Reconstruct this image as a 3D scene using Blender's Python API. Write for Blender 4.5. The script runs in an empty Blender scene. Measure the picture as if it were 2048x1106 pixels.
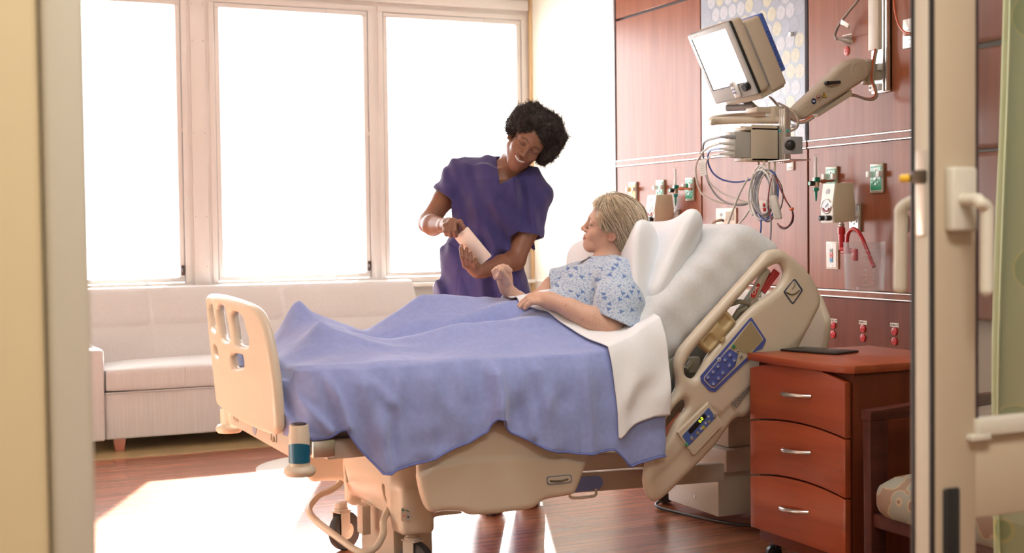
import bpy, bmesh, math, random
import numpy as np
from mathutils import Vector, Matrix, Euler
random.seed(7)
SC = bpy.context.scene
COL = SC.collection

# ------------------------------------------------------------------ camera
W_, H_, FPX = 2048.0, 1106.0, 2654.07
CAM = np.array([0.0, 0.0, 1.15])
def _axes(yaw, pit, rol):
    cy, sy = math.cos(yaw), math.sin(yaw)
    F = np.array([sy*math.cos(pit), cy*math.cos(pit), -math.sin(pit)])
    R = np.array([cy, -sy, 0.0]); D = np.cross(F, R)
    return (math.cos(rol)*R+math.sin(rol)*D, -math.sin(rol)*R+math.cos(rol)*D, F)
AX = _axes(math.radians(24.7533), math.radians(2.0256), math.radians(0.6867))
cam = bpy.data.cameras.new('camera'); cam_o = bpy.data.objects.new('camera', cam); COL.objects.link(cam_o)
cam.sensor_width = 36.0; cam.lens = FPX*36.0/W_
m = Matrix.Identity(4)
for i in range(3):
    m[i][0] = AX[0][i]; m[i][1] = -AX[1][i]; m[i][2] = -AX[2][i]; m[i][3] = CAM[i]
cam_o.matrix_world = m
cam.clip_start = 0.05
cam.dof.use_dof = True; cam.dof.focus_distance = 4.9; cam.dof.aperture_fstop = 4.2
SC.camera = cam_o

# ------------------------------------------------------------------ light
SC.view_settings.view_transform = 'Standard'; SC.view_settings.look = 'None'
SC.view_settings.gamma = 1.0; SC.view_settings.use_curve_mapping = False
SC.view_settings.exposure = 0.54
wd = bpy.data.worlds.new('sky'); SC.world = wd; wd.use_nodes = True
bg = wd.node_tree.nodes['Background']
bg.inputs[0].default_value = (0.965, 0.985, 1.0, 1); bg.inputs[1].default_value = 7.8
sun = bpy.data.lights.new('sun', 'SUN'); sun.energy = 46.0; sun.angle = math.radians(0.9); sun.color = (1, .98, .96)
sun_o = bpy.data.objects.new('sun', sun); COL.objects.link(sun_o)
SUN_D = Vector((-0.395*0.900, -0.919*0.900, -0.436)).normalized()
sun_o.rotation_euler = SUN_D.to_track_quat('-Z', 'Y').to_euler()
WINX = [(0.575, 1.555), (1.745, 2.725), (2.815, 3.795)]     # sash openings in the window wall
YW, XH, ZC = 8.04, 3.86, 2.80                               # window wall, headwall, ceiling
for a, b in WINX:
    pl = bpy.data.lights.new('window_portal', 'AREA'); pl.shape = 'RECTANGLE'; pl.size = b-a; pl.size_y = 1.75
    pl.cycles.is_portal = True
    po = bpy.data.objects.new('window_portal', pl); COL.objects.link(po)
    po.location = ((a+b)/2, YW+0.16, 1.69); po.rotation_euler = (math.radians(-90), 0, 0)
def area(name, loc, sx, sy, power, col=(1, .96, .90)):
    l = bpy.data.lights.new(name, 'AREA'); l.shape = 'RECTANGLE'; l.size = sx; l.size_y = sy; l.energy = power; l.color = col
    o = bpy.data.objects.new(name, l); COL.objects.link(o); o.location = loc
    return o
area('room_fill_light', (2.0, 3.2, 2.74), 1.1, 0.5, 13, (.95, .98, 1.0))  # added fill for the room, no such source in view
area('corridor_fill_light', (0.7, 0.4, 2.74), 1.1, 0.5, 36, (1, .98, .95))  # added front fill from the corridor side, source out of view

# ------------------------------------------------------------------ helpers
def P(x, y, ax, v):
    """photo pixel -> world point on the plane ax = v"""
    d = AX[0]*((x-1024)/FPX)+AX[1]*((y-553)/FPX)+AX[2]
    i = 'xyz'.index(ax); t = (v-CAM[i])/d[i]
    return CAM+t*d
MATS = {}
def nd(t, kind, **kw):
    n = t.nodes.new(kind)
    for k, v in kw.items(): setattr(n, k, v)
    return n
def mat(name, col, rough=0.5, metal=0.0, spec=0.5, noise=None, bump=None, trans=0.0, emit=None, sss=0.0, vcol=False, alpha=None, sheen=0.0, coat=0.0, ior=None):
    """noise=(scale xyz, amount, detail) varies the colour, bump=(scale xyz, strength) the relief"""
    if name in MATS: return MATS[name]
    M = bpy.data.materials.new(name); M.use_nodes = True; MATS[name] = M
    t = M.node_tree; b = t.nodes['Principled BSDF']; lk = t.links.new
    b.inputs['Roughness'].default_value = rough; b.inputs['Metallic'].default_value = metal
    b.inputs['Specular IOR Level'].default_value = spec
    b.inputs['Transmission Weight'].default_value = trans
    b.inputs['Sheen Weight'].default_value = sheen; b.inputs['Coat Weight'].default_value = coat
    if ior: b.inputs['IOR'].default_value = ior
    if sss:
        b.inputs['Subsurface Weight'].default_value = sss
        b.inputs['Subsurface Radius'].default_value = (0.012, 0.005, 0.003); b.inputs['Subsurface Scale'].default_value = 0.6
    if alpha is not None: b.inputs['Alpha'].default_value = alpha
    if emit:
        b.inputs['Emission Color'].default_value = (*emit[0], 1); b.inputs['Emission Strength'].default_value = emit[1]
    src = None
    if vcol:
        a = nd(t, 'ShaderNodeVertexColor', layer_name='col'); src = a.outputs[0]
    tc = nd(t, 'ShaderNodeTexCoord')
    def ntex(scale, detail=4.0, dist=0.0, w=0):
        mp = nd(t, 'ShaderNodeMapping'); mp.inputs['Scale'].default_value = scale; mp.inputs['Location'].default_value = (w, w*.7, w*.3)
        lk(tc.outputs['Object'], mp.inputs[0])
        n = nd(t, 'ShaderNodeTexNoise'); n.inputs['Scale'].default_value = 1.0; n.inputs['Detail'].default_value = detail
        n.inputs['Distortion'].default_value = dist
        lk(mp.outputs[0], n.inputs['Vector']); return n
    if noise:
        n = ntex(noise[0], noise[2] if len(noise) > 2 else 4.0, noise[3] if len(noise) > 3 else 0.0)
        rp = nd(t, 'ShaderNodeMapRange'); rp.inputs[1].default_value = .25; rp.inputs[2].default_value = .75
        rp.inputs[3].default_value = 1-noise[1]; rp.inputs[4].default_value = 1+noise[1]
        lk(n.outputs[0], rp.inputs[0])
        mx = nd(t, 'ShaderNodeVectorMath', operation='SCALE')
        if src: lk(src, mx.inputs[0])
        else: mx.inputs[0].default_value = col[:3]
        lk(rp.outputs[0], mx.inputs['Scale']); src = mx.outputs[0]
    if src: lk(src, b.inputs['Base Color'])
    else: b.inputs['Base Color'].default_value = (*col[:3], 1)
    if bump:
        n2 = ntex(bump[0], 3.0, 0.0, 5.3)
        bp = nd(t, 'ShaderNodeBump'); bp.inputs['Strength'].default_value = bump[1]; bp.inputs['Distance'].default_value = 0.01
        lk(n2.outputs[0], bp.inputs['Height']); lk(bp.outputs[0], b.inputs['Normal'])
    return M
def wood(name, dark, light, axis='z', rough=0.3, scale=1.0, coat=0.0):
    if name in MATS: return MATS[name]
    M = bpy.data.materials.new(name); M.use_nodes = True; MATS[name] = M
    t = M.node_tree; b = t.nodes['Principled BSDF']; lk = t.links.new
    b.inputs['Roughness'].default_value = rough; b.inputs['Coat Weight'].default_value = coat; b.inputs['Coat Roughness'].default_value = .15
    tc = nd(t, 'ShaderNodeTexCoord'); mp = nd(t, 'ShaderNodeMapping')
    s = [14*scale, 14*scale, 14*scale]; s['xyz'.index(axis)] = 0.9*scale
    mp.inputs['Scale'].default_value = s; lk(tc.outputs['Object'], mp.inputs[0])
    n = nd(t, 'ShaderNodeTexNoise'); n.inputs['Scale'].default_value = 1.0; n.inputs['Detail'].default_value = 8.0; n.inputs['Roughness'].default_value = .62; n.inputs['Distortion'].default_value = .9
    lk(mp.outputs[0], n.inputs['Vector'])
    mp2 = nd(t, 'ShaderNodeMapping'); s2 = [80*scale]*3; s2['xyz'.index(axis)] = 3*scale
    mp2.inputs['Scale'].default_value = s2; lk(tc.outputs['Object'], mp2.inputs[0])
    n2 = nd(t, 'ShaderNodeTexNoise'); n2.inputs['Scale'].default_value = 1.0; n2.inputs['Detail'].default_value = 3.0; lk(mp2.outputs[0], n2.inputs['Vector'])
    mxf = nd(t, 'ShaderNodeMath', operation='MULTIPLY_ADD'); mxf.inputs[1].default_value = .3; lk(n2.outputs[0], mxf.inputs[0]); lk(n.outputs[0], mxf.inputs[2])
    cr = nd(t, 'ShaderNodeValToRGB'); cr.color_ramp.elements[0].position = .42; cr.color_ramp.elements[1].position = .86
    cr.color_ramp.elements[0].color = (*dark, 1); cr.color_ramp.elements[1].color = (*light, 1)
    lk(mxf.outputs[0], cr.inputs[0]); lk(cr.outputs[0], b.inputs['Base Color'])
    return M

class MB:
    """collects shapes in world coordinates into one mesh"""
    def __init__(s): s.v = []; s.f = []
    def add(s, vs, fs):
        o = len(s.v); s.v += [tuple(map(float, p)) for p in vs]; s.f += [tuple(i+o for i in f) for f in fs]; return s
    def bm(s, bm, M=None):
        bm.verts.ensure_lookup_table(); bm.verts.index_update()
        s.add([(M @ v.co if M else v.co) for v in bm.verts], [[v.index for v in f.verts] for f in bm.faces]); bm.free(); return s
    def box(s, c, size, r=0.0, seg=2, rot=None):
        b = bmesh.new(); bmesh.ops.create_cube(b, size=1.0)
        for v in b.verts: v.co = Vector((v.co.x*size[0], v.co.y*size[1], v.co.z*size[2]))
        if r > 0: bmesh.ops.bevel(b, geom=b.edges[:], offset=min(r, min(size)*.49), segments=seg, affect='EDGES', profile=.5)
        M = Matrix.Translation(Vector(c))
        if rot is not None: M = M @ (rot.to_4x4() if not isinstance(rot, tuple) else Euler(rot).to_matrix().to_4x4())
        return s.bm(b, M)
    def bb(s, x0, x1, y0, y1, z0, z1, r=0.0, seg=2):
        return s.box(((x0+x1)/2, (y0+y1)/2, (z0+z1)/2), (abs(x1-x0), abs(y1-y0), abs(z1-z0)), r, seg)
    def tube(s, path, r, n=8, cap=True, closed=False):
        P_ = [Vector(p) for p in path]; N = len(P_)
        rr = r if isinstance(r, (list, tuple)) else [r]*N
        vs = []; nrm = None
        for i in range(N):
            if closed: t = (P_[(i+1) % N]-P_[i-1]).normalized()
            else: t = (P_[min(i+1, N-1)]-P_[max(i-1, 0)]).normalized()
            if nrm is None:
                nrm = t.orthogonal().normalized()
            nrm = (nrm-t*nrm.dot(t)); nrm = nrm.normalized() if nrm.length > 1e-9 else t.orthogonal().normalized()
            bi = t.cross(nrm)
            for k in range(n):
                a = 2*math.pi*k/n; vs.append(P_[i]+(nrm*math.cos(a)+bi*math.sin(a))*rr[i])
        fs = []
        for i in range(N if closed else N-1):
            j = (i+1) % N
            for k in range(n): fs.append((i*n+k, i*n+(k+1) % n, j*n+(k+1) % n, j*n+k))
        if cap and not closed:
            fs.append(tuple(range(n-1, -1, -1))); fs.append(tuple((N-1)*n+k for k in range(n)))
        return s.add(vs, fs)
    def lathe(s, prof, c, axis=(0, 0, 1), n=24):
        """prof = [(radius, height)...] about axis through c"""
        q = Vector((0, 0, 1)).rotation_difference(Vector(axis).normalized()); c = Vector(c); vs = []; fs = []
        for (r, h) in prof:
            for k in range(n):
                a = 2*math.pi*k/n; vs.append(c+q @ Vector((r*math.cos(a), r*math.sin(a), h)))
        for i in range(len(prof)-1):
            for k in range(n): fs.append((i*n+k, i*n+(k+1) % n, (i+1)*n+(k+1) % n, (i+1)*n+k))
        fs.append(tuple(range(n-1, -1, -1))); fs.append(tuple((len(prof)-1)*n+k for k in range(n)))
        return s.add(vs, fs)
    def ball(s, c, r, n=16):
        rx = r if isinstance(r, (tuple, list)) else (r, r, r)
        b = bmesh.new(); bmesh.ops.create_uvsphere(b, u_segments=n, v_segments=max(6, n//2), radius=1)
        for v in b.verts: v.co = Vector((v.co.x*rx[0], v.co.y*rx[1], v.co.z*rx[2]))
        return s.bm(b, Matrix.Translation(Vector(c)))
    def prism(s, pts, M, t, bevel=0.0):
        """outline pts (2-D) extruded +-t/2, placed with matrix M"""
        b = bmesh.new(); vv = [b.verts.new((x, y, -t/2)) for x, y in pts]; f = b.faces.new(vv)
        ex = bmesh.ops.extrude_face_region(b, geom=[f])
        for g in ex['geom']:
            if isinstance(g, bmesh.types.BMVert): g.co.z += t
        bmesh.ops.recalc_face_normals(b, faces=b.faces[:])
        if bevel:
            es = [e for e in b.edges if abs(e.verts[0].co.z-e.verts[1].co.z) < 1e-6]
            bmesh.ops.bevel(b, geom=es, offset=bevel, segments=2, affect='EDGES', profile=.5)
        return s.bm(b, M)
    def grid(s, G):
        """G[i][j] points"""
        n, mm = len(G), len(G[0]); vs = [p for row in G for p in row]
        return s.add(vs, [(i*mm+j, i*mm+j+1, (i+1)*mm+j+1, (i+1)*mm+j) for i in range(n-1) for j in range(mm-1)])
    def mesh(s, name, smooth=40):
        me = bpy.data.meshes.new(name); me.from_pydata(s.v, [], s.f); me.update()
        if smooth:
            for p in me.polygons: p.use_smooth = True
            me.set_sharp_from_angle(angle=math.radians(smooth))
        return me
    def build(s, name, mt, parent=None, smooth=40):
        return obj(name, s.mesh(name, smooth), mt, parent)
def wloc(o):
    v = Vector((0, 0, 0))
    while o is not None: v = v+o.location; o = o.parent
    return v
def obj(name, me, mt, parent=None):
    o = bpy.data.objects.new(name, me); COL.objects.link(o)
    if mt is not None: me.materials.append(mt)
    if parent is not None: o.parent = parent; o.location = -wloc(parent)
    return o
def tag(o, label, cat, group=None):
    o['label'] = label; o['category'] = cat
    if group: o['group'] = group
    return o
def struct(o): o['kind'] = 'structure'; return o
def thing(name, label, cat, loc, group=None):
    o = bpy.data.objects.new(name, None); COL.objects.link(o); o.location = loc; o.empty_display_size = .1
    return tag(o, label, cat, group)
def share(src, name, parent, off):
    """another child that shares the mesh of src, moved by off"""
    c = src.copy(); COL.objects.link(c); c.parent = parent; c.location = src.location+Vector(off); return c
def rounded(pts, r, n=4):
    """fillet a polygon; r one radius or one per corner"""
    out = []; N = len(pts)
    for i in range(N):
        ri = r[i] if isinstance(r, (list, tuple)) else r
        p = Vector(pts[i]); a = Vector(pts[i-1])-p; b = Vector(pts[(i+1) % N])-p
        if ri <= 0: out.append(tuple(p)); continue
        la, lb = a.length, b.length; a.normalize(); b.normalize()
        ang = a.angle(b); d = min(ri/math.tan(ang/2), la*.49, lb*.49)
        p0, p1 = p+a*d, p+b*d
        for k in range(n+1):
            t = k/n; out.append(tuple((1-t)**2*p0+2*t*(1-t)*p+t*t*p1))
    return out
def catmull(pts, n=8, closed=False):
    P_ = [Vector(p) for p in pts]; N = len(P_); out = []
    for i in range(N if closed else N-1):
        g = lambda k: P_[k % N] if closed else P_[max(0, min(N-1, k))]
        p0, p1, p2, p3 = g(i-1), g(i), g(i+1), g(i+2)
        for k in range(n):
            t = k/n; out.append(.5*((2*p1)+(p2-p0)*t+(2*p0-5*p1+4*p2-p3)*t*t+(3*p1-p0-3*p2+p3)*t**3))
    if not closed: out.append(P_[-1])
    return out
def frame(o, x, y):
    """matrix whose local x/y axes are x and y at origin o"""
    x = Vector(x).normalized(); y = Vector(y); y = (y-x*y.dot(x)).normalized(); z = x.cross(y)
    M = Matrix.Identity(4)
    for i in range(3): M[i][0] = x[i]; M[i][1] = y[i]; M[i][2] = z[i]; M[i][3] = o[i]
    return M
def text(body, M, size, mt, parent, name='lettering', ext=0.0004, align='CENTER'):
    c = bpy.data.curves.new(name, 'FONT'); c.body = body; c.size = size; c.extrude = ext; c.align_x = align; c.align_y = 'CENTER'; c.resolution_u = 2
    o = bpy.data.objects.new('tmp_text', c); me = bpy.data.meshes.new_from_object(o); bpy.data.objects.remove(o)
    me.name = name; me.transform(M)
    return obj(name, me, mt, parent)

CREAM = mat('wall_cream_paint', (.86, .82, .70), .6, bump=((60, 60, 60), .04))
WHITE = mat('white_paint', (.88, .86, .82), .5)
FRAME = mat('window_metal_cream', (.70, .665, .63), .4)
HWOOD = wood('cherry_panel_wood', (.205, .060, .026), (.335, .115, .056), 'z', .30)
LWOOD = wood('dark_cherry_panel_wood', (.13, .037, .022), (.20, .062, .038), 'z', .34)
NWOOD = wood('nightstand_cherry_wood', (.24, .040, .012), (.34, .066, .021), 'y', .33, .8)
NWOOD_SHADED = wood('nightstand_shaded_side_wood', (.105, .019, .0065), (.15, .030, .010), 'z', .5, .8)  # the front's cherry, darkened so the sides carry their shade
DWOOD = wood('chair_dark_wood', (.050, .013, .009), (.085, .023, .016), 'x', .42)
STEEL = mat('brushed_steel', (.62, .61, .58), .3, 1.0)
ALU = mat('satin_aluminium', (.74, .72, .68), .32, .9)
BLACK = mat('black_plastic', (.012, .012, .013), .35)
RUBBER = mat('dark_rubber', (.03, .028, .028), .6)
GREY = mat('grey_plastic', (.30, .30, .31), .45)
BEIGE = mat('bed_beige_plastic', (.60, .51, .395), .38, bump=((900, 900, 900), .02))
BEIGE2 = mat('bed_frame_beige_paint', (.50, .44, .36), .34)
LINEN = mat('white_linen', (.82, .83, .86), .85, sheen=.2, bump=((70, 70, 70), .12))
IVORY = mat('ivory_plastic', (.80, .76, .66), .4)
for _m, _s in ((HWOOD, .34), (LWOOD, .18), (DWOOD, .12), (NWOOD_SHADED, .25)): _m.node_tree.nodes['Principled BSDF'].inputs['Specular IOR Level'].default_value = _s
# ================================================================== SETTING
XL, YF = -0.55, 1.62
def floor_mat():
    M = bpy.data.materials.new('wood_look_floor'); M.use_nodes = True
    t = M.node_tree; b = t.nodes['Principled BSDF']; lk = t.links.new
    tc = nd(t, 'ShaderNodeTexCoord')
    br = nd(t, 'ShaderNodeTexBrick'); br.inputs['Scale'].default_value = 1.0
    br.inputs['Brick Width'].default_value = .95; br.inputs['Row Height'].default_value = .105; br.inputs['Mortar Size'].default_value = .0006
    br.inputs['Color1'].default_value = (.255, .088, .046, 1); br.inputs['Color2'].default_value = (.35, .135, .072, 1); br.inputs['Mortar'].default_value = (.16, .05, .028, 1)
    lk(tc.outputs['Object'], br.inputs['Vector'])
    mp = nd(t, 'ShaderNodeMapping'); mp.inputs['Scale'].default_value = (1.6, 32, 1); lk(tc.outputs['Object'], mp.inputs[0])
    n = nd(t, 'ShaderNodeTexNoise'); n.inputs['Scale'].default_value = 1.0; n.inputs['Detail'].default_value = 6; n.inputs['Distortion'].default_value = .4; lk(mp.outputs[0], n.inputs['Vector'])
    rp = nd(t, 'ShaderNodeMapRange'); rp.inputs[1].default_value = .3; rp.inputs[2].default_value = .7; rp.inputs[3].default_value = .7; rp.inputs[4].default_value = 1.3; lk(n.outputs[0], rp.inputs[0])
    mx = nd(t, 'ShaderNodeVectorMath', operation='SCALE'); lk(br.outputs[0], mx.inputs[0]); lk(rp.outputs[0], mx.inputs['Scale']); lk(mx.outputs[0], b.inputs['Base Color'])
    b.inputs['Roughness'].default_value = .2
    n2 = nd(t, 'ShaderNodeTexNoise'); n2.inputs['Scale'].default_value = 420; lk(tc.outputs['Object'], n2.inputs['Vector'])
    bp = nd(t, 'ShaderNodeBump'); bp.inputs['Strength'].default_value = .06; bp.inputs['Distance'].default_value = .004; lk(n2.outputs[0], bp.inputs['Height']); lk(bp.outputs[0], b.inputs['Normal'])
    return M
fl = struct(MB().bb(XL-.2, XH+.3, -2.0, YW+.2, -.12, 0).build('floor', floor_mat()))
o = MB().bb(XL, XH, 6.985, YW, 0.0002, .0035).build('border_strip', mat('olive_vinyl', (.40, .30, .15), .3, noise=((9, 9, 9), .08)), fl); o['label'] = 'olive border strip of the floor by the sofa'
ip = [(1.93+.40*math.cos(a), 6.25+.39*math.sin(a)) for a in [2*math.pi*k/48 for k in range(48)]]
MB().prism(ip, Matrix.Translation((0, 0, .0008)), .0012).build('round_inlay', mat('pale_vinyl', (.58, .54, .48), .3), fl)
struct(MB().bb(XL-.2, XH+.3, -2.0, YW+.2, ZC, ZC+.12).build('ceiling', WHITE))
# window wall with three openings
zb, zt = 0.835, 2.545
w = MB(); w.bb(XL, XH, YW, YW+.2, 0, zb).bb(XL, XH, YW, YW+.2, zt, ZC)
for a, b in zip([XL]+[q[1] for q in WINX], [q[0] for q in WINX]+[XH+.2]): w.bb(a, b, YW, YW+.2, zb, zt)
wb = struct(w.build('wall_back', mat('window_wall_paint', (.74, .71, .68), .55)))
GLASS = bpy.data.materials.new('window_glass'); GLASS.use_nodes = True
t = GLASS.node_tree; t.nodes.clear(); out = nd(t, 'ShaderNodeOutputMaterial'); mx = nd(t, 'ShaderNodeMixShader'); tr = nd(t, 'ShaderNodeBsdfTransparent'); gl = nd(t, 'ShaderNodeBsdfGlossy'); gl.inputs['Roughness'].default_value = .02
fr = nd(t, 'ShaderNodeLayerWeight'); fr.inputs[0].default_value = .25; t.links.new(fr.outputs[0], mx.inputs[0]); t.links.new(tr.outputs[0], mx.inputs[1]); t.links.new(gl.outputs[0], mx.inputs[2]); t.links.new(mx.outputs[0], out.inputs[0])
def ring(mb, x0, x1, z0, z1, y0, y1, t_, r=.004):
    mb.bb(x0, x1, y0, y1, z1-t_, z1, r).bb(x0, x1, y0, y1, z0, z0+t_, r).bb(x0, x0+t_, y0, y1, z0+t_, z1-t_, r).bb(x1-t_, x1, y0, y1, z0+t_, z1-t_, r)
for i, (a, b) in enumerate(WINX):
    wn = bpy.data.objects.new('window_%d' % (i+1), None); COL.objects.link(wn); wn.location = ((a+b)/2, YW, zb); struct(wn)
    mb = MB(); ring(mb, a-.03, b+.03, zb-.015, zt+.03, YW-.012, YW+.06, .034); mb.build('window_frame', FRAME, wn)
    mb = MB(); ring(mb, a+.008, b-.008, zb+.024, zt-.008, YW-.006, YW+.05, .028); mb.build('sash', FRAME, wn)
    MB().bb(a+.03, b-.03, YW+.028, YW+.034, zb+.045, zt-.03).build('pane', GLASS, wn)
    mb = MB(); mb.bb(b-.032, b-.010, YW-.022, YW-.005, zb+.065, zb+.125, .003).bb(b-.027, b-.014, YW-.036, YW-.018, zb+.085, zb+.108, .003); mb.build('latch', mat('bronze_latch', (.10, .07, .06), .4, .6), wn)
    mb = MB()
    for q, zz in ((b-.23, zb+.03), (b-.27, zt-.016)): mb.bb(q-.004, q+.004, YW-.012, YW, zz-.012, zz+.006, .001)
    mb.bb(b-.012, b-.004, YW-.012, YW, zb+.92, zb+.945, .001); mb.build('sash_clip', FRAME, wn)
mb = MB(); mb.bb(1.605, 1.695, YW-.012, YW, zb-.01, zt+.02, .002); pc = mb.build('mullion_cover', FRAME, wb)
mb = MB()
for z in (.95, 1.25, 1.75, 2.3, 2.52):
    for x in (1.618, 1.682): mb.lathe([(.004, 0), (.004, .003)], (x, YW-.012, z), (0, -1, 0), 8)
mb.build('screws', mat('grey_screw', (.5, .45, .42), .4, .5), wb)
MB().bb(XL, XH-.03, YW-.05, YW, 2.60, 2.66, .006).bb(XL, XH-.03, YW-.03, YW, 2.66, 2.69, .004).build('head_trim', FRAME, wb)
MB().bb(XL, XH, YW-.06, YW, zb-.045, zb-.018, .008).build('window_sill', WHITE, wb)
# headwall
wr = struct(MB().bb(XH, XH+.2, -2.0, YW+.2, 0, ZC).build('wall_right', CREAM))
MB().bb(XH-.016, XH, YW-.035, YW-.004, 0, ZC, .003).build('corner_trim', mat('yellow_oak_bead', (.72, .52, .28), .45), wr)
MB().bb(XH-.012, XH, 6.85, YW-.04, .80, .815, .003).build('chair_rail_bead', WHITE, wr)
JOINT = mat('black_joint', (.018, .016, .018), .5)
YE = 4.18
MB().bb(XH-.006, XH, YE, 6.845, 0, ZC).build('joint_backing', JOINT, wr)
EDGE = mat('grey_edge_strip', (.28, .26, .27), .4, .3)
MB().bb(XH-.03, XH, 6.836, 6.852, 0, ZC).build('panel_edge', EDGE, wr)
ys = [6.834, 5.925, 5.025, YE]
for i in range(3):
    y1, y0 = ys[i]-.006, ys[i+1]+.006
    rows = [(2.372, ZC, HWOOD), (1.5465, 2.358, HWOOD), (.864, 1.508, HWOOD), (0.0, .826, LWOOD)]
    if i == 1: rows = rows[2:]
    if i == 2: rows = [(1.5465, ZC, HWOOD)]+rows[2:]
    for z0, z1, mt in rows:
        MB().bb(XH-.024, XH-.005, y0, y1, z0, z1, .002, 1).build('wood_panel', mt, wr)
    for zc, hh in ((1.5275, .024), (.845, .02)):
        MB().bb(XH-.030, XH-.005, y0, y1, zc-hh/2, zc+hh/2, .001, 1).build('wood_rail_strip', HWOOD, wr)
        for s in (-1, 1): MB().bb(XH-.032, XH-.005, y0, y1, zc+s*(hh/2+.0035)-.003, zc+s*(hh/2+.0035)+.003, .001, 1).build('metal_bead', ALU, wr)
# translucent art panel with embedded discs
ART = mat('art_resin', (.34, .39, .47), .25, noise=((3, 3, 3), .05))
ap = MB().bb(XH-.03, XH-.012, ys[2]+.012, ys[1]-.012, 1.5465, ZC, .002, 1).build('art_panel', ART, wr); ap['label'] = 'pale blue grey resin panel with rows of shell discs'
D1 = mat('shell_disc_cream', (.50, .49, .38), .3, noise=((45, 45, 45), .25, 8, 2.0)); D2 = mat('shell_disc_white', (.46, .49, .54), .3, noise=((45, 45, 45), .25, 8, 2.0)); D3 = mat('shell_disc_clear', (.38, .43, .51), .2, noise=((30, 30, 30), .12, 6, 1.0))
dm = {}
rd = random.Random(3)
for k, mt in enumerate((D1, D2, D3)):
    for v in range(2):
        o = MB().lathe([(.0345, 0), (.0345, .0006)], (0, 0, 0), (-1, 0, 0), 24).mesh('disc', 0); o.materials.append(mt); dm[(k, v)] = o
r_ = 0
z = 1.585
while z < ZC-.02:
    y = ys[2]+.05+(r_ % 2)*.034
    c = 0
    while y < ys[1]-.045:
        k = rd.choice((0, 0, 1, 1, 2)) if (r_+c) % 2 else rd.choice((0, 1, 2, 1))
        o = bpy.data.objects.new('disc', dm[(k, rd.randint(0, 1))]); COL.objects.link(o); o.parent = ap
        o.location = Vector((XH-.030, y+rd.uniform(-.004, .004), z+rd.uniform(-.004, .004))); o.rotation_euler = (rd.uniform(0, 6), 0, 0); o.scale = (1, 1, 1)
        y += .0735; c += 1
    z += .0725; r_ += 1
for yy, zz in ((5.87, 2.42), (5.13, 2.05), (5.13, 1.62)):
    MB().lathe([(.010, 0), (.011, .014), (.009, .018)], (XH-.030, yy, zz), (-1, 0, 0), 16).build('standoff', ALU, ap)
# upper casework seen through the door glass, at the near end of the headwall
cb = thing('wall_cabinet', 'dark cherry wall panelling with rounded edge seen through the door glass', 'cabinet', (XH, 3.5, .77))
for z0, z1 in ((.775, 1.428), (1.437, 1.826), (1.846, ZC-.01)):
    MB().bb(XH-.075, XH-.002, 3.05, 3.965, z0, z1, .022, 4).build('panel', LWOOD, cb)
MB().bb(XH-.05, XH-.001, 3.0, 4.05, .775, ZC-.02).build('carcass', JOINT, cb)
MB().bb(XH-.01, XH, 2.2, 4.15, 0, .772).build('wainscot', mat('taupe_wall', (.30, .235, .17), .6), wr)
# left wall, front wall with the door opening, corridor
struct(MB().bb(XL-.2, XL, -2.0, YW+.2, 0, ZC).build('wall_left', CREAM))
JAMB = mat('yellow_jamb_paint', (.60, .48, .28), .55); JAMB2 = mat('beige_jamb_metal', (.50, .45, .35), .42)
wf = MB(); wf.bb(XL, .147, YF-.03, YF+.12, 0, ZC).bb(2.70, XH, YF-.03, YF+.12, 0, ZC).bb(.147, 2.70, YF-.03, YF+.12, 2.35, ZC)
wfo = struct(wf.build('wall_front', JAMB))
MB().bb(.150, .197, YF-.045, YF+.16, 0, 2.35, .008, 3).build('door_jamb', JAMB2, wfo)
struct(MB().bb(XL-.2, XH+.2, -2.15, -2.0, 0, ZC).build('wall_corridor', CREAM))
def lamp(x, y, lab):  # unseen glowing ceiling fixtures, added to go with the fill lights
    t_ = thing('fill_lamp', lab, 'lamp', (x, y, ZC-.05), 'added fill lamps')
    MB().bb(x-.6, x+.6, y-.3, y+.3, ZC-.05, ZC, .004).build('housing', WHITE, t_)
    MB().bb(x-.56, x+.56, y-.26, y+.26, ZC-.054, ZC-.049).build('diffuser', mat('fill_diffuser', (.9, .9, .9), .5, emit=((1, .94, .85), 2.0)), t_)
lamp(2.0, 3.2, 'flat white fill lamp added to the room ceiling, unseen'); lamp(.7, .4, 'flat white fill lamp added to the corridor ceiling, unseen')
# door leaf (glass and metal), seen from its free edge
DB = mat('door_beige_metal', (.50, .40, .28), .4); DPALE = mat('door_pale_metal', (.62, .57, .46), .4)
dr = struct(bpy.data.objects.new('door_1', None)); COL.objects.link(dr); dr.location = (1.5, YF, 0)
dr['label'] = 'open glazed door leaf with beige metal stiles and lever handles'
xe = P(1868, 500, 'y', YF)[0]; xs = P(1954, 500, 'y', YF)[0]
MB().bb(xe, xs, YF, YF+.05, .02, 2.3, .006).build('stile', DB, dr)
MB().bb(2.60, 2.68, YF, YF+.05, .02, 2.3, .006).build('stile', DB, dr)
MB().bb(xe, 2.68, YF, YF+.05, 2.2, 2.3, .006).build('top_rail', DB, dr)
zr1, zr0 = P(1995, 868, 'y', YF)[2], P(1995, 1032, 'y', YF)[2]
MB().bb(xs-.012, 2.60, YF+.002, YF+.048, zr0, zr1, .004).build('middle_rail', DB, dr)
MB().bb(xs-.012, 2.60, YF, YF+.05, .02, .22, .004).build('bottom_rail', DB, dr)
MB().bb(xs-.006, 2.60, YF-.010, YF+.02, zr1, zr1+.028, .004).bb(xs-.022, xs+.02, YF-.012, YF+.02, zr1-.006, zr1+.004, .002).build('glazing_bead', DPALE, dr)
MB().bb(xs-.004, 2.60, YF+.022, YF+.028, zr1+.004, 2.2).build('pane', GLASS, dr); MB().bb(xs-.004, 2.60, YF+.022, YF+.028, .22, zr0).build('pane', GLASS, dr)
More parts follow.
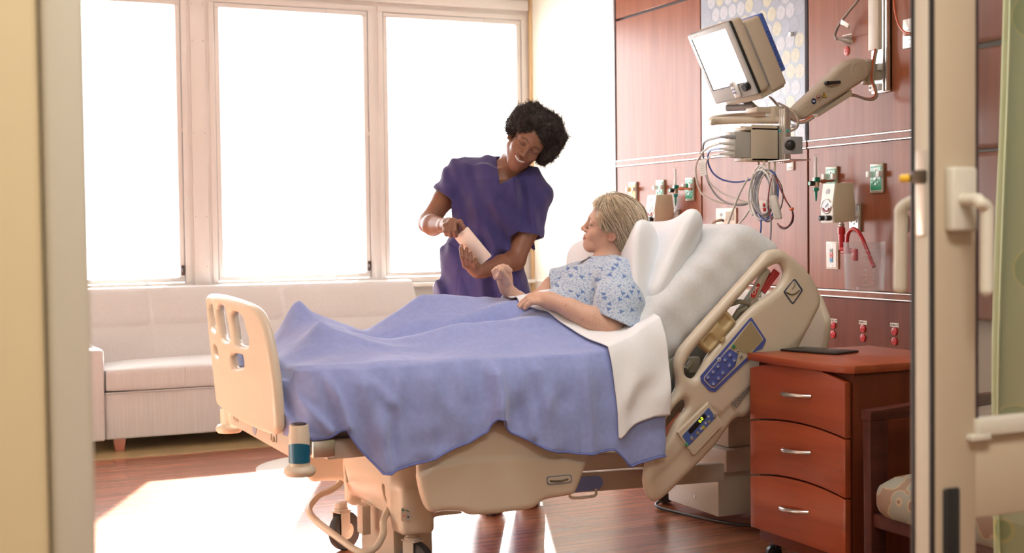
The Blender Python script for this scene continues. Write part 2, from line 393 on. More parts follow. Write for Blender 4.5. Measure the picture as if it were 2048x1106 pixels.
MB().bb(xs-.003, xs+.006, YF+.003, YF+.047, zr1+.02, 2.2).build('glazing_gasket', mat('dark_maroon_gasket', (.03, .015, .018), .5), dr)
# the free edge of the leaf: gasket, pale strip, gasket, with the latch let into it
MB().bb(xe-.0035, xe+.004, YF+.001, YF+.009, .02, 2.3, .002).build('edge_gasket', BLACK, dr)
MB().bb(xe-.0025, xe+.004, YF+.009, YF+.041, .02, 2.3, .001).build('edge_strip', DPALE, dr)
MB().bb(xe-.0045, xe+.004, YF+.041, YF+.050, .02, 2.3, .002).build('edge_gasket', BLACK, dr)
zl = P(1847, 345, 'y', YF+.025)[2]
MB().bb(xe-.005, xe, YF+.013, YF+.037, zl-.10, zl+.035, .002).build('latch_plate', ALU, dr)
MB().bb(xe-.012, xe, YF+.012, YF+.040, zl-.018, zl+.004, .004).build('latch_bolt', mat('dark_bronze', (.10, .075, .05), .4, .5), dr)
MB().lathe([(.0065, 0), (.0065, .014), (.005, .016)], (xe-.002, YF+.052, zl-.008), (-.6, .8, 0), 14).build('plug', mat('yellow_plastic', (.80, .48, .03), .4), dr)
def lever(side):
    # side -1: corridor face (towards us), +1: far face
    yy = YF if side < 0 else YF+.05
    g = MB(); xc = (xe+xs)/2+.002; zc = P(1905, 400, 'y', YF)[2]
    if side < 0:
        g.bb(xc-.026, xc+.026, yy-.020, yy+.001, zc-.050, zc+.052, .006, 3).build('lock_plate', DPALE, dr)
        q = P(1925, 400, 'y', YF-.02); e = P(1974, 407, 'y', YF-.055); b = P(1973, 580, 'y', YF-.055)
        pts = [(q[0], yy-.01, q[2]), (q[0]+.004, yy-.045, q[2]), (e[0]-.014, YF-.055, e[2]+.001), (e[0]-.002, YF-.055, e[2]-.006), (e[0], YF-.055, e[2]-.022), (b[0], YF-.055, b[2])]
    else:
        e = P(1802, 412, 'y', YF+.11); b = P(1800, 575, 'y', YF+.11)
        pts = [(xe+.045, yy-.01, e[2]+.006), (xe+.043, yy+.045, e[2]+.006), (e[0]+.016, YF+.11, e[2]+.004), (e[0]+.002, YF+.11, e[2]-.005), (e[0], YF+.11, e[2]-.022), (b[0], YF+.11, b[2])]
    MB().tube(catmull(pts, 6), .0105, 14).ball(pts[-1], .0105, 14).build('lever_handle', DPALE, dr)
lever(-1); lever(1)
q = P(1900, 985, 'y', YF)
MB().bb(q[0]-.016, q[0]+.016, YF-.008, YF+.002, q[2]-.30, q[2]+.008, .007, 3).build('flush_bolt', BLACK, dr)
# green privacy curtain on its ceiling track, behind the door
ct = thing('privacy_curtain', 'pale green patterned privacy curtain gathered behind the glazed door', 'curtain', (2.8, 2.3, .05))
def curtain_mat():
    M = bpy.data.materials.new('green_curtain'); M.use_nodes = True; t = M.node_tree; b = t.nodes['Principled BSDF']; lk = t.links.new
    tc = nd(t, 'ShaderNodeTexCoord'); mp = nd(t, 'ShaderNodeMapping'); mp.inputs['Scale'].default_value = (5, 5, 5); lk(tc.outputs['Object'], mp.inputs[0])
    v = nd(t, 'ShaderNodeTexVoronoi'); v.inputs['Scale'].default_value = 1.0; v.feature = 'F1'; lk(mp.outputs[0], v.inputs['Vector'])
    cr = nd(t, 'ShaderNodeValToRGB'); e = cr.color_ramp.elements; e[0].position = .30; e[0].color = (.34, .44, .22, 1); e[1].position = .33; e[1].color = (.46, .54, .32, 1)
    x = e.new(.325); x.color = (.56, .58, .26, 1); x = e.new(.31); x.color = (.56, .58, .26, 1)
    lk(v.outputs['Distance'], cr.inputs[0]); lk(cr.outputs[0], b.inputs['Base Color']); b.inputs['Roughness'].default_value = .8
    return M
G = []
for i in range(141):
    s = i/140; x = 2.335+.95*s; row = []
    for j in range(26):
        zz = .05+(2.62)*j/25
        a = 26*s*2+.5*math.sin(3*zz); amp = .035+.012*math.sin(9*s+zz)
        row.append((x+.012*math.sin(2*a)+.010*zz/2.6*(1 if i < 4 else 0), 2.32+amp*math.sin(a)+.02*math.sin(zz*1.7+s*8), zz))
    G.append(row)
co = MB().grid(G).build('fabric', curtain_mat(), ct, 0)
for p in co.data.polygons: p.use_smooth = True
sm = co.modifiers.new('thick', 'SOLIDIFY'); sm.thickness = .002
MB().bb(2.1, 3.5, 2.305, 2.335, 2.70, ZC, .004).build('curtain_track', ALU, ct)
for k in range(12): MB().tube([(2.32+.078*k, 2.32, 2.66), (2.32+.078*k, 2.32, 2.72)], .004, 6).build('curtain_hook', ALU, ct)
# ================================================================== FURNITURE
SOFA = mat('sofa_fabric', (.56, .535, .515), .8, noise=((6, 6, 260), .07, 2), bump=((30, 30, 420), .12), sheen=.2)
SOFAV = mat('sofa_fabric_upright', (.56, .535, .515), .8, noise=((260, 260, 5), .08, 2), bump=((420, 420, 20), .12), sheen=.2)
sf = thing('sofa', 'long pale beige upholstered sofa below the windows', 'sofa', (1.9, 7.5, 0))
x0, x1, y0 = .955, 2.86, 7.17
def cushion(x0, x1, y0, y1, z0, z1, r, nx=24, ny=10, nz=8, puff=.012):
    b = bmesh.new(); bmesh.ops.create_cube(b, size=1.0); bmesh.ops.subdivide_edges(b, edges=b.edges[:], cuts=9, use_grid_fill=True)
    sx, sy, sz = x1-x0, y1-y0, z1-z0; c = Vector(((x0+x1)/2, (y0+y1)/2, (z0+z1)/2))
    for v in b.verts:
        p = Vector((v.co.x*sx, v.co.y*sy, v.co.z*sz))
        q = Vector((max(-sx/2+r, min(sx/2-r, p.x)), max(-sy/2+r, min(sy/2-r, p.y)), max(-sz/2+r, min(sz/2-r, p.z))))
        d = p-q
        if d.length > 1e-6: p = q+d.normalized()*r
        f = (1-(2*v.co.x)**2)*(1-(2*v.co.y)**2)
        p.z += puff*f*(1 if v.co.z > 0 else 0)*1.5
        v.co = p+c
    return MB().bm(b)
def sofa_part(name, args, m_, **k): return cushion(*args, **k).build(name, m_, sf, 60)
MB().bb(x0, x1, y0+.02, 7.92, .07, .315, .012, 3).build('base', SOFAV, sf)
xm = P(326, 800, 'y', y0)[0]
sofa_part('seat_cushion', (x0+.002, 2.855, y0, 7.72, .318, .445, .025), SOFAV)
# back, leaning: seat crease up to the top edge, in panels with seams
XS = [.90, 1.3, 2.08, 2.93]
def backpt(x, s, off=0): return (x, 7.62+.24*s-.0+off*.9, .43+.40*s+off*.2)
for i in range(3):
    for j, (s0, s1) in enumerate(((0, .50), (.50, 1.0))):
        a, b = XS[i]+.001, XS[i+1]-.001
        G = []
        for u in range(15):
            row = []
            for v in range(9):
                uu, vv = u/14, v/8; s = s0+(s1-s0)*vv
                e = min(1, min(uu, 1-uu)*(b-a)/.02)**.5*min(1, min(vv+(0 if j else .3), 1-vv+(0 if not j else .0))*.22/.02)**.5
                row.append(backpt(a+(b-a)*uu, s, -.010*e-.012))
            G.append(row)
        MB().grid(G).build('back_panel', SOFAV, sf, 60)
pr = [(7.61, .43), (7.85, .832), (7.87, .842), (7.93, .842), (7.96, .825), (7.96, .07), (7.70, .07)]
MB().prism(pr, Matrix(((0, 0, 1, (XS[0]+XS[3])/2), (1, 0, 0, 0), (0, 1, 0, 0), (0, 0, 0, 1))), XS[3]-XS[0]-.004, .008).build('back_frame', SOFAV, sf)
MB().bb(.865, .952, y0-.012, 7.95, .07, .548, .012, 3).build('arm', SOFAV, sf); MB().bb(2.862, 2.95, y0-.012, 7.95, .07, .548, .012, 3).build('arm', SOFAV, sf)
mb = MB()
for i, z in enumerate((.315,)): mb.tube([(x0+.003, y0+.004, z+.003), (2.855, y0+.004, z+.003)], .0035, 6)
mb.build('piping', SOFAV, sf)
MB().tube([(xm+.12, y0-.001, .322), (xm+.12, y0-.003, .38), (xm+.12, y0+.002, .435)], .0022, 6).build('seam', SOFAV, sf)
legm = wood('sofa_leg_wood', (.30, .10, .055), (.40, .15, .08), 'z', .35)
for lx in (1.03, 2.78):
    for ly in (7.225, 7.86):
        MB().prism([(-.032, .072), (.032, .072), (.022, 0), (-.022, 0)], Matrix(((1, 0, 0, lx), (0, 0, -1, ly), (0, 1, 0, 0), (0, 0, 0, 1))), .05, .003).build('leg', legm, sf)

# nightstand: three drawers with arched fronts, facing the foot of the bed
ns = thing('nightstand', 'cherry red wooden nightstand with three arched drawers on casters', 'nightstand', (2.9, 3.53, 0))
nx0, nx1, ny0, ny1 = 2.665, 3.16, 3.285, 3.785
MB().bb(nx0+.012, nx1, ny0, ny1, .068, .690, .003).build('carcass', NWOOD_SHADED, ns)
tp = rounded([(nx0-.022, ny0-.012), (nx1+.01, ny0-.012), (nx1+.01, ny1+.022), (nx0-.022, ny1+.022)], [.03, .01, .01, .012])
tp = [(nx0-.022, ny1+.018)]+[(nx0-.022-.014*math.sin(math.pi*k/12), ny1+.018-(ny1-ny0+.012)*k/12) for k in range(1, 12)]+[(nx0-.016, ny0+.006), (nx0+.004, ny0-.016), (nx1+.01, ny0-.016), (nx1+.01, ny1+.018)]
MB().prism(tp[::-1], Matrix.Translation((0, 0, .7035)), .026, .004).build('top', NWOOD, ns)
def arc(y, zl, zr, zm):
    s = (ny1-y)/(ny1-ny0)        # 0 far (left in view) .. 1 near (right)
    return zl*(1-s)+zr*s+4*zm*s*(1-s)
# boundaries read off the photo: far end, near end, arch height
fx = nx0-.010
def zz(x, y): return P(x, y, 'x', fx)[2]
BND = []
for L, Mid, R in (((1503, 733), (1590, 727), (1695, 764)), ((1503, 839), (1590, 844), (1695, 878)), ((1502, 948), (1590, 957), (1692, 997)), ((1500, 1052), (1590, 1082), (1692, 1118))):
    zl_, zm_, zr_ = zz(*L), zz(*Mid), zz(*R)
    BND.append((zl_, zr_, zm_))
def bz(k, y):
    zl_, zr_, zm_ = BND[k]; s = (ny1-y)/(ny1-ny0); sm_ = .43
    # quadratic through (0,zl) (sm,zm) (1,zr)
    return zl_*(s-sm_)*(s-1)/(sm_)+zm_*s*(s-1)/(sm_*(sm_-1))+zr_*s*(s-sm_)/(1-sm_)
for k in range(3):
    N = 18; yy = [ny1+.006-(ny1-ny0+.006)*i/N for i in range(N+1)]
    pts = [(y, bz(k, y)-.003) for y in yy]+[(y, bz(k+1, y)+.003) for y in yy[::-1]]
    mbd = MB().prism(pts, Matrix(((0, 0, 1, fx), (1, 0, 0, 0), (0, 1, 0, 0), (0, 0, 0, 1))), .022, .002)
    dd = mbd.build('drawer', NWOOD, ns)
    ha, hb = ((1566, 786), (1621, 793)) if k == 0 else ((1566, 898), (1620, 906)) if k == 1 else ((1562, 1014), (1616, 1025))
    A, B = P(*ha, 'x', fx-.012), P(*hb, 'x', fx-.012)
    pth = []
    for i in range(13):
        s = i/12; o_ = .030*math.sin(math.pi*s)**.55
        pth.append((fx-.010-o_, A[1]+(B[1]-A[1])*s, A[2]+(B[2]-A[2])*s))
    g = MB(); g.tube(pth, [.0055+.0025*math.sin(math.pi*i/12) for i in range(13)], 10); g.build('handle', STEEL, dd)
cs = [(nx0+.05, ny1-.045), (nx0+.05, ny0+.045), (nx1-.05, ny0+.045), (nx1-.05, ny1-.045)]
for cx, cy in cs:
    g = MB(); g.lathe([(.018, -.011), (.027, -.009), (.027, .009), (.018, .011)], (cx-.012, cy, .028), (.15, 1, 0), 20); w_ = g.build('caster', BLACK, ns)
    MB().bb(cx-.015, cx+.012, cy-.018, cy+.018, .046, .068, .004).build('caster_fork', BLACK, w_)
tb = thing('tablet', 'thin black tablet lying face up on the nightstand', 'tablet', (2.88, 3.66, .717))
Mx = frame((2.868, 3.70, .7205), (.30, -1, 0), (1, .30, 0))
MB().prism(rounded([(-.118, -.068), (.118, -.068), (.118, .068), (-.118, .068)], .012), Mx, .007, .0015).build('body', BLACK, tb)
MB().prism(rounded([(-.104, -.058), (.104, -.058), (.104, .058), (-.104, .058)], .002), Mx @ Matrix.Translation((0, 0, -.0036)), .0006).build('screen', mat('dark_glass', (.02, .021, .024), .06), tb)

# armchair between the nightstand and the door, facing the foot end
ch = thing('armchair', 'dark wood armchair with leaf patterned seat in front of the nightstand', 'chair', (2.9, 2.8, 0))
def seat_mat():
    M = bpy.data.materials.new('leaf_upholstery'); M.use_nodes = True; t = M.node_tree; b = t.nodes['Principled BSDF']; lk = t.links.new
    tc = nd(t, 'ShaderNodeTexCoord'); mp = nd(t, 'ShaderNodeMapping'); mp.inputs['Scale'].default_value = (15, 15, 15); lk(tc.outputs['Object'], mp.inputs[0])
    v = nd(t, 'ShaderNodeTexVoronoi'); v.feature = 'F1'; v.inputs['Scale'].default_value = 1.0; lk(mp.outputs[0], v.inputs['Vector'])
    v2 = nd(t, 'ShaderNodeTexVoronoi'); v2.feature = 'F2'; v2.inputs['Scale'].default_value = .8; lk(mp.outputs[0], v2.inputs['Vector'])
    cr = nd(t, 'ShaderNodeValToRGB'); e = cr.color_ramp.elements; e[0].position = 0; e[0].color = (.20, .12, .085, 1); e[1].position = 1; e[1].color = (.24, .15, .10, 1)
    for p_, c_ in ((.34, (.20, .12, .085, 1)), (.36, (.42, .30, .18, 1)), (.40, (.42, .30, .18, 1)), (.42, (.26, .25, .20, 1)), (.6, (.26, .25, .20, 1)), (.62, (.42, .30, .18, 1)), (.66, (.24, .15, .10, 1))): x = e.new(p_); x.color = c_
    ad = nd(t, 'ShaderNodeMath', operation='MULTIPLY_ADD'); ad.inputs[1].default_value = .45; lk(v2.outputs['Distance'], ad.inputs[0])
    mm = nd(t, 'ShaderNodeMath', operation='MULTIPLY'); mm.inputs[1].default_value = .5; lk(v.outputs['Distance'], mm.inputs[0]); lk(mm.outputs[0], ad.inputs[2])
    lk(ad.outputs[0], cr.inputs[0]); lk(cr.outputs[0], b.inputs['Base Color']); b.inputs['Roughness'].default_value = .75
    return M
SEATM = seat_mat()
cushion(2.555, 3.10, 2.53, 3.07, .29, .415, .055, puff=.02).build('seat', SEATM, ch, 60)
for sy, yy in ((1, 3.12), (-1, 2.48)):
    # front leg rising into the arm, arm, rear leg
    g = MB().prism(rounded([(2.595, .0), (2.640, .0), (2.655, .30), (2.658, .565), (2.62, .600), (2.590, .590)], [.003, .003, .1, .02, .015, .012]), Matrix(((1, 0, 0, 0), (0, 0, -1, yy), (0, 1, 0, 0), (0, 0, 0, 1))), .036, .005); g.build('front_leg', DWOOD, ch)
    top = [(2.588+.55*k/10, .602+.022*math.sin(math.pi*k/20)) for k in range(11)]; bot = [(x, z-.030-.010*math.sin(math.pi*i/10)) for i, (x, z) in enumerate(top)][::-1]
    MB().prism((top+bot)[::-1], Matrix(((1, 0, 0, 0), (0, 0, -1, yy), (0, 1, 0, 0), (0, 0, 0, 1))), .046, .006).build('arm', DWOOD, ch)
    MB().prism([(3.10, 0), (3.14, 0), (3.12, .45), (3.22, .88), (3.18, .88), (3.08, .45)], Matrix(((1, 0, 0, 0), (0, 0, -1, yy), (0, 1, 0, 0), (0, 0, 0, 1))), .036, .004).build('rear_leg', DWOOD, ch)
    MB().bb(2.63, 3.11, yy-.014, yy+.014, .255, .30, .004).build('side_rail', DWOOD, ch)
MB().bb(2.60, 2.63, 2.49, 3.11, .255, .295, .004).build('front_rail', DWOOD, ch)
MB().box((3.15, 2.80, .66), (.05, .58, .36), .02, 3, (0, .23, 0)).build('backrest', SEATM, ch)
# ================================================================== SOFT SHAPES (distance fields turned into meshes)
def V(*a): return np.array(a, float)
def smin(a, b, k):
    if k <= 0: return np.minimum(a, b)
    h = np.maximum(k-np.abs(a-b), 0)/k
    return np.minimum(a, b)-h*h*k*.25
def smax(a, b, k): return -smin(-a, -b, k)
def surface_net(fun, lo, hi, h, B=14, slack=1.25):
    lo = np.array(lo, float); hi = np.array(hi, float)
    nb = np.maximum(1, np.ceil((hi-lo)/(h*B)).astype(int))
    ii = np.stack(np.meshgrid(*[np.arange(n) for n in nb], indexing='ij'), -1).reshape(-1, 3)
    R = h*B*.8660254
    cen = lo+(ii+.5)*h*B
    d = np.concatenate([fun(c, None, None) for c in np.array_split(cen, max(1, len(cen)//40000))])
    act = ii[np.abs(d) < R*slack+h]
    g = np.stack(np.meshgrid(*[np.arange(B+1)]*3, indexing='ij'), -1).reshape(-1, 3)
    NG = nb*B+2
    keyf = lambda c: (c[:, 0]*NG[1]+c[:, 1])*NG[2]+c[:, 2]
    vk, vp, qs = [], [], []
    offs = [(0, 0, 0), (1, 0, 0), (0, 1, 0), (1, 1, 0), (0, 0, 1), (1, 0, 1), (0, 1, 1), (1, 1, 1)]
    edges = [(0, 1), (2, 3), (4, 5), (6, 7), (0, 2), (1, 3), (4, 6), (5, 7), (0, 4), (1, 5), (2, 6), (3, 7)]
    for b in act:
        G = g+b*B
        D = fun(lo+G*h, lo+(b+.5)*h*B, R).reshape(B+1, B+1, B+1)
        S = D < 0
        if S.all() or not S.any(): continue
        cs = np.zeros((B, B, B), int)
        for o in offs: cs += S[o[0]:B+o[0], o[1]:B+o[1], o[2]:B+o[2]]
        c = np.argwhere((cs > 0) & (cs < 8))
        if not len(c): continue
        cor = np.stack([D[c[:, 0]+o[0], c[:, 1]+o[1], c[:, 2]+o[2]] for o in offs], 1)
        acc = np.zeros((len(c), 3)); cnt = np.zeros(len(c))
        for a, e in edges:
            da, de = cor[:, a], cor[:, e]; mk = (da < 0) != (de < 0)
            t = np.where(mk, da/np.where(mk, da-de, 1), 0)[:, None]
            acc += mk[:, None]*(np.array(offs[a])+t*(np.array(offs[e])-np.array(offs[a]))); cnt += mk
        gc = c+b*B
        vk.append(keyf(gc)); vp.append(lo+(gc+acc/cnt[:, None])*h)
        for ax in range(3):
            s1 = cor[:, 0] < 0; s2 = cor[:, (1, 2, 4)[ax]] < 0
            u, w = (ax+1) % 3, (ax+2) % 3
            mk = (s1 != s2)
            e = gc[mk]; du = np.zeros(3, int); du[u] = 1; dw = np.zeros(3, int); dw[w] = 1
            q = np.stack([keyf(e), keyf(e-du), keyf(e-du-dw), keyf(e-dw)], 1)
            fl_ = ~s1[mk]; q[fl_] = q[fl_][:, ::-1]
            qs.append(q)
    vk = np.concatenate(vk); vp = np.concatenate(vp); qs = np.concatenate(qs)
    o = np.argsort(vk); vk = vk[o]; vp = vp[o]
    ix = np.searchsorted(vk, qs); ix = np.minimum(ix, len(vk)-1)
    ok = (vk[ix] == qs).all(1)
    return vp, ix[ok]
def net_mesh(name, v, q):
    me = bpy.data.meshes.new(name)
    me.vertices.add(len(v)); me.vertices.foreach_set('co', np.asarray(v, np.float32).ravel())
    me.loops.add(len(q)*4); me.loops.foreach_set('vertex_index', np.asarray(q, np.int32).ravel())
    me.polygons.add(len(q)); me.polygons.foreach_set('loop_start', np.arange(0, len(q)*4, 4, dtype=np.int32))
    try: me.polygons.foreach_set('loop_total', np.full(len(q), 4, np.int32))
    except Exception: pass
    me.polygons.foreach_set('use_smooth', np.ones(len(q), bool))
    me.update(calc_edges=True); me.validate()
    return me
def paint(me, cols):
    a = me.color_attributes.new('col', 'FLOAT_COLOR', 'POINT')
    c = np.ones((len(me.vertices), 4), np.float32); c[:, :3] = cols; a.data.foreach_set('color', c.ravel())
def poly2(u, v, pts):
    """signed distance to a polygon in 2-D"""
    pts = np.asarray(pts, float); N = len(pts)
    best = np.full(u.shape, 1e9); ins = np.zeros(u.shape, bool)
    for i in range(N):
        ax, ay = pts[i-1]; bx, by = pts[i]; ex, ey = bx-ax, by-ay
        wx, wy = u-ax, v-ay; t = np.clip((wx*ex+wy*ey)/(ex*ex+ey*ey+1e-12), 0, 1)
        best = np.minimum(best, (wx-ex*t)**2+(wy-ey*t)**2)
        c = ((ay > v) != (by > v)); ins ^= c & (u < (bx-ax)*(v-ay)/((by-ay) if by != ay else 1e-12)+ax)
    d = np.sqrt(best); return np.where(ins, -d, d)
_rs = np.random.RandomState(5); _tab = _rs.rand(4096)
def vnoise(p, s=1.0, seed=0):
    """smooth value noise, -1..1"""
    q = p*s+seed*17.31; i = np.floor(q).astype(np.int64); f = q-i; f = f*f*(3-2*f)
    hsh = lambda a, b, c: _tab[(a*73+b*1471+c*853+seed*31) % 4096]
    r = 0
    for dx in (0, 1):
        for dy in (0, 1):
            for dz in (0, 1):
                r = r+hsh(i[:, 0]+dx, i[:, 1]+dy, i[:, 2]+dz)*(f[:, 0] if dx else 1-f[:, 0])*(f[:, 1] if dy else 1-f[:, 1])*(f[:, 2] if dz else 1-f[:, 2])
    return r*2-1
def catm2(pts, n=5): return [tuple(p[:2]) for p in catmull([(a, b, 0) for a, b in pts], n, True)]

# ================================================================== HOSPITAL BED
YN, YFAR = 3.85, 4.75           # planes of the near and far side rails
bed = thing('hospital_bed', 'beige adjustable hospital bed with raised head end and side rails', 'bed', (2.1, 4.3, 0))
def xz(L, y): return [(P(a, b, 'y', y)[0], P(a, b, 'y', y)[2]) for a, b in L]
def moulded(name, outer, holes, y, t, k, parent, mt, h=.005, extra=None, smooth=True):
    """plate in the xz plane with rounded edges and rounded holes"""
    O = catm2(outer, 4); Hs = [catm2(q, 4) for q in holes]
    def fun(p, c, r):
        d2 = poly2(p[:, 0], p[:, 2], O)
        for q in Hs: d2 = np.maximum(d2, -poly2(p[:, 0], p[:, 2], q))
        tt = t/2
        if extra is not None: tt = tt+extra(p)
        return smax(d2, np.abs(p[:, 1]-y)-tt, k)
    o = np.array(O); v, q = surface_net(fun, (o[:, 0].min()-.02, y-t/2-.03, o[:, 1].min()-.02), (o[:, 0].max()+.02, y+t/2+.03, o[:, 1].max()+.02), h)
    return obj(name, net_mesh(name, v, q), mt, parent)
HR = [(1544, 498), (1560, 499), (1587, 518), (1614, 545), (1633, 577), (1638, 607), (1622, 642), (1598, 691), (1560, 752), (1506, 815), (1488, 834), (1465, 841), (1430, 892), (1397, 925), (1332, 990), (1311, 1002), (1294, 995), (1285, 968), (1288, 935), (1302, 888), (1308, 849), (1321, 816), (1340, 794), (1351, 770), (1346, 733), (1351, 708), (1370, 680), (1457, 583), (1511, 523), (1527, 504)]
HH1 = [(1551, 528), (1561, 534), (1564, 550), (1549, 577), (1502, 612), (1472, 642), (1419, 702), (1397, 740), (1384, 756), (1370, 751), (1367, 735), (1381, 706), (1422, 658), (1473, 599), (1522, 545)]
HH2 = [(1369, 804), (1362, 800), (1346, 816), (1323, 852), (1314, 880), (1321, 888), (1332, 876), (1348, 843), (1368, 818)]
hr_b = xz([(1500, 800), (1600, 690), (1700, 560), (1700, 900), (1480, 900)], YN)
def hr_extra(p):
    # recessed lower strip: thinner beyond a line parallel to the rail
    a = np.array(xz([(1360, 830), (1632, 575)], YN)); n = V(a[1][1]-a[0][1], a[0][0]-a[1][0]); n /= np.linalg.norm(n)
    s = (p[:, 0]-a[0][0])*n[0]+(p[:, 2]-a[0][1])*n[1]
    c2 = np.array(xz([(1405, 862)], YN)[0]); dd = np.hypot(p[:, 0]-c2[0], p[:, 2]-c2[1])
    return .004*np.tanh((-s-.072)/.006)*-1*.0+.0045*(1/(1+np.exp((s-.093)/.004)))-.0022-.004/(1+np.exp((dd-.085)/.003))
rail = moulded('head_side_rail', xz(HR, YN), [xz(HH1, YN), xz(HH2, YN)], YN, .040, .030, bed, BEIGE, .0045, hr_extra)
rail['label'] = 'beige moulded side rail with control panels beside the pillow'
FR = [(834, 921), (832, 942), (840, 986), (851, 1015), (864, 1024), (885, 1021), (920, 1022), (938, 1029), (990, 1026), (1058, 1016), (1074, 1006), (1090, 997), (1136, 989), (1149, 978), (1167, 931), (1177, 906), (1150, 876), (1090, 852), (1030, 840), (985, 838), (940, 845), (890, 868), (850, 892)]
FRC = xz([(838, 948), (860, 930), (920, 920), (990, 914), (1060, 912), (1120, 916), (1172, 925)], YN)
def fr_extra(p):
    c_ = np.array(FRC); zc = np.interp(p[:, 0], c_[:, 0], c_[:, 1]); return .010/(1+np.exp((p[:, 2]-zc)/.0022))
fr = moulded('foot_side_rail', xz(FR, YN), [], YN, .030, .022, bed, BEIGE, .005, fr_extra)
# angle gauge on the foot rail
def label_plate(name, pxs, y, th, mt, parent, r=.004):
    q = xz(pxs, y); cx = sum(a for a, b in q)/len(q); cz = sum(b for a, b in q)/len(q)
    pts = rounded([(a-cx, b-cz) for a, b in q], r, 3)
    return MB().prism(pts, Matrix(((1, 0, 0, cx), (0, 0, 1, y), (0, 1, 0, cz), (0, 0, 0, 1))), th).build(name, mt, parent)
BLUE = mat('rail_blue_print', (.075, .105, .36), .4); BLUE2 = mat('rail_blue_panel', (.07, .13, .38), .4)
gy = YN-.0265
label_plate('gauge_border', [(1093, 953), (1143, 949), (1144, 965), (1094, 970)], gy, .003, mat('gauge_blue_grey', (.16, .20, .30), .4), fr, .010)
label_plate('gauge_face', [(1095, 955), (1141, 951), (1142, 963), (1096, 968)], gy-.001, .003, BEIGE, fr, .008)
mb = MB(); a_ = [P(1100+36*k/8, 962-4*k/8+2.2*math.sin(math.pi*k/8), 'y', gy-.003) for k in range(9)]; mb.tube(a_, .0035, 6).ball(P(1117, 961.5, 'y', gy-.005), .0035, 8); mb.build('gauge_tube', mat('gauge_dark', (.10, .085, .06), .4), fr)
mb = MB()
for k in range(9):
    q0 = P(1101+4.6*k, 968-4*k/8+2*math.sin(math.pi*k/8), 'y', gy-.003); mb.bb(q0[0]-.0006, q0[0]+.0006, gy-.003, gy-.002, q0[2]-.002, q0[2]+.002)
mb.build('gauge_ticks', mat('gauge_blue_grey', (.16, .20, .30), .4), fr)

# --- printed and pressed details of the head rail
ry = YN-.0225
e1 = Vector((P(1486, 640, 'y', YN)[0]-P(1400, 745, 'y', YN)[0], 0, P(1486, 640, 'y', YN)[2]-P(1400, 745, 'y', YN)[2])).normalized()   # along the rail, upwards
cp = label_plate('control_panel', [(1502, 634), (1532, 680), (1524, 697), (1512, 702), (1502, 714), (1430, 784), (1418, 782), (1402, 764), (1401, 752)], ry, .004, BLUE, rail, .006)
label_plate('panel_field', [(1501, 641), (1527, 679), (1499, 709), (1429, 776), (1422, 775), (1408, 761), (1407, 755)], ry-.001, .004, mat('panel_cream_line', (.55, .48, .36), .4), cp, .006)
label_plate('panel_inner', [(1501, 643), (1525, 679), (1497, 708), (1459, 697)], ry-.002, .004, mat('panel_olive', (.34, .27, .16), .4), cp, .004)
label_plate('key_field', [(1459, 697), (1476, 708), (1470, 732), (1429, 774), (1423, 773), (1410, 760), (1409, 755), (1448, 708)], ry-.002, .004, BLUE, cp, .006)
KEYC = mat('key_pale', (.50, .50, .60), .4); KEYD = mat('key_blue', (.11, .15, .42), .4)
for kx, ky in ((1460, 710), (1469, 721), (1450, 720), (1459, 731), (1436, 733), (1446, 746), (1426, 744), (1437, 757), (1416, 755), (1427, 768)):
    c_ = Vector(P(kx, ky, 'y', ry-.004))
    kb = MB().lathe([(.0085, 0), (.0085, .0012), (.0072, .002)], c_, (0, -1, 0), 16).build('key', KEYD, cp)
    MB().add([c_+Vector((-.0045, -.0026, -.004)), c_+Vector((.0052, -.0026, 0)), c_+Vector((-.0045, -.0026, .004)), c_+Vector((-.0045, -.001, -.004)), c_+Vector((.0052, -.001, 0)), c_+Vector((-.0045, -.001, .004))], [(0, 1, 2), (5, 4, 3), (0, 3, 4, 1), (1, 4, 5, 2), (2, 5, 3, 0)]).build('arrow', KEYC, kb, 0)
for (kx, ky), mt in (((1467, 693), mat('key_green', (.06, .28, .12), .4)), ((1475, 703), mat('key_black_white', (.35, .32, .27), .4)), ((1482, 713), mat('key_black_white', (.35, .32, .27), .4)), ((1438, 719), KEYC)):
    c_ = Vector(P(kx, ky, 'y', ry-.004)); MB().lathe([(.0075, 0), (.0075, .0012), (.006, .0018)], c_, (0, -1, 0), 14).build('key', mt, cp)
    MB().bb(c_.x-.003, c_.x+.003, c_.y-.003, c_.y-.001, c_.z-.001, c_.z+.001).build('key_mark', BLACK if mt is not KEYC else BLUE, cp)
# scale display module
dm_ = label_plate('display_module', [(1416, 806), (1444, 848), (1385, 911), (1354, 866)], ry-.001, .014, BEIGE, rail, .010)
label_plate('display_border', [(1417, 813), (1441, 848), (1386, 906), (1362, 872)], ry-.0075, .003, mat('panel_cream_line', (.55, .48, .36), .4), dm_, .006)
label_plate('display_blue', [(1417, 815), (1431, 835), (1377, 892), (1364, 872)], ry-.0085, .003, BLUE2, dm_, .005)
wn_ = label_plate('display_window', [(1408, 826), (1413, 834), (1381, 869), (1375, 862)], ry-.0095, .003, BLACK, dm_, .007)
fx_ = Vector((e1.x, 0, e1.z)); up_ = Vector((0, -1, 0)).cross(fx_)*-1
if up_.z < 0: up_ = -up_
def on_rail(px_, py_, yy): return frame(P(px_, py_, 'y', yy), fx_, up_)
text('0.0', on_rail(1402, 840, ry-.0115), .017, mat('display_digits', (.2, .3, .0), .4, emit=((.75, 1, .05), 1.6)), wn_, 'digits')
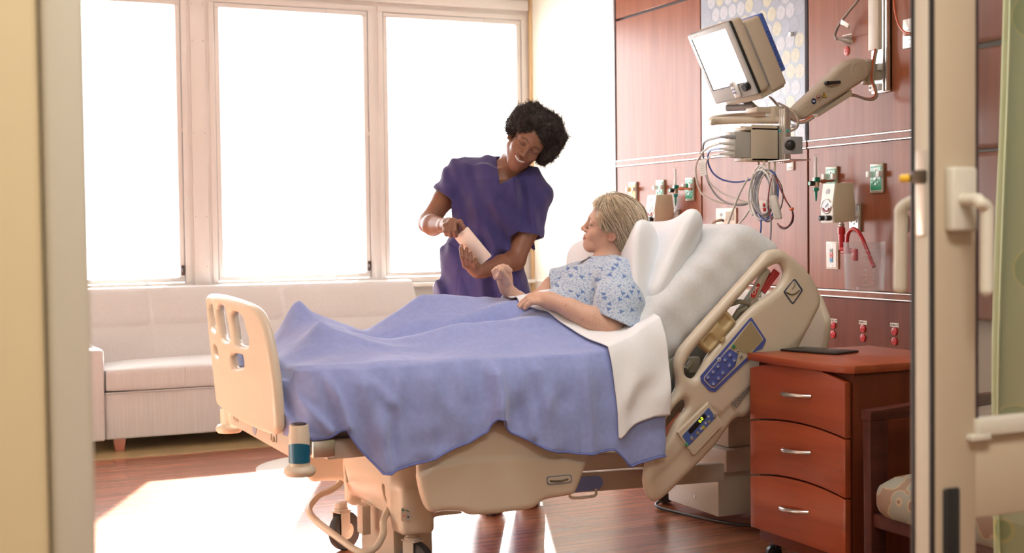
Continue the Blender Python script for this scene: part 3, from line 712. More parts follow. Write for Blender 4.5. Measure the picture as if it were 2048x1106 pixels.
for i in range(6):
    c_ = Vector(P(1373+11.2*i, 889-11.4*i, 'y', ry-.0095)); mt = mat('key_green', (.06, .28, .12), .4) if i == 0 else mat('key_yellow', (.5, .42, .03), .4) if i == 3 else mat('key_grey', (.20, .18, .15), .4)
    kb = MB().lathe([(.0072, 0), (.0072, .0012), (.006, .0018)], c_, (0, -1, 0), 14).build('key', mt, dm_)
    MB().bb(c_.x-.0028, c_.x+.0028, c_.y-.0026, c_.y-.001, c_.z-.001, c_.z+.001).build('key_mark', KEYC, kb)
for kx, ky in ((1383, 875), (1402, 857), (1411, 846), (1417, 833)):
    c_ = Vector(P(kx, ky, 'y', ry-.010)); MB().lathe([(.0042, 0), (.0042, .001)], c_, (0, -1, 0), 12).build('key', KEYC, dm_)
MB().tube([P(1416, 806, 'y', ry), P(1354, 866, 'y', ry)], .0045, 8).build('hinge', BEIGE, dm_)
# head angle gauge (diamond)
ga = label_plate('angle_gauge_border', [(1589, 556), (1606, 580), (1585, 610), (1566, 584)], ry+.0005, .003, mat('gauge_dark_blue', (.045, .055, .11), .4), rail, .008)
label_plate('angle_gauge', [(1588, 560), (1602, 581), (1585, 606), (1570, 584)], ry-.0008, .003, BEIGE, ga, .006)
mb = MB(); mb.tube([P(1584, 578, 'y', ry-.003), P(1590, 571, 'y', ry-.003), P(1589, 564, 'y', ry-.003)], .001, 5).tube([P(1572+27*k/8, 584-4*k/8+7*math.sin(math.pi*k/8), 'y', ry-.003) for k in range(9)], .0026, 6); mb.build('gauge_tube', mat('gauge_dark', (.10, .085, .06), .4), ga)
# instruction label with lines of print
il = label_plate('instruction_label', [(1499, 757), (1503, 775), (1469, 819), (1457, 809)], ry+.004, .003, mat('label_tan', (.42, .34, .24), .4), rail, .003)
for i in range(5):
    a = Vector(P(1462+2.6*i, 808+2.0*i, 'y', ry+.002)); b = Vector(P(1498+1.0*i, 762+2.6*i, 'y', ry+.002))
    mb = MB(); s = 0
    rr = random.Random(i)
    while s < .95:
        l = rr.uniform(.05, .16); mb.tube([a+(b-a)*s, a+(b-a)*min(1, s+l)], .0011, 4); s += l+.03
    mb.build('print_line', mat('print_blue_black', (.03, .04, .09), .5), il)
# pendant holder tray filling the upper opening
TRAY = mat('tray_tan_plastic', (.46, .345, .18), .42)
T0 = [(1393, 676), (1407, 668), (1441, 622), (1446, 618), (1455, 625), (1468, 642), (1466, 648), (1420, 702), (1411, 703), (1395, 688)]
Ot = catm2(xz(T0, YN), 3)
w1 = [np.array(xz([q], YN)[0]) for q in ((1415, 682), (1444, 643))]
def trayf(p, c, r):
    d = smax(poly2(p[:, 0], p[:, 2], Ot), np.abs(p[:, 1]-YN-.004)-.022, .016)
    for w_ in w1:
        du, dv = p[:, 0]-w_[0], p[:, 2]-w_[1]; a = du*e1.x+dv*e1.z; b = -du*e1.z+dv*e1.x
        q = np.sqrt((np.maximum(np.abs(a)-.012, 0))**2+(np.maximum(np.abs(b)-.010, 0))**2+((p[:, 1]-(YN-.026))*.8)**2)-.013
        d = smax(d, -q, .006)
    return d
o_ = np.array(Ot); v_, q_ = surface_net(trayf, (o_[:, 0].min()-.02, YN-.04, o_[:, 1].min()-.02), (o_[:, 0].max()+.02, YN+.05, o_[:, 1].max()+.02), .0035)
ty = obj('pendant_tray', net_mesh('pendant_tray', v_, q_), TRAY, bed)
label_plate('tray_clip', [(1440, 681), (1448, 673), (1450, 677), (1442, 686)], YN-.018, .012, TRAY, ty, .002)
# struts seen through the rail: CPR bracket and red release lever
GB = mat('strut_olive_beige', (.27, .245, .19), .42)
mb = MB(); mb.tube([P(1440, 700, 'y', YN+.10), P(1470, 640, 'y', YN+.07), P(1505, 590, 'y', YN+.06), P(1536, 545, 'y', YN+.05)], .017, 10); mb.tube([P(1442, 628, 'y', YN+.05), P(1455, 611, 'y', YN+.03), P(1478, 603, 'y', YN+.02), P(1497, 606, 'y', YN+.02)], .009, 10); mb.tube([P(1462, 650, 'y', YN+.05), P(1478, 622, 'y', YN+.03), P(1494, 615, 'y', YN+.02)], .012, 10); mb.build('rail_strut', GB, bed)
br_ = MB().tube([P(1503, 620, 'y', YN+.03), P(1510, 585, 'y', YN+.025), P(1524, 556, 'y', YN+.02), P(1535, 540, 'y', YN+.02)], [.014, .015, .016, .012], 12).build('release_bracket', BEIGE2, bed)
cl_ = label_plate('cpr_label', [(1516, 566), (1520, 569), (1510, 595), (1503, 595), (1502, 590)], YN+.004, .004, mat('label_red', (.52, .03, .03), .4), bed, .003)
text('CPR', frame(P(1510.5, 581, 'y', YN+.001), Vector(P(1518, 568, 'y', YN))-Vector(P(1504, 594, 'y', YN)), (-1, 0, .5)), .019, WHITE, cl_)
g = MB()
for s in (-1, 0, 1): g.tube([Vector(P(1524, 583, 'y', YN+.02))+Vector((.006*s, 0, -.004*s)), Vector(P(1553, 543, 'y', YN+.02))+Vector((.006*s, 0, -.004*s))], .0085, 8)
lv_ = g.build('cpr_release_handle', mat('lever_red', (.42, .012, .018), .35), bed)
MB().tube([P(1524, 583, 'y', YN+.02), P(1517, 596, 'y', YN+.02)], .004, 8).ball(P(1519, 592, 'y', YN+.02), .007, 10).ball(P(1514, 600, 'y', YN+.02), .006, 10).build('lever_pivot', STEEL, lv_)
mb = MB(); mb.bb(*(lambda a, b: (a[0], b[0], YN+.05, YN+.08, b[2], a[2]))(P(1378, 715, 'y', YN+.05), P(1402, 745, 'y', YN+.05)), .006).tube([P(1372, 738, 'y', YN+.03), P(1384, 722, 'y', YN+.03)], .008, 10); mb.build('rail_bracket', GB, bed)

# --- far side rail (simple copy of the near outline, stands behind patient and nurse side, lowered)
fr2 = obj('foot_side_rail', fr.data, None, bed); fr2.location = fr.location+Vector((-.12, YFAR-YN, -.045))
# --- headboard, seen past the rail
hb = MB()
hp = rounded([(3.98, .60), (4.62, .60), (4.66, .80), (4.60, .90), (4.00, .90), (3.94, .80)], .05)
MB().prism(hp, Matrix(((0, 0, 1, 3.10), (1, 0, 0, 0), (0, 1, 0, 0), (0, 0, 0, 1))), .035, .012).build('headboard', BEIGE, bed)

# --- footboard
FX = 1.02
def yzf(L): return [(P(a, b, 'x', FX)[1], P(a, b, 'x', FX)[2]) for a, b in L]
FO = yzf([(410, 600), (413, 590), (425, 587), (450, 588), (480, 594), (510, 605), (527, 618), (538, 645), (547, 690), (556, 760), (561, 845), (557, 866), (545, 866), (500, 842), (452, 814), (444, 803), (436, 755), (422, 680), (413, 625)])
FH = [yzf(q) for q in ([(415, 608), (432, 609), (440, 634), (445, 659), (430, 655), (421, 636)], [(445, 611), (465, 615), (473, 640), (478, 679), (458, 674), (450, 645)], [(481, 622), (502, 633), (509, 655), (515, 689), (490, 686), (484, 652)], [(479, 707), (501, 709), (506, 718), (505, 733), (485, 734), (480, 722)], [(433, 687), (445, 696), (451, 713), (439, 706)])]
def bow(p): return .018*(1-((p[:, 1]-4.32)/.42)**2)
Of = catm2(FO, 4); Hf = [catm2(q, 3) for q in FH]
pan = catm2(yzf([(439, 722), (470, 746), (520, 756), (537, 768), (541, 815), (520, 824), (480, 818), (455, 800), (447, 790)]), 3)
def footf(p, c, r):
    u, w = p[:, 1], p[:, 2]
    d2 = poly2(u, w, Of)
    for q in Hf: d2 = smax(d2, -poly2(u, w, q), .006)
    d = smax(d2, np.abs(p[:, 0]-FX+bow(p))-.017, .020)
    return d+.0016*np.exp(-(poly2(u, w, pan)/.003)**2)
o_ = np.array(Of); v_, q_ = surface_net(footf, (FX-.06, o_[:, 0].min()-.02, o_[:, 1].min()-.02), (FX+.06, o_[:, 0].max()+.02, o_[:, 1].max()+.02), .0036)
ftb = obj('footboard', net_mesh('footboard', v_, q_), BEIGE, bed); ftb['label'] = 'beige moulded footboard with grip openings'
# foot end cross beam, bumpers
MB().bb(1.045, 1.10, 3.86, 4.66, .475, .545, .006).bb(1.05, 1.14, 3.90, 4.62, .545, .565, .004).build('foot_beam', BEIGE2, bed)
ob = MB().lathe([(.027, 0), (.027, .002), (.024, .003)], (1.045, 4.30, .512), (-1, 0, 0), 22).build('emblem', mat('emblem_blue_grey', (.25, .30, .40), .4), bed)
for y in (4.05, 4.56): MB().tube([(1.044, y+.03, .525), (1.043, y+.03, .502), (1.043, y+.012, .498), (1.043, y, .512), (1.043, y-.012, .498), (1.043, y-.03, .502), (1.044, y-.03, .525)], .003, 6).build('cable_hook', BEIGE2, bed)
for y, zo in ((3.80, 0), (4.72, .005)):
    c_ = (1.055, y, .43+zo)
    bp_ = MB().lathe([(.020, .02), (.030, .028), (.031, .06), (.031, .128), (.029, .131), (.029, .150), (.027, .153)], c_, (0, 0, 1), 28).build('bumper_post', BEIGE, bed)
    MB().lathe([(.022, .152), (.022, .157), (.014, .159)], c_, (0, 0, 1), 20).build('post_cap', mat('cap_dark_brown', (.05, .03, .028), .4), bp_)
    MB().lathe([(.02, 0), (.040, .002), (.048, .012), (.048, .020), (.040, .030), (.022, .034)], c_, (0, 0, 1), 32).build('bumper_roller', BEIGE, bp_)
    # teal label around the near half of the post
    G = []
    for k in range(13):
        a = math.radians(150+190*k/12) if y < 4 else math.radians(100+160*k/12); arch = .012*math.sin(math.pi*k/12)
        G.append([(c_[0]+.0316*math.cos(a), c_[1]+.0316*math.sin(a), c_[2]+zz_) for zz_ in (.042, .090+arch)])
    if y < 4: MB().grid(G).build('teal_label', mat('label_teal', (.0, .10, .19), .35), bp_, 60)
    else: MB().lathe([(.012, 0), (.012, .002)], (c_[0]-.031, y-.004, c_[2]+.10), (-1, -.2, 0), 14).build('post_badge', mat('emblem_blue_grey', (.25, .30, .40), .4), bp_)
MB().bb(1.10, 1.17, 3.815, 3.86, .475, .53, .006).build('foot_bracket', STEEL, bed)
# deck side beams
MB().box((1.335, 3.878, .492), (.36, .05, .062), .006).build('deck_beam', BEIGE2, bed)
MB().bb(1.10, 2.35, 4.66, 4.70, .46, .52, .006).build('deck_beam', BEIGE2, bed)
MB().bb(1.12, 2.40, 3.90, 4.68, .515, .555, .01).build('sleep_deck', BEIGE2, bed)
MB().bb(1.29, 1.46, 3.84, 3.90, .525, .548, .010).build('deck_corner', BEIGE, bed)
# long beams low under the deck
def beam(name, a, b, y, hgt, dep=.05, mt=BEIGE2):
    A, B = Vector(P(*a, 'y', y)), Vector(P(*b, 'y', y)); d = (B-A); ang = math.atan2(d.z, d.x)
    return MB().box((A+B)/2, (d.length, dep, hgt), .004, 2, (0, -ang, 0)).build(name, mt, bed)
lb = beam('lower_beam', (1130, 966), (1442, 943), 4.10, .066)
beam('upper_beam', (1160, 921), (1300, 917), 4.05, .052)
beam('upper_beam', (1160, 940), (1300, 932), 4.52, .05)
q = xz([(1146, 955), (1198, 950), (1206, 956), (1207, 970), (1200, 979), (1136, 987)], 4.07)
label_plate('blue_decal', [(1140, 955), (1196, 951), (1204, 957), (1206, 968), (1198, 979), (1132, 987)], 4.073, .004, mat('decal_blue', (.20, .28, .62), .4), lb, .012)
hp_ = [P(1138, 984, 'y', 4.05), P(1142, 995, 'y', 4.02), P(1165, 995, 'y', 4.0), P(1190, 991, 'y', 4.02), P(1192, 979, 'y', 4.05)]
MB().tube(catmull(hp_, 5), .005, 8).build('drain_bag_hook', BEIGE, bed)
# seat lift / pan under the raised mattress
MB().bb(2.28, 2.62, 3.95, 4.65, .50, .545, .02, 3).build('seat_pan', BEIGE2, bed)
MB().box((2.56, 4.3, .62), (.52, .72, .03), .01, 2, (0, -math.radians(42), 0)).build('back_section', GB, bed)
# --- base
def basef(p, c, r):
    q = p-V(1.50, 4.29, .335)
    d = np.sqrt((q[:, 0]/.85)**2+(np.maximum(np.abs(q[:, 1])-.17, 0))**2+(q[:, 2]*1.0)**2)-.105
    d = smin(d, np.maximum(np.maximum(np.abs(q[:, 0]-.06)-.11, np.abs(q[:, 1])-.22), np.abs(q[:, 2]+.045)-.075)-.01, .06)
    for s in (-1, 1):
        w_ = q-V(-.005, .262*s, -.085)
        d = smin(d, np.sqrt(np.maximum(np.abs(w_[:, 0])-.038, 0)**2+np.maximum(np.abs(w_[:, 1])-.028, 0)**2+np.maximum(np.abs(w_[:, 2])-.065, 0)**2)-.02, .05)
        w_ = q-V(-.075, .205*s, -.04)
        d = smax(d, -(np.sqrt((w_[:, 0]/3)**2+(w_[:, 1])**2+np.maximum(np.abs(w_[:, 2])-.022, 0)**2)-.009), .004)
    return smax(d, -(q[:, 2]+.125+.045*np.clip((np.abs(q[:, 1])-.20)/.02, 0, 1)), .02)
v_, q_ = surface_net(basef, (1.30, 3.93, .13), (1.75, 4.66, .47), .0055)
bc = obj('base_cover', net_mesh('base_cover', v_, q_), BEIGE, bed); bc['label'] = 'rounded beige cover over the foot end casters'
MB().bb(1.46, 1.60, 4.13, 4.47, .012, .22, .006).build('base_column', BEIGE2, bed)
MB().bb(1.50, 1.72, 4.08, 4.48, .38, .50, .012).bb(1.55, 1.70, 4.07, 4.49, .43, .44, .003).build('lift_housing', BEIGE2, bed)
MB().bb(1.40, 1.43, 4.27, 4.33, .12, .22, .003).build('pedal_plate', BEIGE2, bed)
MB().bb(1.50, 1.52, 4.40, 4.56, .11, .24, .003).build('pedal_plate', BEIGE2, bed)
def caster(x, y, r, ang, parts=True):
    dx, dy = math.cos(ang), math.sin(ang)
    t_ = MB().lathe([(r*.70, -.017), (r*.95, -.015), (r, -.008), (r, .008), (r*.95, .015), (r*.70, .017)], (x, y, r), (-dy, dx, 0), 32).build('caster_wheel', RUBBER, bed)
    MB().lathe([(.02, -.018), (r*.70, -.015), (r*.70, .015), (.02, .018)], (x, y, r), (-dy, dx, 0), 28).build('wheel_hub', BEIGE, t_)
    MB().lathe([(.006, -.024), (.006, .024)], (x, y, r), (-dy, dx, 0), 10).build('axle', STEEL, t_)
    g = MB(); R_ = Matrix.Rotation(ang, 3, 'Z')
    for s in (-1, 1): g.box(Vector((x, y, r*1.35))+R_ @ Vector((-.015, s*.021, 0)), (.045, .004, r*1.3), .001, 1, R_)
    g.box(Vector((x, y, r*2.04))+R_ @ Vector((-.015, 0, 0)), (.06, .046, .006), .001, 1, R_)
    g.build('caster_fork', BEIGE2, t_)
    MB().lathe([(.022, r*2.06), (.026, r*2.08), (.026, r*2.2), (.022, r*2.22), (.022, r*2.5)], (x-.015*dx, y-.015*dy, 0), (0, 0, 1), 20).build('swivel', BEIGE2, t_)
caster(1.435, 4.585, .070, math.radians(28)); caster(1.50, 4.025, .070, math.radians(-62)); caster(2.88, 4.74, .070, .4); caster(3.05, 4.12, .070, .4)
st = [(683, 963, 4.51), (672, 975, 4.50), (655, 984, 4.47), (640, 990, 4.44), (628, 1001, 4.40), (619, 1016, 4.36), (622, 1030, 4.31), (640, 1048, 4.25), (680, 1078, 4.13), (710, 1099, 4.06), (730, 1104, 4.03), (752, 1094, 4.02), (766, 1068, 4.03), (766, 1045, 4.05), (773, 1026, 4.07), (782, 1012, 4.09)]
MB().tube(catmull([P(a, b, 'y', c) for a, b, c in st], 4), .0115, 12).build('steer_bar', BEIGE, bed)
dy_ = 3.972
dq = MB(); 
dk = label_plate('brake_decal', [(802, 1015), (825, 1015), (825, 1042), (802, 1042)], dy_+.005, .003, BEIGE, bc, .003)
for (kx, ky, kr, mt) in ((806, 1020, .004, mat('decal_green', (.05, .15, .10), .4)), (816, 1034, .0115, mat('decal_grey', (.45, .43, .40), .4)), (816, 1034, .003, BLACK)):
    MB().lathe([(kr, 0), (kr, .0012 if kr > .004 else .0018)], P(kx, ky, 'y', dy_+.003), (0, -1, 0), 18).build('decal_mark', mt, dk)
MB().tube([P(811, 1020, 'y', dy_+.003), P(817, 1023, 'y', dy_+.003)], .002, 6).build('decal_mark', mat('decal_green', (.05, .15, .10), .4), dk)
MB().tube([P(819, 1021, 'y', dy_+.003), P(819, 1030, 'y', dy_+.003)], .0018, 6).build('decal_mark', mat('decal_grey', (.45, .43, .40), .4), dk)
MB().tube([P(810, 1034, 'y', dy_+.003), P(812, 1029, 'y', dy_+.003)], .0018, 6).ball(P(807, 1032, 'y', dy_+.003), .0025, 8).build('decal_mark', mat('decal_orange', (.6, .14, .04), .4), dk)
# rear lift tower
MB().bb(2.83, 3.14, 4.27, 4.64, .035, .21, .008).build('tower_foot', mat('tower_grey_beige', (.52, .47, .39), .35), bed)
MB().lathe([(.006, 0), (.006, .003)], P(1390, 993, 'x', 2.828), (-1, 0, 0), 12).build('tower_bolt', STEEL, bed)
MB().bb(2.84, 3.10, 4.23, 4.60, .21, .30, .012).build('tower_collar', BEIGE2, bed)
MB().bb(2.87, 3.07, 4.26, 4.57, .30, .52, .010).bb(2.86, 3.08, 4.25, 4.58, .40, .415, .003).bb(2.865, 3.075, 4.255, 4.575, .44, .455, .003).build('tower_column', BEIGE2, bed)
MB().bb(2.75, 3.12, 4.0, 4.6, .52, .56, .008).build('tower_head', BEIGE2, bed)
MB().tube(catmull([(2.80, 4.66, .03), (2.78, 4.60, .012), (2.9, 4.22, .010), (3.1, 4.15, .008), (3.5, 4.2, .008), (3.82, 4.3, .012)], 6), .006, 8).build('power_cable', BLACK, bed)
# --- mattress with fitted sheet, head end raised: swept profile (side view) with rounded edges
MY0, MY1 = 3.895, 4.69
PRB = [(1.10, .565), (2.16, .565), (2.30, .585), (2.42, .675), (2.88, 1.085)]           # underside
PRT = [(1.10, .735), (2.08, .735), (2.17, .765), (2.26, .832), (2.695, 1.205)]           # top side
mo = [(1.125, .565), (2.16, .565), (2.285, .585), (2.40, .68), (2.87, 1.050), (2.865, 1.085), (2.755, 1.155), (2.71, 1.164), (2.655, 1.148), (2.25, .835), (2.16, .765), (2.05, .735), (1.125, .735)]
Om = rounded(mo, [.03, .1, .12, .12, .03, .05, .05, .04, .06, .1, .12, .12, .04], 4)
def mattf(p, c, r):
    d = smax(poly2(p[:, 0], p[:, 2], Om), np.abs(p[:, 1]-(MY0+MY1)/2)-(MY1-MY0)/2, .07)
    if c is None: return d
    a = (p[:, 0]*.75+p[:, 2]*.66)
    w = .0035*vnoise(np.stack([p[:, 0]*3+p[:, 1]*4, p[:, 1]*9+p[:, 2]*2, p[:, 2]*5], 1), 1.6, 2)
    # slanting pull wrinkles on the near side of the raised part
    k = (p[:, 2]-.6)*1.1+(p[:, 0]-2.3)*.9
    w = w+.0022*np.sin(46*k+3*vnoise(p, 6, 4))*np.clip((p[:, 0]-2.2)*4, 0, 1)
    return d+w
v_, q_ = surface_net(mattf, (1.05, MY0-.03, .54), (2.95, MY1+.03, 1.25), .009)
mt_o = tag(obj('mattress', net_mesh('mattress', v_, q_), mat('fitted_sheet', (.66, .66, .67), .88, noise=((90, 90, 90), .05, 4), sheen=.2, bump=((120, 120, 120), .10))), 'white sheeted mattress bent up at the head of the bed', 'mattress')
# olive mattress cover showing below the sheet at the bend
a_ = [(2.27, .60), (2.40, .705), (2.44, .68), (2.37, .60), (2.33, .57), (2.29, .57)]
MB().prism(rounded(a_, .01), Matrix(((1, 0, 0, 0), (0, 0, -1, MY0+.02), (0, 1, 0, 0), (0, 0, 0, 1))), .05, .006).build('mattress_cover', mat('olive_cover', (.20, .20, .14), .6), mt_o)
# sheet drawn over the side of the raised part, with creased corner at the top
def pillow(name, label, c, ax, ay, sx, sy, th, seed, grp=None, squeeze=.0, bend=0.0, peak=1.0):
    M = frame(c, ax, ay); X, Y, Z = [np.array(M.col[i][:3]) for i in range(3)]; C0 = np.array(c)
    def fun(p, cc, r):
        q = p-C0; u = q@X; w = q@Y; z = q@Z
        z = z-bend*(u/sx)**2
        a = np.abs(u)/sx; b = np.abs(w)/sy; a2 = a*(1-.06*b**2); b2 = b*(1-.06*a**2)
        rr_ = (a2**4.5+b2**4.5+1e-9)**(1/4.5)
        prof = np.clip(1-np.clip(rr_, 0, 1)**2.6, 0, 1)**.6
        e = (rr_-1)*min(sx, sy)*.9
        wr = .005*vnoise(np.stack([u*7, w*7, z*3], 1), 1.0, seed)+.0045*np.sin(42*(u*.4+w)+4*vnoise(p, 5, seed+1))*np.clip(rr_, 0, 1)**3
        d = np.abs(z)-(th*prof+.008)+wr*np.clip(1-np.maximum(e, 0)/.01, 0, 1)*np.clip((1-rr_)*6, .15, 1)
        return smax(d*.6, e, .010)
    R = np.abs(X)*sx+np.abs(Y)*sy+np.abs(Z)*(th+abs(bend))*1.25+.05
    v_, q_ = surface_net(fun, C0-R, C0+R, .005, slack=1.8)
    return tag(obj(name, net_mesh(name, v_, q_), LINEN), label, 'pillow', grp)
UB = np.array([.755, 0, .655]); NB = np.array([-.655, 0, .755])     # along / out of the raised mattress
def mp(s, y, n): # point on the raised mattress top: s metres up from the bend
    b = np.array([2.26, y, .835]); return b+UB*s+NB*n
# ================================================================== PILLOWS
NB1 = V(-1, 0, .25); NB1 /= np.linalg.norm(NB1)
c1 = (P(1272, 545, 'y', 4.0)+np.array([.02, .29, 0]))
pillow('pillow', 'white pillow right behind the patient\'s head and shoulders', (2.435, 4.235, .968), (0, -1, .16), (.16, 0, .985), .268, .176, .074, 3, 'white pillows', bend=.125)
pillow('pillow', 'white pillow with pointed corner leaning on the raised mattress', (2.535, 4.27, .985), (0, -1, .06), (.50, 0, .866), .335, .212, .085, 8, 'white pillows', bend=.105)

# ================================================================== BLANKET AND TOP SHEET
NX, NY = 150, 84
bx0, bx1, by0, by1 = 1.065, 2.32, 3.872, 4.74
gx = np.linspace(bx0, bx1, NX); gy_ = np.linspace(by0, by1, NY); GX, GY = np.meshgrid(gx, gy_, indexing='ij')
sup = np.full((NX, NY), .742)
def chain(pts, R):
    """support ridge: points (x, y, ztop); falls off as a rounded limb of radius R"""
    out = np.full((NX, NY), -1.0)
    for a, b in zip(pts[:-1], pts[1:]):
        ax, ay, az = a; bx, by, bz_ = b; ex, ey = bx-ax, by-ay
        t = np.clip(((GX-ax)*ex+(GY-ay)*ey)/(ex*ex+ey*ey), 0, 1)
        dd = (GX-ax-ex*t)**2+(GY-ay-ey*t)**2
        out = np.maximum(out, az+(bz_-az)*t-dd/(2*R))
    return out
for pts, R in (([(1.225, 4.37, .915), (1.262, 4.37, .875), (1.46, 4.40, .800), (1.70, 4.46, .912), (1.78, 4.46, .915), (2.05, 4.42, .890), (2.2, 4.38, .90)], .022),
               ([(1.235, 4.16, .862), (1.28, 4.15, .83), (1.46, 4.14, .785), (1.66, 4.10, .828), (1.80, 4.09, .835), (2.05, 4.12, .850), (2.2, 4.15, .88)], .022),
               ([(2.0, 4.28, .885), (2.12, 4.27, .915), (2.32, 4.26, .955)], .06)):
    sup = np.maximum(sup, chain(pts, R))
Z = sup.copy()
near_e = np.interp(gx, [1.06, 1.3, 1.6, 1.9, 2.1, 2.2, 2.32], [.735, .735, .74, .742, .745, .78, .845])
far_e = np.full(NX, .735)
sag = .00006
for it in range(700):
    Z[1:-1, 1:-1] = np.maximum(sup[1:-1, 1:-1], .25*(Z[2:, 1:-1]+Z[:-2, 1:-1]+Z[1:-1, 2:]+Z[1:-1, :-2])-sag)
    Z[:, 0] = near_e; Z[:, -1] = far_e; Z[0, :] = .70; Z[-1, :] = Z[-2, :]
Z -= .052*np.exp(-((GY-4.265-.02*np.sin(6*GX))/.045)**2)*np.clip((GX-1.36)/.15, 0, 1)*np.clip((2.06-GX)/.12, 0, 1)
Z += .012*np.exp(-((GY-4.12+.30*(GX-1.25))/.022)**2)*np.clip((1.55-GX)/.2, 0, 1)*np.clip((GX-1.2)/.05, 0, 1)
for it in range(2): Z[1:-1, 1:-1] = .5*Z[1:-1, 1:-1]+.125*(Z[2:, 1:-1]+Z[:-2, 1:-1]+Z[1:-1, 2:]+Z[1:-1, :-2])
hem = [P(a, b, 'y', 3.815) for a, b in ((566, 872), (600, 884), (650, 875), (688, 856), (698, 866), (752, 944), (770, 944), (860, 916), (930, 884), (966, 862), (974, 846), (985, 834), (1000, 836), (1008, 850), (1020, 864), (1060, 886), (1110, 902), (1150, 906), (1182, 905), (1220, 898), (1250, 928), (1262, 931), (1304, 912))]
hem = [(a[0], a[2]) for a in hem]
shem = [(P(a, b, 'y', 3.80)[0], P(a, b, 'y', 3.80)[2]) for a, b in ((1214, 868), (1232, 877), (1248, 862), (1270, 848), (1302, 832))]
# fold ridges on the hanging side, read from the photo: (pixel path, amplitude, width)
FOLDS = [([(985, 690), (990, 760), (993, 838)], .030, .030), ([(860, 700), (850, 780), (840, 900)], .012, .03), ([(720, 740), (740, 830), (757, 940)], .020, .03), ([(1070, 720), (1090, 800), (1100, 890)], .014, .03), ([(1160, 700), (1170, 800), (1172, 900)], .012, .03),
         ([(610, 640), (640, 720), (672, 800), (690, 850)], .018, .016), ([(580, 740), (600, 800), (650, 860)], .016, .014), ([(640, 640), (700, 710), (770, 800)], .010, .022), ([(920, 720), (925, 800), (930, 880)], .010, .022), ([(1035, 700), (1040, 780), (1050, 870)], .010, .016), ([(800, 690), (790, 800), (800, 920)], .008, .02), ([(1130, 690), (1135, 800), (1140, 900)], .008, .016),
         ([(560, 800), (580, 835), (615, 872)], .014, .012), ([(556, 720), (566, 790), (585, 860)], .012, .012)]
FW = [([(P(a, b, 'y', 3.83)[0], P(a, b, 'y', 3.83)[2]) for a, b in pl], am, wi) for pl, am, wi in FOLDS]
def fold_off(x, z):
    o = np.zeros_like(x)
    for pl, am, wi in FW:
        best = np.full(x.shape, 1e9)
        for (ax, az), (bx, bz_) in zip(pl[:-1], pl[1:]):
            ex, ez = bx-ax, bz_-az; t = np.clip(((x-ax)*ex+(z-az)*ez)/(ex*ex+ez*ez), 0, 1)
            best = np.minimum(best, (x-ax-ex*t)**2+(z-az-ez*t)**2)
        o += 1.35*am*np.exp(-best/(wi*wi))
    return o
def drape(xa, xb, nx, hemf, off, seed, ytop=by1, nhang=46, shear=0.0):
    """cloth over the bed: rows across the top, then down the near side to the hem"""
    X = np.linspace(xa, xb, nx); fi = (X-bx0)/(bx1-bx0)*(NX-1); i0 = np.clip(np.floor(fi).astype(int), 0, NX-2); ft = np.clip(fi-i0, 0, 1)
    Zt = Z[i0]*(1-ft)[:, None]+Z[i0+1]*ft[:, None]
    js = [j for j in range(NY-1, -1, -1) if gy_[j] <= ytop]
    rows = []
    for j in js:
        Xj = X-shear*min(.30, gy_[j]-by0)*(1-(X-xa)/(xb-xa))
        p = np.stack([Xj, np.full(nx, gy_[j]), np.interp(Xj, gx, Z[:, j])], 1)
        wr = .0075*vnoise(np.stack([p[:, 0]*5+p[:, 1]*3, p[:, 1]*10-p[:, 0]*4, p[:, 0]*0], 1), 1.0, seed)+.002*vnoise(p, 26, seed+1)
        # soft creases running along the legs
        wr = wr+.010*np.exp(-((p[:, 1]-4.27-.05*np.sin(4*p[:, 0]))/.022)**2)*np.clip((p[:, 0]-1.45)*4, 0, 1)-.010*np.exp(-((p[:, 1]-4.30-.04*np.sin(5*p[:, 0]+1))/.03)**2)*np.clip((p[:, 0]-1.4)*4, 0, 1)
        p[:, 2] += wr+off
        p[:, 1] += .105*np.clip((1.125-Xj)/.09, 0, 1)**1.4*math.exp(-(gy_[j]-by0)/.10)
        rows.append(p)
    hz = np.interp(X, [h[0] for h in hemf], [h[1] for h in hemf])
    ze = Zt[:, 0]+off
    for k in range(1, nhang+1):
        s = k/nhang
        z = ze+(hz-ze)*s
        drop = ze-z
        y = by0-.012-.035*(1-np.exp(-drop/.06))-.020*np.clip(drop/.3, 0, 1)-off
        w = np.clip(drop/.16, 0, 1)
        q = np.stack([X, np.zeros(nx), z], 1)
        y = y-fold_off(X, z)*np.clip(drop/.05, 0, 1)*1.0
        y = y-.016*w*(1+np.sin(X*38+3.2*vnoise(q, 6, seed+2)+drop*3))*(.45+.35*vnoise(q, 4, seed+6))-.004*vnoise(q, 18, seed+3)*w
        xx = X+.008*w*np.cos(X*38+drop*3)*np.clip((X-1.04)/.1, 0, 1)
        y = y+.105*np.clip((1.125-X)/.09, 0, 1)**1.4
        rows.append(np.stack([xx, y, z], 1))
    return rows
BLK = mat('blue_fleece', (.27, .325, .62), .92, noise=((55, 55, 55), .07, 5), bump=((260, 260, 260), .10), sheen=.35)
def cloth(rows, name, mt, th):
    mb = MB(); mb.grid([list(map(tuple, r)) for r in rows]); o = mb.build(name, mt, None, 0)
    for p in o.data.polygons: p.use_smooth = True
    md = o.modifiers.new('thickness', 'SOLIDIFY'); md.thickness = th; md.offset = 1
    return o
rb = drape(1.036, 2.30, 210, hem, 0.004, 4)
bl = cloth(rb, 'blanket', BLK, .005); tag(bl, 'periwinkle blue fleece blanket draped over the patient\'s legs', 'blanket')
hm = MB().tube([tuple(p+np.array([0, -.002, 0])) for p in rb[-1][10:]], .0032, 6).build('hem', mat('blue_hem', (.15, .18, .45), .9), bl)
rs_ = drape(2.115, 2.315, 50, shem, 0.018, 4, 4.62, shear=.36)
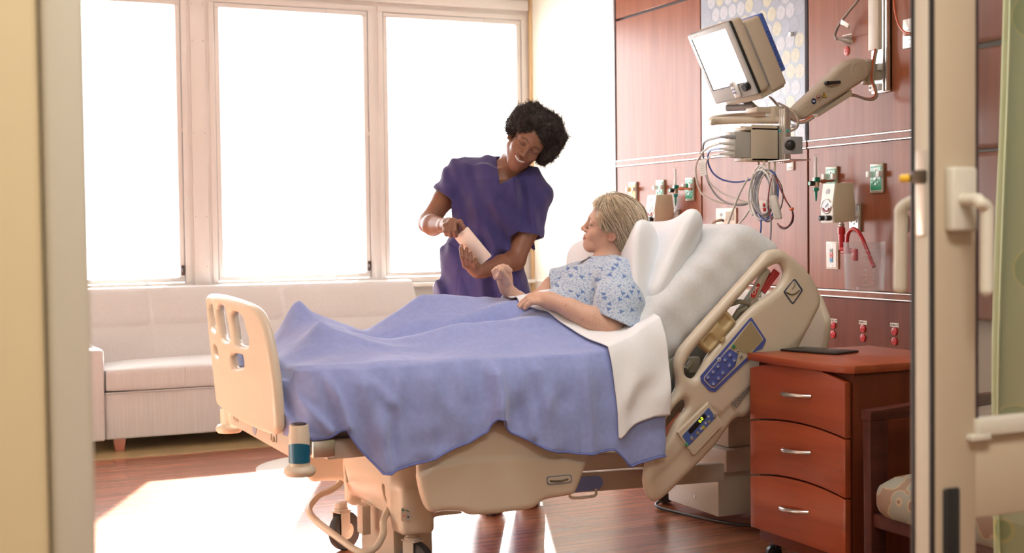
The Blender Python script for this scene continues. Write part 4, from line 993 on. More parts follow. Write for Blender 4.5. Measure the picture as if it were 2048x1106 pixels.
sh = cloth(rs_, 'top_sheet', LINEN, .003); tag(sh, 'white top sheet folded back over the edge of the blue blanket', 'sheet')
# ================================================================== PEOPLE
class Field:
    """smooth union / subtraction of simple solids, each known by a bounding ball"""
    def __init__(s): s.p = []
    def add(s, fn, c, r, k, op=1): s.p.append((fn, np.array(c, float), r, k, op)); return s
    def cap(s, a, b, ra, rb=None, k=.02, op=1):
        a = np.array(a, float); b = np.array(b, float); rb = ra if rb is None else rb
        ba = b-a; L2 = ba@ba+1e-12
        def fn(p):
            q = p-a; t = np.clip(q@ba/L2, 0, 1); return np.linalg.norm(q-t[:, None]*ba, axis=1)-(ra+(rb-ra)*t)
        return s.add(fn, (a+b)/2, math.sqrt(L2)/2+max(ra, rb), k, op)
    def chain(s, pts, rr, k=.02):
        for i in range(len(pts)-1): s.cap(pts[i], pts[i+1], rr[i], rr[i+1], k)
        return s
    def ell(s, c, rad, R=None, k=.02, op=1):
        c = np.array(c, float); rad = np.array(rad, float); m_ = rad.min()
        def fn(p):
            q = p-c
            if R is not None: q = q@R
            k0 = np.linalg.norm(q/rad, axis=1); k1 = np.linalg.norm(q/(rad*rad), axis=1)+1e-9
            return np.where(k0 < .15, (k0-1)*m_, k0*(k0-1)/k1)
        return s.add(fn, c, rad.max(), k, op)
    def __call__(s, p, c, r):
        d = np.full(len(p), 9.0)
        for fn, pc, pr, k, op in s.p:
            if c is not None and np.linalg.norm(pc-c)-pr > r+k+.01: continue
            q = fn(p)
            d = smin(d, q, k) if op > 0 else smax(d, -q, k)
        return d
def loft(sec, rax, fax, org):
    """upright body section: sec = [(z, r, f, half width, half depth)], distances by height"""
    A = np.array(sorted(sec), float)
    def fn(p):
        q = p-org; z = q[:, 2]; rr = q@rax; ff = q@fax
        I = lambda i: np.interp(z, A[:, 0], A[:, i])
        a, b = I(3), I(4); e = np.sqrt(((rr-I(1))/a)**2+((ff-I(2))/b)**2)
        d = (e-1)*np.minimum(a, b)*.95
        return np.maximum(d, np.maximum(A[0, 0]-z, z-A[-1, 0]))
    return fn
def head(F, R, T, s=1.0, smile=False, old=False):
    R = np.array(R, float); T = np.array(T, float)
    W = lambda x, y, z: T+R@(np.array((x, y, z))*s)
    E = lambda c, rad, k, op=1: F.ell(W(*c), np.array(rad)*s, R, k*s, op)
    B = lambda c, r, k, op=1: F.ell(W(*c), np.array((r, r, r))*s, None, k*s, op)
    Cp = lambda a, b, ra, rb, k, op=1: F.cap(W(*a), W(*b), ra*s, rb*s, k*s, op)
    E((0, -.012, .045), (.072, .093, .080), .02)
    E((0, .034, .036), (.058, .052, .056), .03)
    E((0, .036, -.022), (.053, .050, .062), .03)
    for g in (-1, 1):
        Cp((g*.047, .004, -.045), (g*.014, .066, -.090), .017, .017, .035)
        E((g*.037, .060, -.026 if not smile else -.022), (.021, .020, .019), .025)
        Cp((g*.010, .0845, .024), (g*.042, .070, .024), .010, .008, .02)
    E((0, .072, -.090), (.019, .017, .014), .02)
    E((0, .070, -.056), (.030, .024, .026), .025)
    Cp((0, .088, .018), (0, .1075, -.026), .0062, .0085, .014)
    B((0, .1085, -.028), .0098, .006)
    for g in (-1, 1):
        B((g*.0115, .0985, -.0315), .0074, .006)
        B((g*.0065, .104, -.0385), .0032, .003, -1)
        E((g*.031, .0985, .008), (.017, .014, .011), .014, -1)
        B((g*.031, .0755, .008), .0142, .004)
        Cp((g*.019, .0855, .0150), (g*.042, .0805, .0135), .0032, .003, .006)     # upper lid fold
        Cp((g*.020, .0850, .0005), (g*.041, .0810, .0020), .0022, .0022, .006)    # lower lid
        if old:
            Cp((g*.018, .0855, -.004), (g*.038, .0805, -.008), .003, .003, .006)
            Cp((g*.020, .0955, -.036), (g*.033, .0800, -.064), .0016, .0016, .006, -1)
            Cp((g*.050, .0740, .012), (g*.058, .0640, .018), .0010, .0010, .003, -1); Cp((g*.050, .0740, .006), (g*.059, .0620, .004), .0010, .0010, .003, -1)
            Cp((g*.034, .058, -.080), (g*.026, .066, -.092), .012, .010, .015)
    if smile:
        for g in (-1, 1):
            Cp((g*.030, .079, -.0475), (0, .0990, -.0530), .0032, .0042, .006)
            Cp((g*.030, .079, -.049), (g*.015, .0925, -.0642), .0032, .0048, .006); Cp((g*.015, .0925, -.0642), (0, .0962, -.0685), .0048, .0054, .006)
            Cp((g*.033, .074, -.040), (g*.016, .094, -.030), .004, .004, .008)
        for g in (-1, 1):
            Cp((g*.0275, .083, -.0490), (g*.015, .0945, -.0560), .0016, .0042, .002, -1)
            Cp((g*.015, .0945, -.0560), (0, .0985, -.0592), .0042, .0052, .002, -1)
    else:
        for g in (-1, 1):
            Cp((g*.024, .081, -.0585), (g*.007, .0955, -.0540), .0032, .0050, .005)
            Cp((g*.007, .0955, -.0540), (0, .0955, -.0555), .0050, .0048, .004)
            Cp((g*.022, .081, -.0605), (0, .0945, -.0665), .0034, .0064, .005)
        Cp((-.022, .088, -.0595), (.022, .088, -.0595), .0018, .0018, .003, -1)
        Cp((0, .102, -.0600), (0, .104, -.0600), .002, .002, .003, -1)
    for g in (-1, 1):
        th = math.radians(12)
        Re = R@np.array([[math.cos(.4*g), -math.sin(.4*g)*1, 0], [math.sin(.4*g), math.cos(.4*g), 0], [0, 0, 1]])
        F.ell(W(g*.0765, -.010, .001), np.array((.0065, .018, .031))*s, Re, .006*s)
        F.ell(W(g*.0825, -.005, .004), np.array((.005, .010, .018))*s, Re, .004*s, -1)
        B((g*.0765, -.002, -.026), .0065, .006)
    return W
def local(v, R, T, s): return (np.asarray(v)-np.array(T))@np.array(R)/s
def seg_d(p, pts):
    best = np.full(len(p), 9.0)
    for a, b in zip(pts[:-1], pts[1:]):
        a = np.array(a); b = np.array(b); ba = b-a; t = np.clip((p-a)@ba/(ba@ba), 0, 1); best = np.minimum(best, np.linalg.norm(p-a-t[:, None]*ba, axis=1))
    return best
def blend(c, m_, col): return c*(1-m_[:, None])+np.array(col)*m_[:, None]
def face_paint(c, L, skin, lip, brow, lash, smile, old):
    sm_ = lambda d, w, e: np.clip((w+e-d)/(2*e), 0, 1)
    near = (L[:, 1] > .045)*1.0; fl = [1, 0, 1]
    f2 = lambda pts: seg_d(L*fl, [(x, 0, z) for x, z in pts])
    for g in (-1, 1):
        c = blend(c, sm_(f2([(g*.014, .0240), (g*.026, .0282), (g*.036, .0278), (g*.045, .0225)]), .0020, .0014)*near*(.40 if old else .95), brow)
        c = blend(c, sm_(f2([(g*.0180, .0040), (g*.024, .0012), (g*.031, -.0002), (g*.038, .0010), (g*.0455, .0050)]), .0015, .0012)*near*.97, lash)
        c = blend(c, sm_(f2([(g*.020, .0085), (g*.031, .0075), (g*.042, .0085)]), .004, .004)*near*.35, np.array(lash)*.4+c.mean(0)*.35)
    if smile:
        d1 = f2([(-.030, -.0475), (-.012, -.0515), (0, -.0525), (.012, -.0515), (.030, -.0475)])
        d2 = f2([(-.029, -.050), (-.015, -.0650), (0, -.0692), (.015, -.0650), (.029, -.050)])
    else:
        d1 = f2([(-.023, -.0585), (-.007, -.0545), (0, -.0558), (.007, -.0545), (.023, -.0585)])
        d2 = f2([(-.021, -.0605), (0, -.0660), (.021, -.0605)])
    c = blend(c, np.maximum(sm_(d1, .0034, .0014), sm_(d2, .0046, .0016))*near*.85, lip)
    if not smile:
        c = blend(c, sm_(f2([(-.024, -.0590), (0, -.0600), (.024, -.0590)]), .0006, .0012)*near*.6, np.array(lip)*.35)
    return c
def skinmat(name, rough): return mat(name, (.5, .3, .2), rough, vcol=True, sss=.12, noise=((120, 120, 120), .05, 3), bump=((420, 420, 420), .05))
def curl_mesh(roots, dirs, L0, L1, rad, turns, cr, seed, seg=11, sides=3):
    rr = random.Random(seed); mb = MB()
    for a, d in zip(roots, dirs):
        d = Vector(d).normalized(); u = d.orthogonal().normalized(); w = d.cross(u); ph = rr.uniform(0, 6.28); L_ = rr.uniform(L0, L1); tn = turns*rr.uniform(.6, 1.4); side = Vector((rr.gauss(0, 1), rr.gauss(0, 1), rr.gauss(0, 1)))*.35
        pts = []
        for k in range(seg):
            t = k/(seg-1); an = ph+6.283*tn*t; c_ = cr*min(1, t*3+.2)
            pts.append(Vector(a)+(d+side*t)*(L_*t)+(u*math.cos(an)+w*math.sin(an))*c_)
        mb.tube(pts, [rad*(1-.5*k/(seg-1)) for k in range(seg)], sides, cap=False)
    return mb

# ------------------------------------------------------------------ the nurse
Bn = P(990, 600, 'y', 5.08); Bn[2] = 0
nf = -Bn/np.linalg.norm(Bn); nr = np.array([-nf[1], nf[0], 0.0])
def N(px_, py_, ff):
    d = AX[0]*((px_-1024)/FPX)+AX[1]*((py_-553)/FPX)+AX[2]
    return CAM+d*(((Bn+nf*ff-CAM)@nf)/(d@nf))
NRm = np.array([[0.797, -0.146, -0.586], [-0.381, -0.874, -0.302], [0.468, -0.464, 0.752]]).T; NT = V(2.3225, 4.8795, 1.4975); NS = .97
def nsec(py_, cx, hw, hd, ff):
    c = N(cx, py_, ff); e = N(cx+hw, py_, ff); q = c-Bn
    return (c[2], q@nr, q@nf, np.linalg.norm(e-c), hd)
nurse = thing('person', 'smiling nurse in navy scrubs leaning over the bed with a small tablet', 'person', (Bn[0], Bn[1], 0))
F = Field()
F.add(loft([nsec(660, 955, 78, .115, .0), nsec(600, 957, 80, .115, .01), nsec(520, 968, 62, .095, .03), nsec(430, 990, 70, .105, .06), nsec(360, 1003, 66, .085, .08), nsec(340, 1006, 52, .06, .085)], nr, nf, Bn), N(980, 500, .04), .45, .03)
nb_ = N(1014, 342, .085)
hW = head(F, NRm, NT, NS, smile=True)
F.cap(nb_, hW(0, -.020, -.045), .056, .050, .035)
F.cap(N(1004, 340, .07), N(926, 352, .05), .042, .042, .02).cap(N(1046, 356, .07), N(1068, 396, .06), .042, .042, .02)
F.cap(N(990, 374, .09), N(1018, 378, .09), .050, .050, .04)
# arms
F.chain([N(926, 352, .05), N(888, 398, .06), N(857, 445, .08)], [.044, .043, .039], .02)
F.chain([N(857, 446, .08), N(866, 450, .16), N(889, 451, .29)], [.041, .041, .027], .02)
F.chain([N(1069, 398, .06), N(1057, 455, .09), N(1030, 518, .13)], [.044, .045, .041], .02)
F.chain([N(1030, 520, .13), N(1004, 531, .20), N(966, 541, .315)], [.042, .041, .027], .02)
# right hand: fist with the index finger on the tablet
F.chain([N(889, 451, .29), N(897, 450, .325), N(905, 448, .355)], [.026, .027, .026], .015)
kn = [(890, 452), (899, 448), (909, 445), (920, 444)]
for i, (x, y) in enumerate(kn): F.cap(N(892+5*i, 450, .32), N(x, y, .372), .0135, .0115, .008)
for (x, y), pip, tip in zip(kn[:3], ((891, 462), (899, 463), (909, 462)), ((893, 469), (901, 471), (911, 471))):
    F.chain([N(x, y, .372), N(*pip, .392), N(*tip, .378), N(tip[0]+1, tip[1]-4, .352)], [.0108, .0100, .0090, .0080], .003)
F.chain([N(920, 444, .372), N(927, 455, .378), N(926.5, 463, .366), N(924.5, 469, .355)], [.0108, .0096, .0086, .0076], .003)
F.chain([N(903, 455, .325), N(914, 459, .345), N(918, 466, .350)], [.0125, .0105, .0085], .005)
# left hand: cradles the tablet from behind
F.chain([N(966, 541, .315), N(955, 540, .34), N(945, 536, .355)], [.026, .028, .024], .02)
for bx_, by_, tx, ty_, L_ in ((930, 531, 923, 492, 0), (936, 533, 933, 498, 1), (944, 532, 941, 507, 2), (951, 533, 951, 519, 3)):
    mxx, myy = (bx_+tx)/2, (by_+ty_)/2
    F.cap(N(954, 541, .345), N(bx_, by_, .372), .0135, .0112, .008)
    F.chain([N(bx_, by_, .372), N(mxx-1.5, myy+2, .386), N(tx-.5, ty_+6, .378), N(tx, ty_, .366)], [.0108, .0098, .0088, .0074], .003)
F.chain([N(956, 541, .33), N(962, 536, .318), N(963, 527, .312)], [.0135, .0105, .0088], .005)
# legs
LEG = {-1: (Bn-nr*.085+nf*.10+V(0, 0, .48), Bn-nr*.025+nf*.115+V(0, 0, .09)), 1: (Bn+nr*.075+nf*.03+V(0, 0, .48), Bn+nr*.13-nf*.03+V(0, 0, .09))}
for g in (-1, 1):
    F.chain([Bn+nr*(g*.09-.065)+V(0, 0, .86), LEG[g][0], LEG[g][1]], [.09, .06, .042], .03)
v_, q_ = surface_net(F, Bn-V(.42, .62, -.05), Bn+V(.42, .42, 1.72), .0026)
me = net_mesh('body', v_, q_)
L_ = local(v_, NRm, NT, NS)
c_ = np.tile(np.array((.235, .098, .055)), (len(v_), 1))
c_ = face_paint(c_, L_, None, (.27, .075, .06), (.018, .010, .008), (.010, .006, .006), True, False)
pal = np.exp(-(np.linalg.norm(v_-N(962, 531, .33), axis=1)/.03)**2); c_ = blend(c_, pal*.35, (.42, .21, .14))
for tx, ty_ in ((922.5, 493), (932.5, 500), (941, 509)):      # nails
    nl = np.clip((.0055-np.linalg.norm((v_-N(tx, ty_, .376)), axis=1))/.002, 0, 1); c_ = blend(c_, nl*.8, (.55, .45, .48))
paint(me, c_)
nbody = obj('body', me, skinmat('deep_brown_skin', .42), nurse)
# teeth
G = []
for i in range(29):
    x = -.0265+.053*i/28; y = .0945-12.5*x*x; zc_ = -.0592+13*x*x; hh_ = .0055-4.2*x*x*1.0; sc_ = .0006*abs(math.sin(math.pi*i/3.5))
    G.append([tuple(hW(x, y-.001, zc_+hh_)), tuple(hW(x, y+.0012, zc_+.001)), tuple(hW(x, y+.0006, zc_-hh_*.75+sc_))])
tt = MB().grid(G).build('teeth', mat('tooth_white', (.86, .82, .76), .25), nurse, 60)
# hair: soft dark volume plus springy curls
Fh = Field()
def hE(c, rad, k=.03, op=1): Fh.ell(hW(*c), np.array(rad)*NS, NRm, k, op)
hE((0, -.030, .066), (.110, .110, .094)); hE((.032, .003, .104), (.090, .074, .058)); hE((-.038, -.005, .092), (.076, .077, .060)); hE((.090, .010, .024), (.040, .047, .060)); hE((-.078, -.030, .038), (.037, .056, .052))
Fc = Field()
for c3, r3 in (((-.004, .104, .004), (.066, .050, .071)), ((-.093, .020, -.020), (.020, .030, .042))): Fc.ell(hW(*c3), np.array(r3)*NS, NRm, .01)
def hairf(p, c, r):
    d = Fh(p, c, r)
    if c is None: return d
    d = d+.0075*vnoise(p, 48, 1)+.006*vnoise(p, 95, 2)+.009*vnoise(p, 22, 3)
    return smax(d, -(Fc(p, None, None)+.0015*vnoise(p, 120, 5)), .004)
v_, q_ = surface_net(hairf, NT-V(.24, .24, .16), NT+V(.24, .24, .26), .0040, slack=1.6)
HAIRD = mat('black_brown_hair', (.022, .012, .010), .6, noise=((60, 60, 60), .4, 4))
hair = obj('hair', net_mesh('hair', v_, q_), HAIRD, nurse)
pick = np.random.RandomState(2).choice(len(v_), 5200, replace=False)
Lh = local(v_[pick], NRm, NT, NS); fz = (Lh[:, 1] > .050) & (np.abs(Lh[:, 0]) < .070) & (Lh[:, 2] < .092)
cen = hW(0, -.02, .05); dirs = v_[pick]-cen; dn_ = dirs/np.linalg.norm(dirs, axis=1)[:, None]; dirs[fz] = (np.array((0, .05, .8))@NRm.T)[None, :]+.55*dn_[fz]
cm = curl_mesh(v_[pick]-(.06*~fz-.01*fz)[:, None]*(v_[pick]-cen), dirs, .006, .022, .0008, 2.0, .0050, 3, 10, 3)
cm.build('curls', HAIRD, hair, 60)['kind'] = 'stuff'
# scrubs
SCR = mat('navy_scrub_cotton', (.040, .029, .140), .8, noise=((35, 35, 35), .06, 4), bump=((500, 500, 500), .08), sheen=.25)
Fs = Field()
Fs.add(loft([nsec(618, 958, 97, .155, .005), nsec(585, 960, 94, .15, .01), nsec(520, 967, 84, .13, .03), nsec(460, 977, 83, .13, .05), nsec(410, 992, 82, .125, .065), nsec(360, 1003, 80, .105, .08), nsec(335, 1008, 66, .075, .085)], nr, nf, Bn), N(985, 480, .04), .42, .03)
Fs.cap(N(1002, 338, .07), N(925, 348, .05), .062, .066, .04).cap(N(1044, 356, .07), N(1070, 396, .06), .062, .066, .04)
Fs.chain([N(925, 348, .05), N(884, 402, .06)], [.062, .066], .05)
Fs.chain([N(1068, 396, .06), N(1056, 490, .10)], [.064, .070], .05)
h1 = (N(886, 390, .06), N(884, 402, .06)-N(925, 348, .05)); h2 = (N(1057, 473, .09), N(1056, 490, .10)-N(1068, 396, .06))
h1 = (h1[0], h1[1]/np.linalg.norm(h1[1])); h2 = (h2[0], h2[1]/np.linalg.norm(h2[1]))
# tilt the hems as in the photo
def npx(p):
    q = p-CAM; z = q@AX[2]; return 1024+FPX*(q@AX[0])/z, 553+FPX*(q@AX[1])/z
VN = [(990, 296), (999.5, 369), (1060, 334), (1075, 240), (985, 240)]
def scrub(p, c, r):
    d = Fs(p, c, r)
    if c is not None and len(p) > 10:
        q = p-Bn; rr = q@nr; z = q[:, 2]
        fd = .0065*np.sin(70*rr+22*(z-1.1)+3.5*vnoise(p, 5, 1))*np.clip((1.28-z)*3, .15, 1)
        fd = fd+.0095*vnoise(np.stack([rr*26, q@nf*6, z*9+rr*14], 1), 1.0, 6)+.0035*vnoise(p, 22, 7)
        # drag folds from the chest towards the left elbow
        fd = fd+.009*np.sin(75*(z*.8+rr*.7)+2.5*vnoise(p, 6, 8))*np.exp(-((rr-.06)/.10)**2-((z-1.12)/.12)**2)
        d = d+fd*1.5
    w = np.maximum(d, -(d+.011))
    u, vv = npx(p)
    e1_ = (p-h1[0])@h1[1]; ed1 = np.linalg.norm(p-(h1[0]+h1[1]*np.clip(e1_, -.2, .05)[:, None]), axis=1)
    w = np.where((ed1 < .088) & (e1_ > -.02) & (u < 912), np.maximum(w, e1_), w)
    e2_ = (p-h2[0])@h2[1]+.0; ed = np.linalg.norm(p-(h2[0]+h2[1]*np.clip(((p-h2[0])@h2[1]), -.2, .05)[:, None]), axis=1)
    w = np.where((ed < .092) & (e2_ > -.02) & (e2_ < .112) & (u > 1022), np.maximum(w, e2_), w)
    w = np.maximum(w, N(957, 606, .0)[2]-p[:, 2]-.0)
    pd = poly2(u, vv, VN)/480.0
    ff = (p-Bn)@nf
    w = np.where(ff > .055, np.maximum(w, -pd), w)
    nk = seg_d(p, [nb_-V(0, 0, .02), hW(0, -.02, -.05)])-.061
    w = np.maximum(w, -nk)
    return w
v_, q_ = surface_net(scrub, Bn+V(-.45, -.40, .80), Bn+V(.42, .38, 1.56), .0038, slack=2.2)
top = obj('scrub_top', net_mesh('scrub_top', v_, q_), SCR, nurse)
# neckband and pocket edges laid on the cloth
def on_cloth(px_, py_, f0=.40, f1=-.05):
    a, b = N(px_, py_, f0), N(px_, py_, f1); t = np.linspace(0, 1, 240)[:, None]; pp = a+(b-a)*t
    d = np.where(scrub(pp, a, 9.) < .0005)[0]
    return pp[d[0]]+nf*.0006 if len(d) else None
def strip(px_pts, w, name, parent, rad=.0022):
    P0 = [on_cloth(x, y) for x, y in px_pts]; P0 = [p for p in P0 if p is not None]
    if len(P0) > 2: MB().tube([tuple(p) for p in P0], rad, 6).build(name, SCR, parent)
lerp = lambda a, b, n: [(a[0]+(b[0]-a[0])*k/n, a[1]+(b[1]-a[1])*k/n) for k in range(n+1)]
strip(lerp((985, 305), (985, 372), 10)+lerp((986, 376), (992, 396), 3), 0, 'neckband_seam', top, .0014)
strip(lerp((1072, 344), (1004, 384), 12)+lerp((1000, 386), (992, 396), 3), 0, 'neckband_seam', top, .0014)
strip(lerp((892, 487), (918, 501), 6), 0, 'pocket_edge', top, .0016)
strip(lerp((918, 503), (912, 590), 12), 0, 'pocket_seam', top, .0012)
# trousers and shoes
Ft = Field()
Ft.add(loft([nsec(700, 955, 82, .125, .0), nsec(600, 957, 84, .125, .01)], nr, nf, Bn), N(957, 650, 0), .25, .03)
feet = []
for g in (-1, 1):
    kn_, an_ = LEG[g]
    Ft.chain([Bn+nr*(g*.09-.065)+V(0, 0, .86), kn_, an_], [.10, .072, .060], .04); feet.append(an_)
def trf(p, c, r):
    d = Ft(p, c, r)+(.005*vnoise(p*V(1, 1, .4), 14, 4) if c is not None else 0)
    return np.maximum(np.maximum(d, -(d+.01)), .045-p[:, 2])
v_, q_ = surface_net(trf, Bn+V(-.4, -.4, .03), Bn+V(.35, .35, .95), .008)
obj('scrub_trousers', net_mesh('scrub_trousers', v_, q_), SCR, nurse)
for an_ in feet:
    Sh = Field(); a = np.array([an_[0], an_[1], .04])
    Sh.cap(a-nf*.03, a+nf*.13-V(0, 0, .006), .042, .036, .03).cap(a-nf*.03+V(0, 0, .01), a+nf*.03+V(0, 0, .03), .04, .038, .03)
    fn = lambda p, c, r, Sh=Sh: smax(Sh(p, c, r), .012-p[:, 2], .006)
    v_, q_ = surface_net(fn, a-V(.14, .22, .05), a+V(.14, .12, .12), .005)
    so = obj('shoe', net_mesh('shoe', v_, q_), mat('white_shoe_leather', (.6, .58, .56), .4), nurse)
    ol = [(math.cos(t)*.043, math.sin(t)*.105+.05) for t in [2*math.pi*k/24 for k in range(24)]]
    MB().prism(ol, frame((a[0], a[1], .008), nr, nf), .016, .004).build('sole', mat('dark_sole', (.05, .03, .03), .5), so)
# the tablet in her hands
tA, tB, tD = N(909, 474.5, .345), N(930, 469, .372), N(955.5, 531, .345)
ex = tB-tA; ey = tD-tA; ey = ey/np.linalg.norm(ey)*.150; ex = ex-ey*(ex@ey)/(ey@ey); ex = ex/np.linalg.norm(ex)*.080
tM = frame(tA+ex*.5+ey*.5, ex, ey)
tb2 = thing('tablet', 'small white tablet held up by the nurse', 'tablet', tuple(tA+ey))
MB().prism(rounded([(-.040, -.075), (.040, -.075), (.040, .075), (-.040, .075)], .007), tM, .0095, .0025).build('body', mat('white_tablet_shell', (.82, .70, .58), .35), tb2)
nz = np.array(tM.col[2][:3]); sg = -1 if nz@nf > 0 else 1
MB().prism(rounded([(-.035, -.066), (.035, -.066), (.035, .066), (-.035, .066)], .002), tM @ Matrix.Translation((0, 0, sg*.0048)), .0008).build('screen', mat('dark_glass', (.02, .021, .024), .06), tb2)
# ------------------------------------------------------------------ the patient
def Q(px_, py_, y): return P(px_, py_, 'y', y)
PRm = np.array([[-0.535, -0.806, -0.256], [-0.842, 0.480, 0.250], [0.080, -0.348, 0.934]]).T; PT = V(2.348, 4.2215, 1.150); PS = .93
pat = thing('person', 'grey blonde woman in patterned hospital gown sitting up in the bed', 'person', (2.2, 4.25, .74))
F = Field()
pW = head(F, PRm, PT, PS, smile=False, old=True)
neck = Q(1216, 530, 4.22)
F.cap(neck, pW(0, -.024, -.045), .052, .047, .022)
F.cap(neck+V(-.012, .006, .0), pW(0, .004, -.075), .030, .022, .02)
shn, shf = Q(1246, 560, 4.06), Q(1158, 560, 4.40)
F.cap(shn-V(0, 0, .012), shf-V(0, 0, .012), .056, .056, .04).cap(Q(1208, 566, 4.23), Q(1190, 592, 4.24), .082, .112, .05).cap(Q(1190, 590, 4.24), Q(1140, 655, 4.25), .112, .10, .05)
F.cap(V(2.13, 4.18, .81), V(2.13, 4.32, .81), .075, .075, .05)
# near arm across the lap
F.chain([shn, Q(1246, 605, 4.00), Q(1226, 656, 3.965)], [.050, .045, .040], .02)
F.chain([Q(1226, 656, 3.965), Q(1185, 638, 4.00), Q(1140, 617, 4.05), Q(1112, 605, 4.085)], [.040, .041, .033, .026], .015)
F.chain([Q(1112, 605, 4.085), Q(1098, 601, 4.10), Q(1082, 597, 4.125)], [.026, .028, .024], .015)
for i, (kx, ky, kd, tx, ty_, td) in enumerate(((1075, 589, 4.150, 1045, 606, 4.20), (1072, 593, 4.135, 1038, 611, 4.18), (1074, 599, 4.120, 1041, 614, 4.155), (1078, 604, 4.105, 1050, 616, 4.135))):
    k_ = Q(kx, ky, kd); t_ = Q(tx, ty_, td)
    F.cap(Q(1102, 602, 4.095+.008*(3-i)), k_, .015, .0115, .010)
    m1 = k_+(t_-k_)*.48+V(0, 0, .010); m2 = k_+(t_-k_)*.78+V(0, 0, .006)
    F.chain([k_, m1, m2, t_], [.0112, .0100, .0090, .0075], .003)
F.chain([Q(1100, 598, 4.13), Q(1082, 590, 4.175), Q(1064, 596, 4.205)], [.014, .011, .0088], .006)
# far arm, raised fist
fe = Q(1056, 622, 4.46)
F.chain([shf, Q(1110, 575, 4.46), fe], [.050, .044, .040], .02)
F.chain([fe, Q(1036, 602, 4.44), Q(1013, 577, 4.40)], [.038, .034, .024], .015)
F.chain([Q(1013, 577, 4.40), Q(1010, 564, 4.395), Q(1008, 552, 4.385)], [.024, .026, .024], .012)
F.ell(Q(1008, 552, 4.385), (.030, .026, .034), None, .012)
kn = ((1018, 541, 4.36), (1013, 536, 4.375), (1006, 534, 4.39), (999, 536, 4.405))
pp = ((1005, 537, 4.315), (999, 537, 4.33), (993, 539, 4.35), (989, 543, 4.375))
tp_ = ((999, 552, 4.325), (996, 553, 4.34), (994, 554, 4.36), (992, 555, 4.38))
for a, b, c in zip(kn, pp, tp_):
    F.cap(Q(1010, 562, 4.39), Q(*a), .015, .0118, .008)
    F.chain([Q(*a), Q(*b), Q(*c), Q(c[0]+7, c[1]-1, c[2]+.015)], [.0118, .0108, .0096, .0085], .003)
F.chain([Q(1016, 565, 4.365), Q(1011, 553, 4.325), Q(1002, 541, 4.300)], [.015, .0115, .0092], .005)
# legs under the blanket
for (a, b, c, d) in (((2.13, 4.36, .79), (1.74, 4.42, .79), (1.36, 4.38, .738), (1.265, 4.37, .79)), ((2.13, 4.16, .785), (1.72, 4.12, .745), (1.36, 4.16, .735), (1.275, 4.16, .77))):
    F.chain([V(*a), V(*b), V(*c), V(*d)], [.065, .04, .028, .02], .03)
v_, q_ = surface_net(F, (1.18, 3.88, .66), (2.56, 4.56, 1.32), .0027)
me = net_mesh('body', v_, q_)
L_ = local(v_, PRm, PT, PS)
c_ = np.tile(np.array((.60, .37, .27)), (len(v_), 1))
c_ = blend(c_, np.exp(-(np.linalg.norm((L_-V(.040, .060, -.022))*V(1, .8, 1), axis=1)/.022)**2)*.35, (.60, .26, .18))
c_ = blend(c_, np.exp(-(np.linalg.norm((L_-V(0, .115, -.030)), axis=1)/.016)**2)*.35, (.60, .25, .18))
c_ = blend(c_, np.exp(-(np.linalg.norm((L_-V(.080, -.008, -.01)), axis=1)/.03)**2)*.45, (.60, .24, .17))
c_ = face_paint(c_, L_, None, (.42, .13, .11), (.20, .13, .085), (.05, .03, .025), False, True)
sp_ = vnoise(v_, 150, 3)*(vnoise(v_, 40, 5) > 0); arm_ = v_[:, 2] < 1.02
c_ = blend(c_, np.clip((sp_-.45)*2, 0, .35)*arm_, (.34, .15, .09))
paint(me, c_)
obj('body', me, skinmat('fair_skin', .5), pat)
MB().lathe([(.0102, -.003), (.0112, -.0025), (.0112, .0025), (.0102, .003)], Q(1060, 604, 4.150), Q(1074, 599, 4.12)-Q(1041, 614, 4.155), 20).ball(Q(1060, 600.5, 4.140), .0035, 8).build('ring', mat('gold', (.75, .55, .28), .25, 1.0), pat)
# hair: cap plus combed strands
Fh = Field()
def pE(c, rad, k=.02, op=1): Fh.ell(pW(*c), np.array(rad)*PS, PRm, k, op)
pE((0, -.016, .048), (.082, .102, .083)); pE((0, -.060, -.005), (.074, .058, .075), .03); pE((.006, .022, .066), (.062, .054, .056), .03); pE((.062, .016, .045), (.020, .036, .045), .03); pE((-.062, .016, .045), (.020, .036, .045), .03)
pE((0, .105, -.045), (.074, .055, .075), .012, -1)
pE((0, .122, .012), (.082, .066, .064), .012, -1)
for g in (-1, 1): pE((g*.082, .022, -.042), (.03, .030, .046), .01, -1); pE((g*.086, -.002, -.012), (.012, .016, .018), .006, -1)
pE((0, -.02, -.125), (.09, .10, .060), .01, -1)
def phair(p, c, r):
    d = Fh(p, c, r)
    if c is None or len(p) < 10: return d
    return d+.004*vnoise(local(p, PRm, PT, PS), 26, 3)+.003*vnoise(local(p, PRm, PT, PS), 60, 4)
v_, q_ = surface_net(phair, PT-V(.2, .2, .18), PT+V(.2, .2, .2), .0034, slack=1.5)
def hairmat():
    return mat('blonde_grey_hair', (.5, .4, .28), .5, vcol=True, noise=((140, 140, 140), .22, 3))
me = net_mesh('hair', v_, q_); hc = np.tile(np.array((.46, .345, .225)), (len(v_), 1)); n_ = vnoise(local(v_, PRm, PT, PS)*V(1, .4, .4), 55, 4)
paint(me, np.clip(hc*(1+.30*n_[:, None]), .05, .9)); phr = obj('hair', me, hairmat(), pat)
rs2 = np.random.RandomState(4); NST, STEP, NSEG = 5200, .0085, 11
pk = rs2.choice(len(v_), NST); p_ = v_[pk].copy(); lift = rs2.uniform(.0, 1.0, NST)**2*.011+.0005; path = [p_.copy()]
crown = np.array((.014, .040, .125)); fr_w = rs2.uniform(-.3, .5, NST)
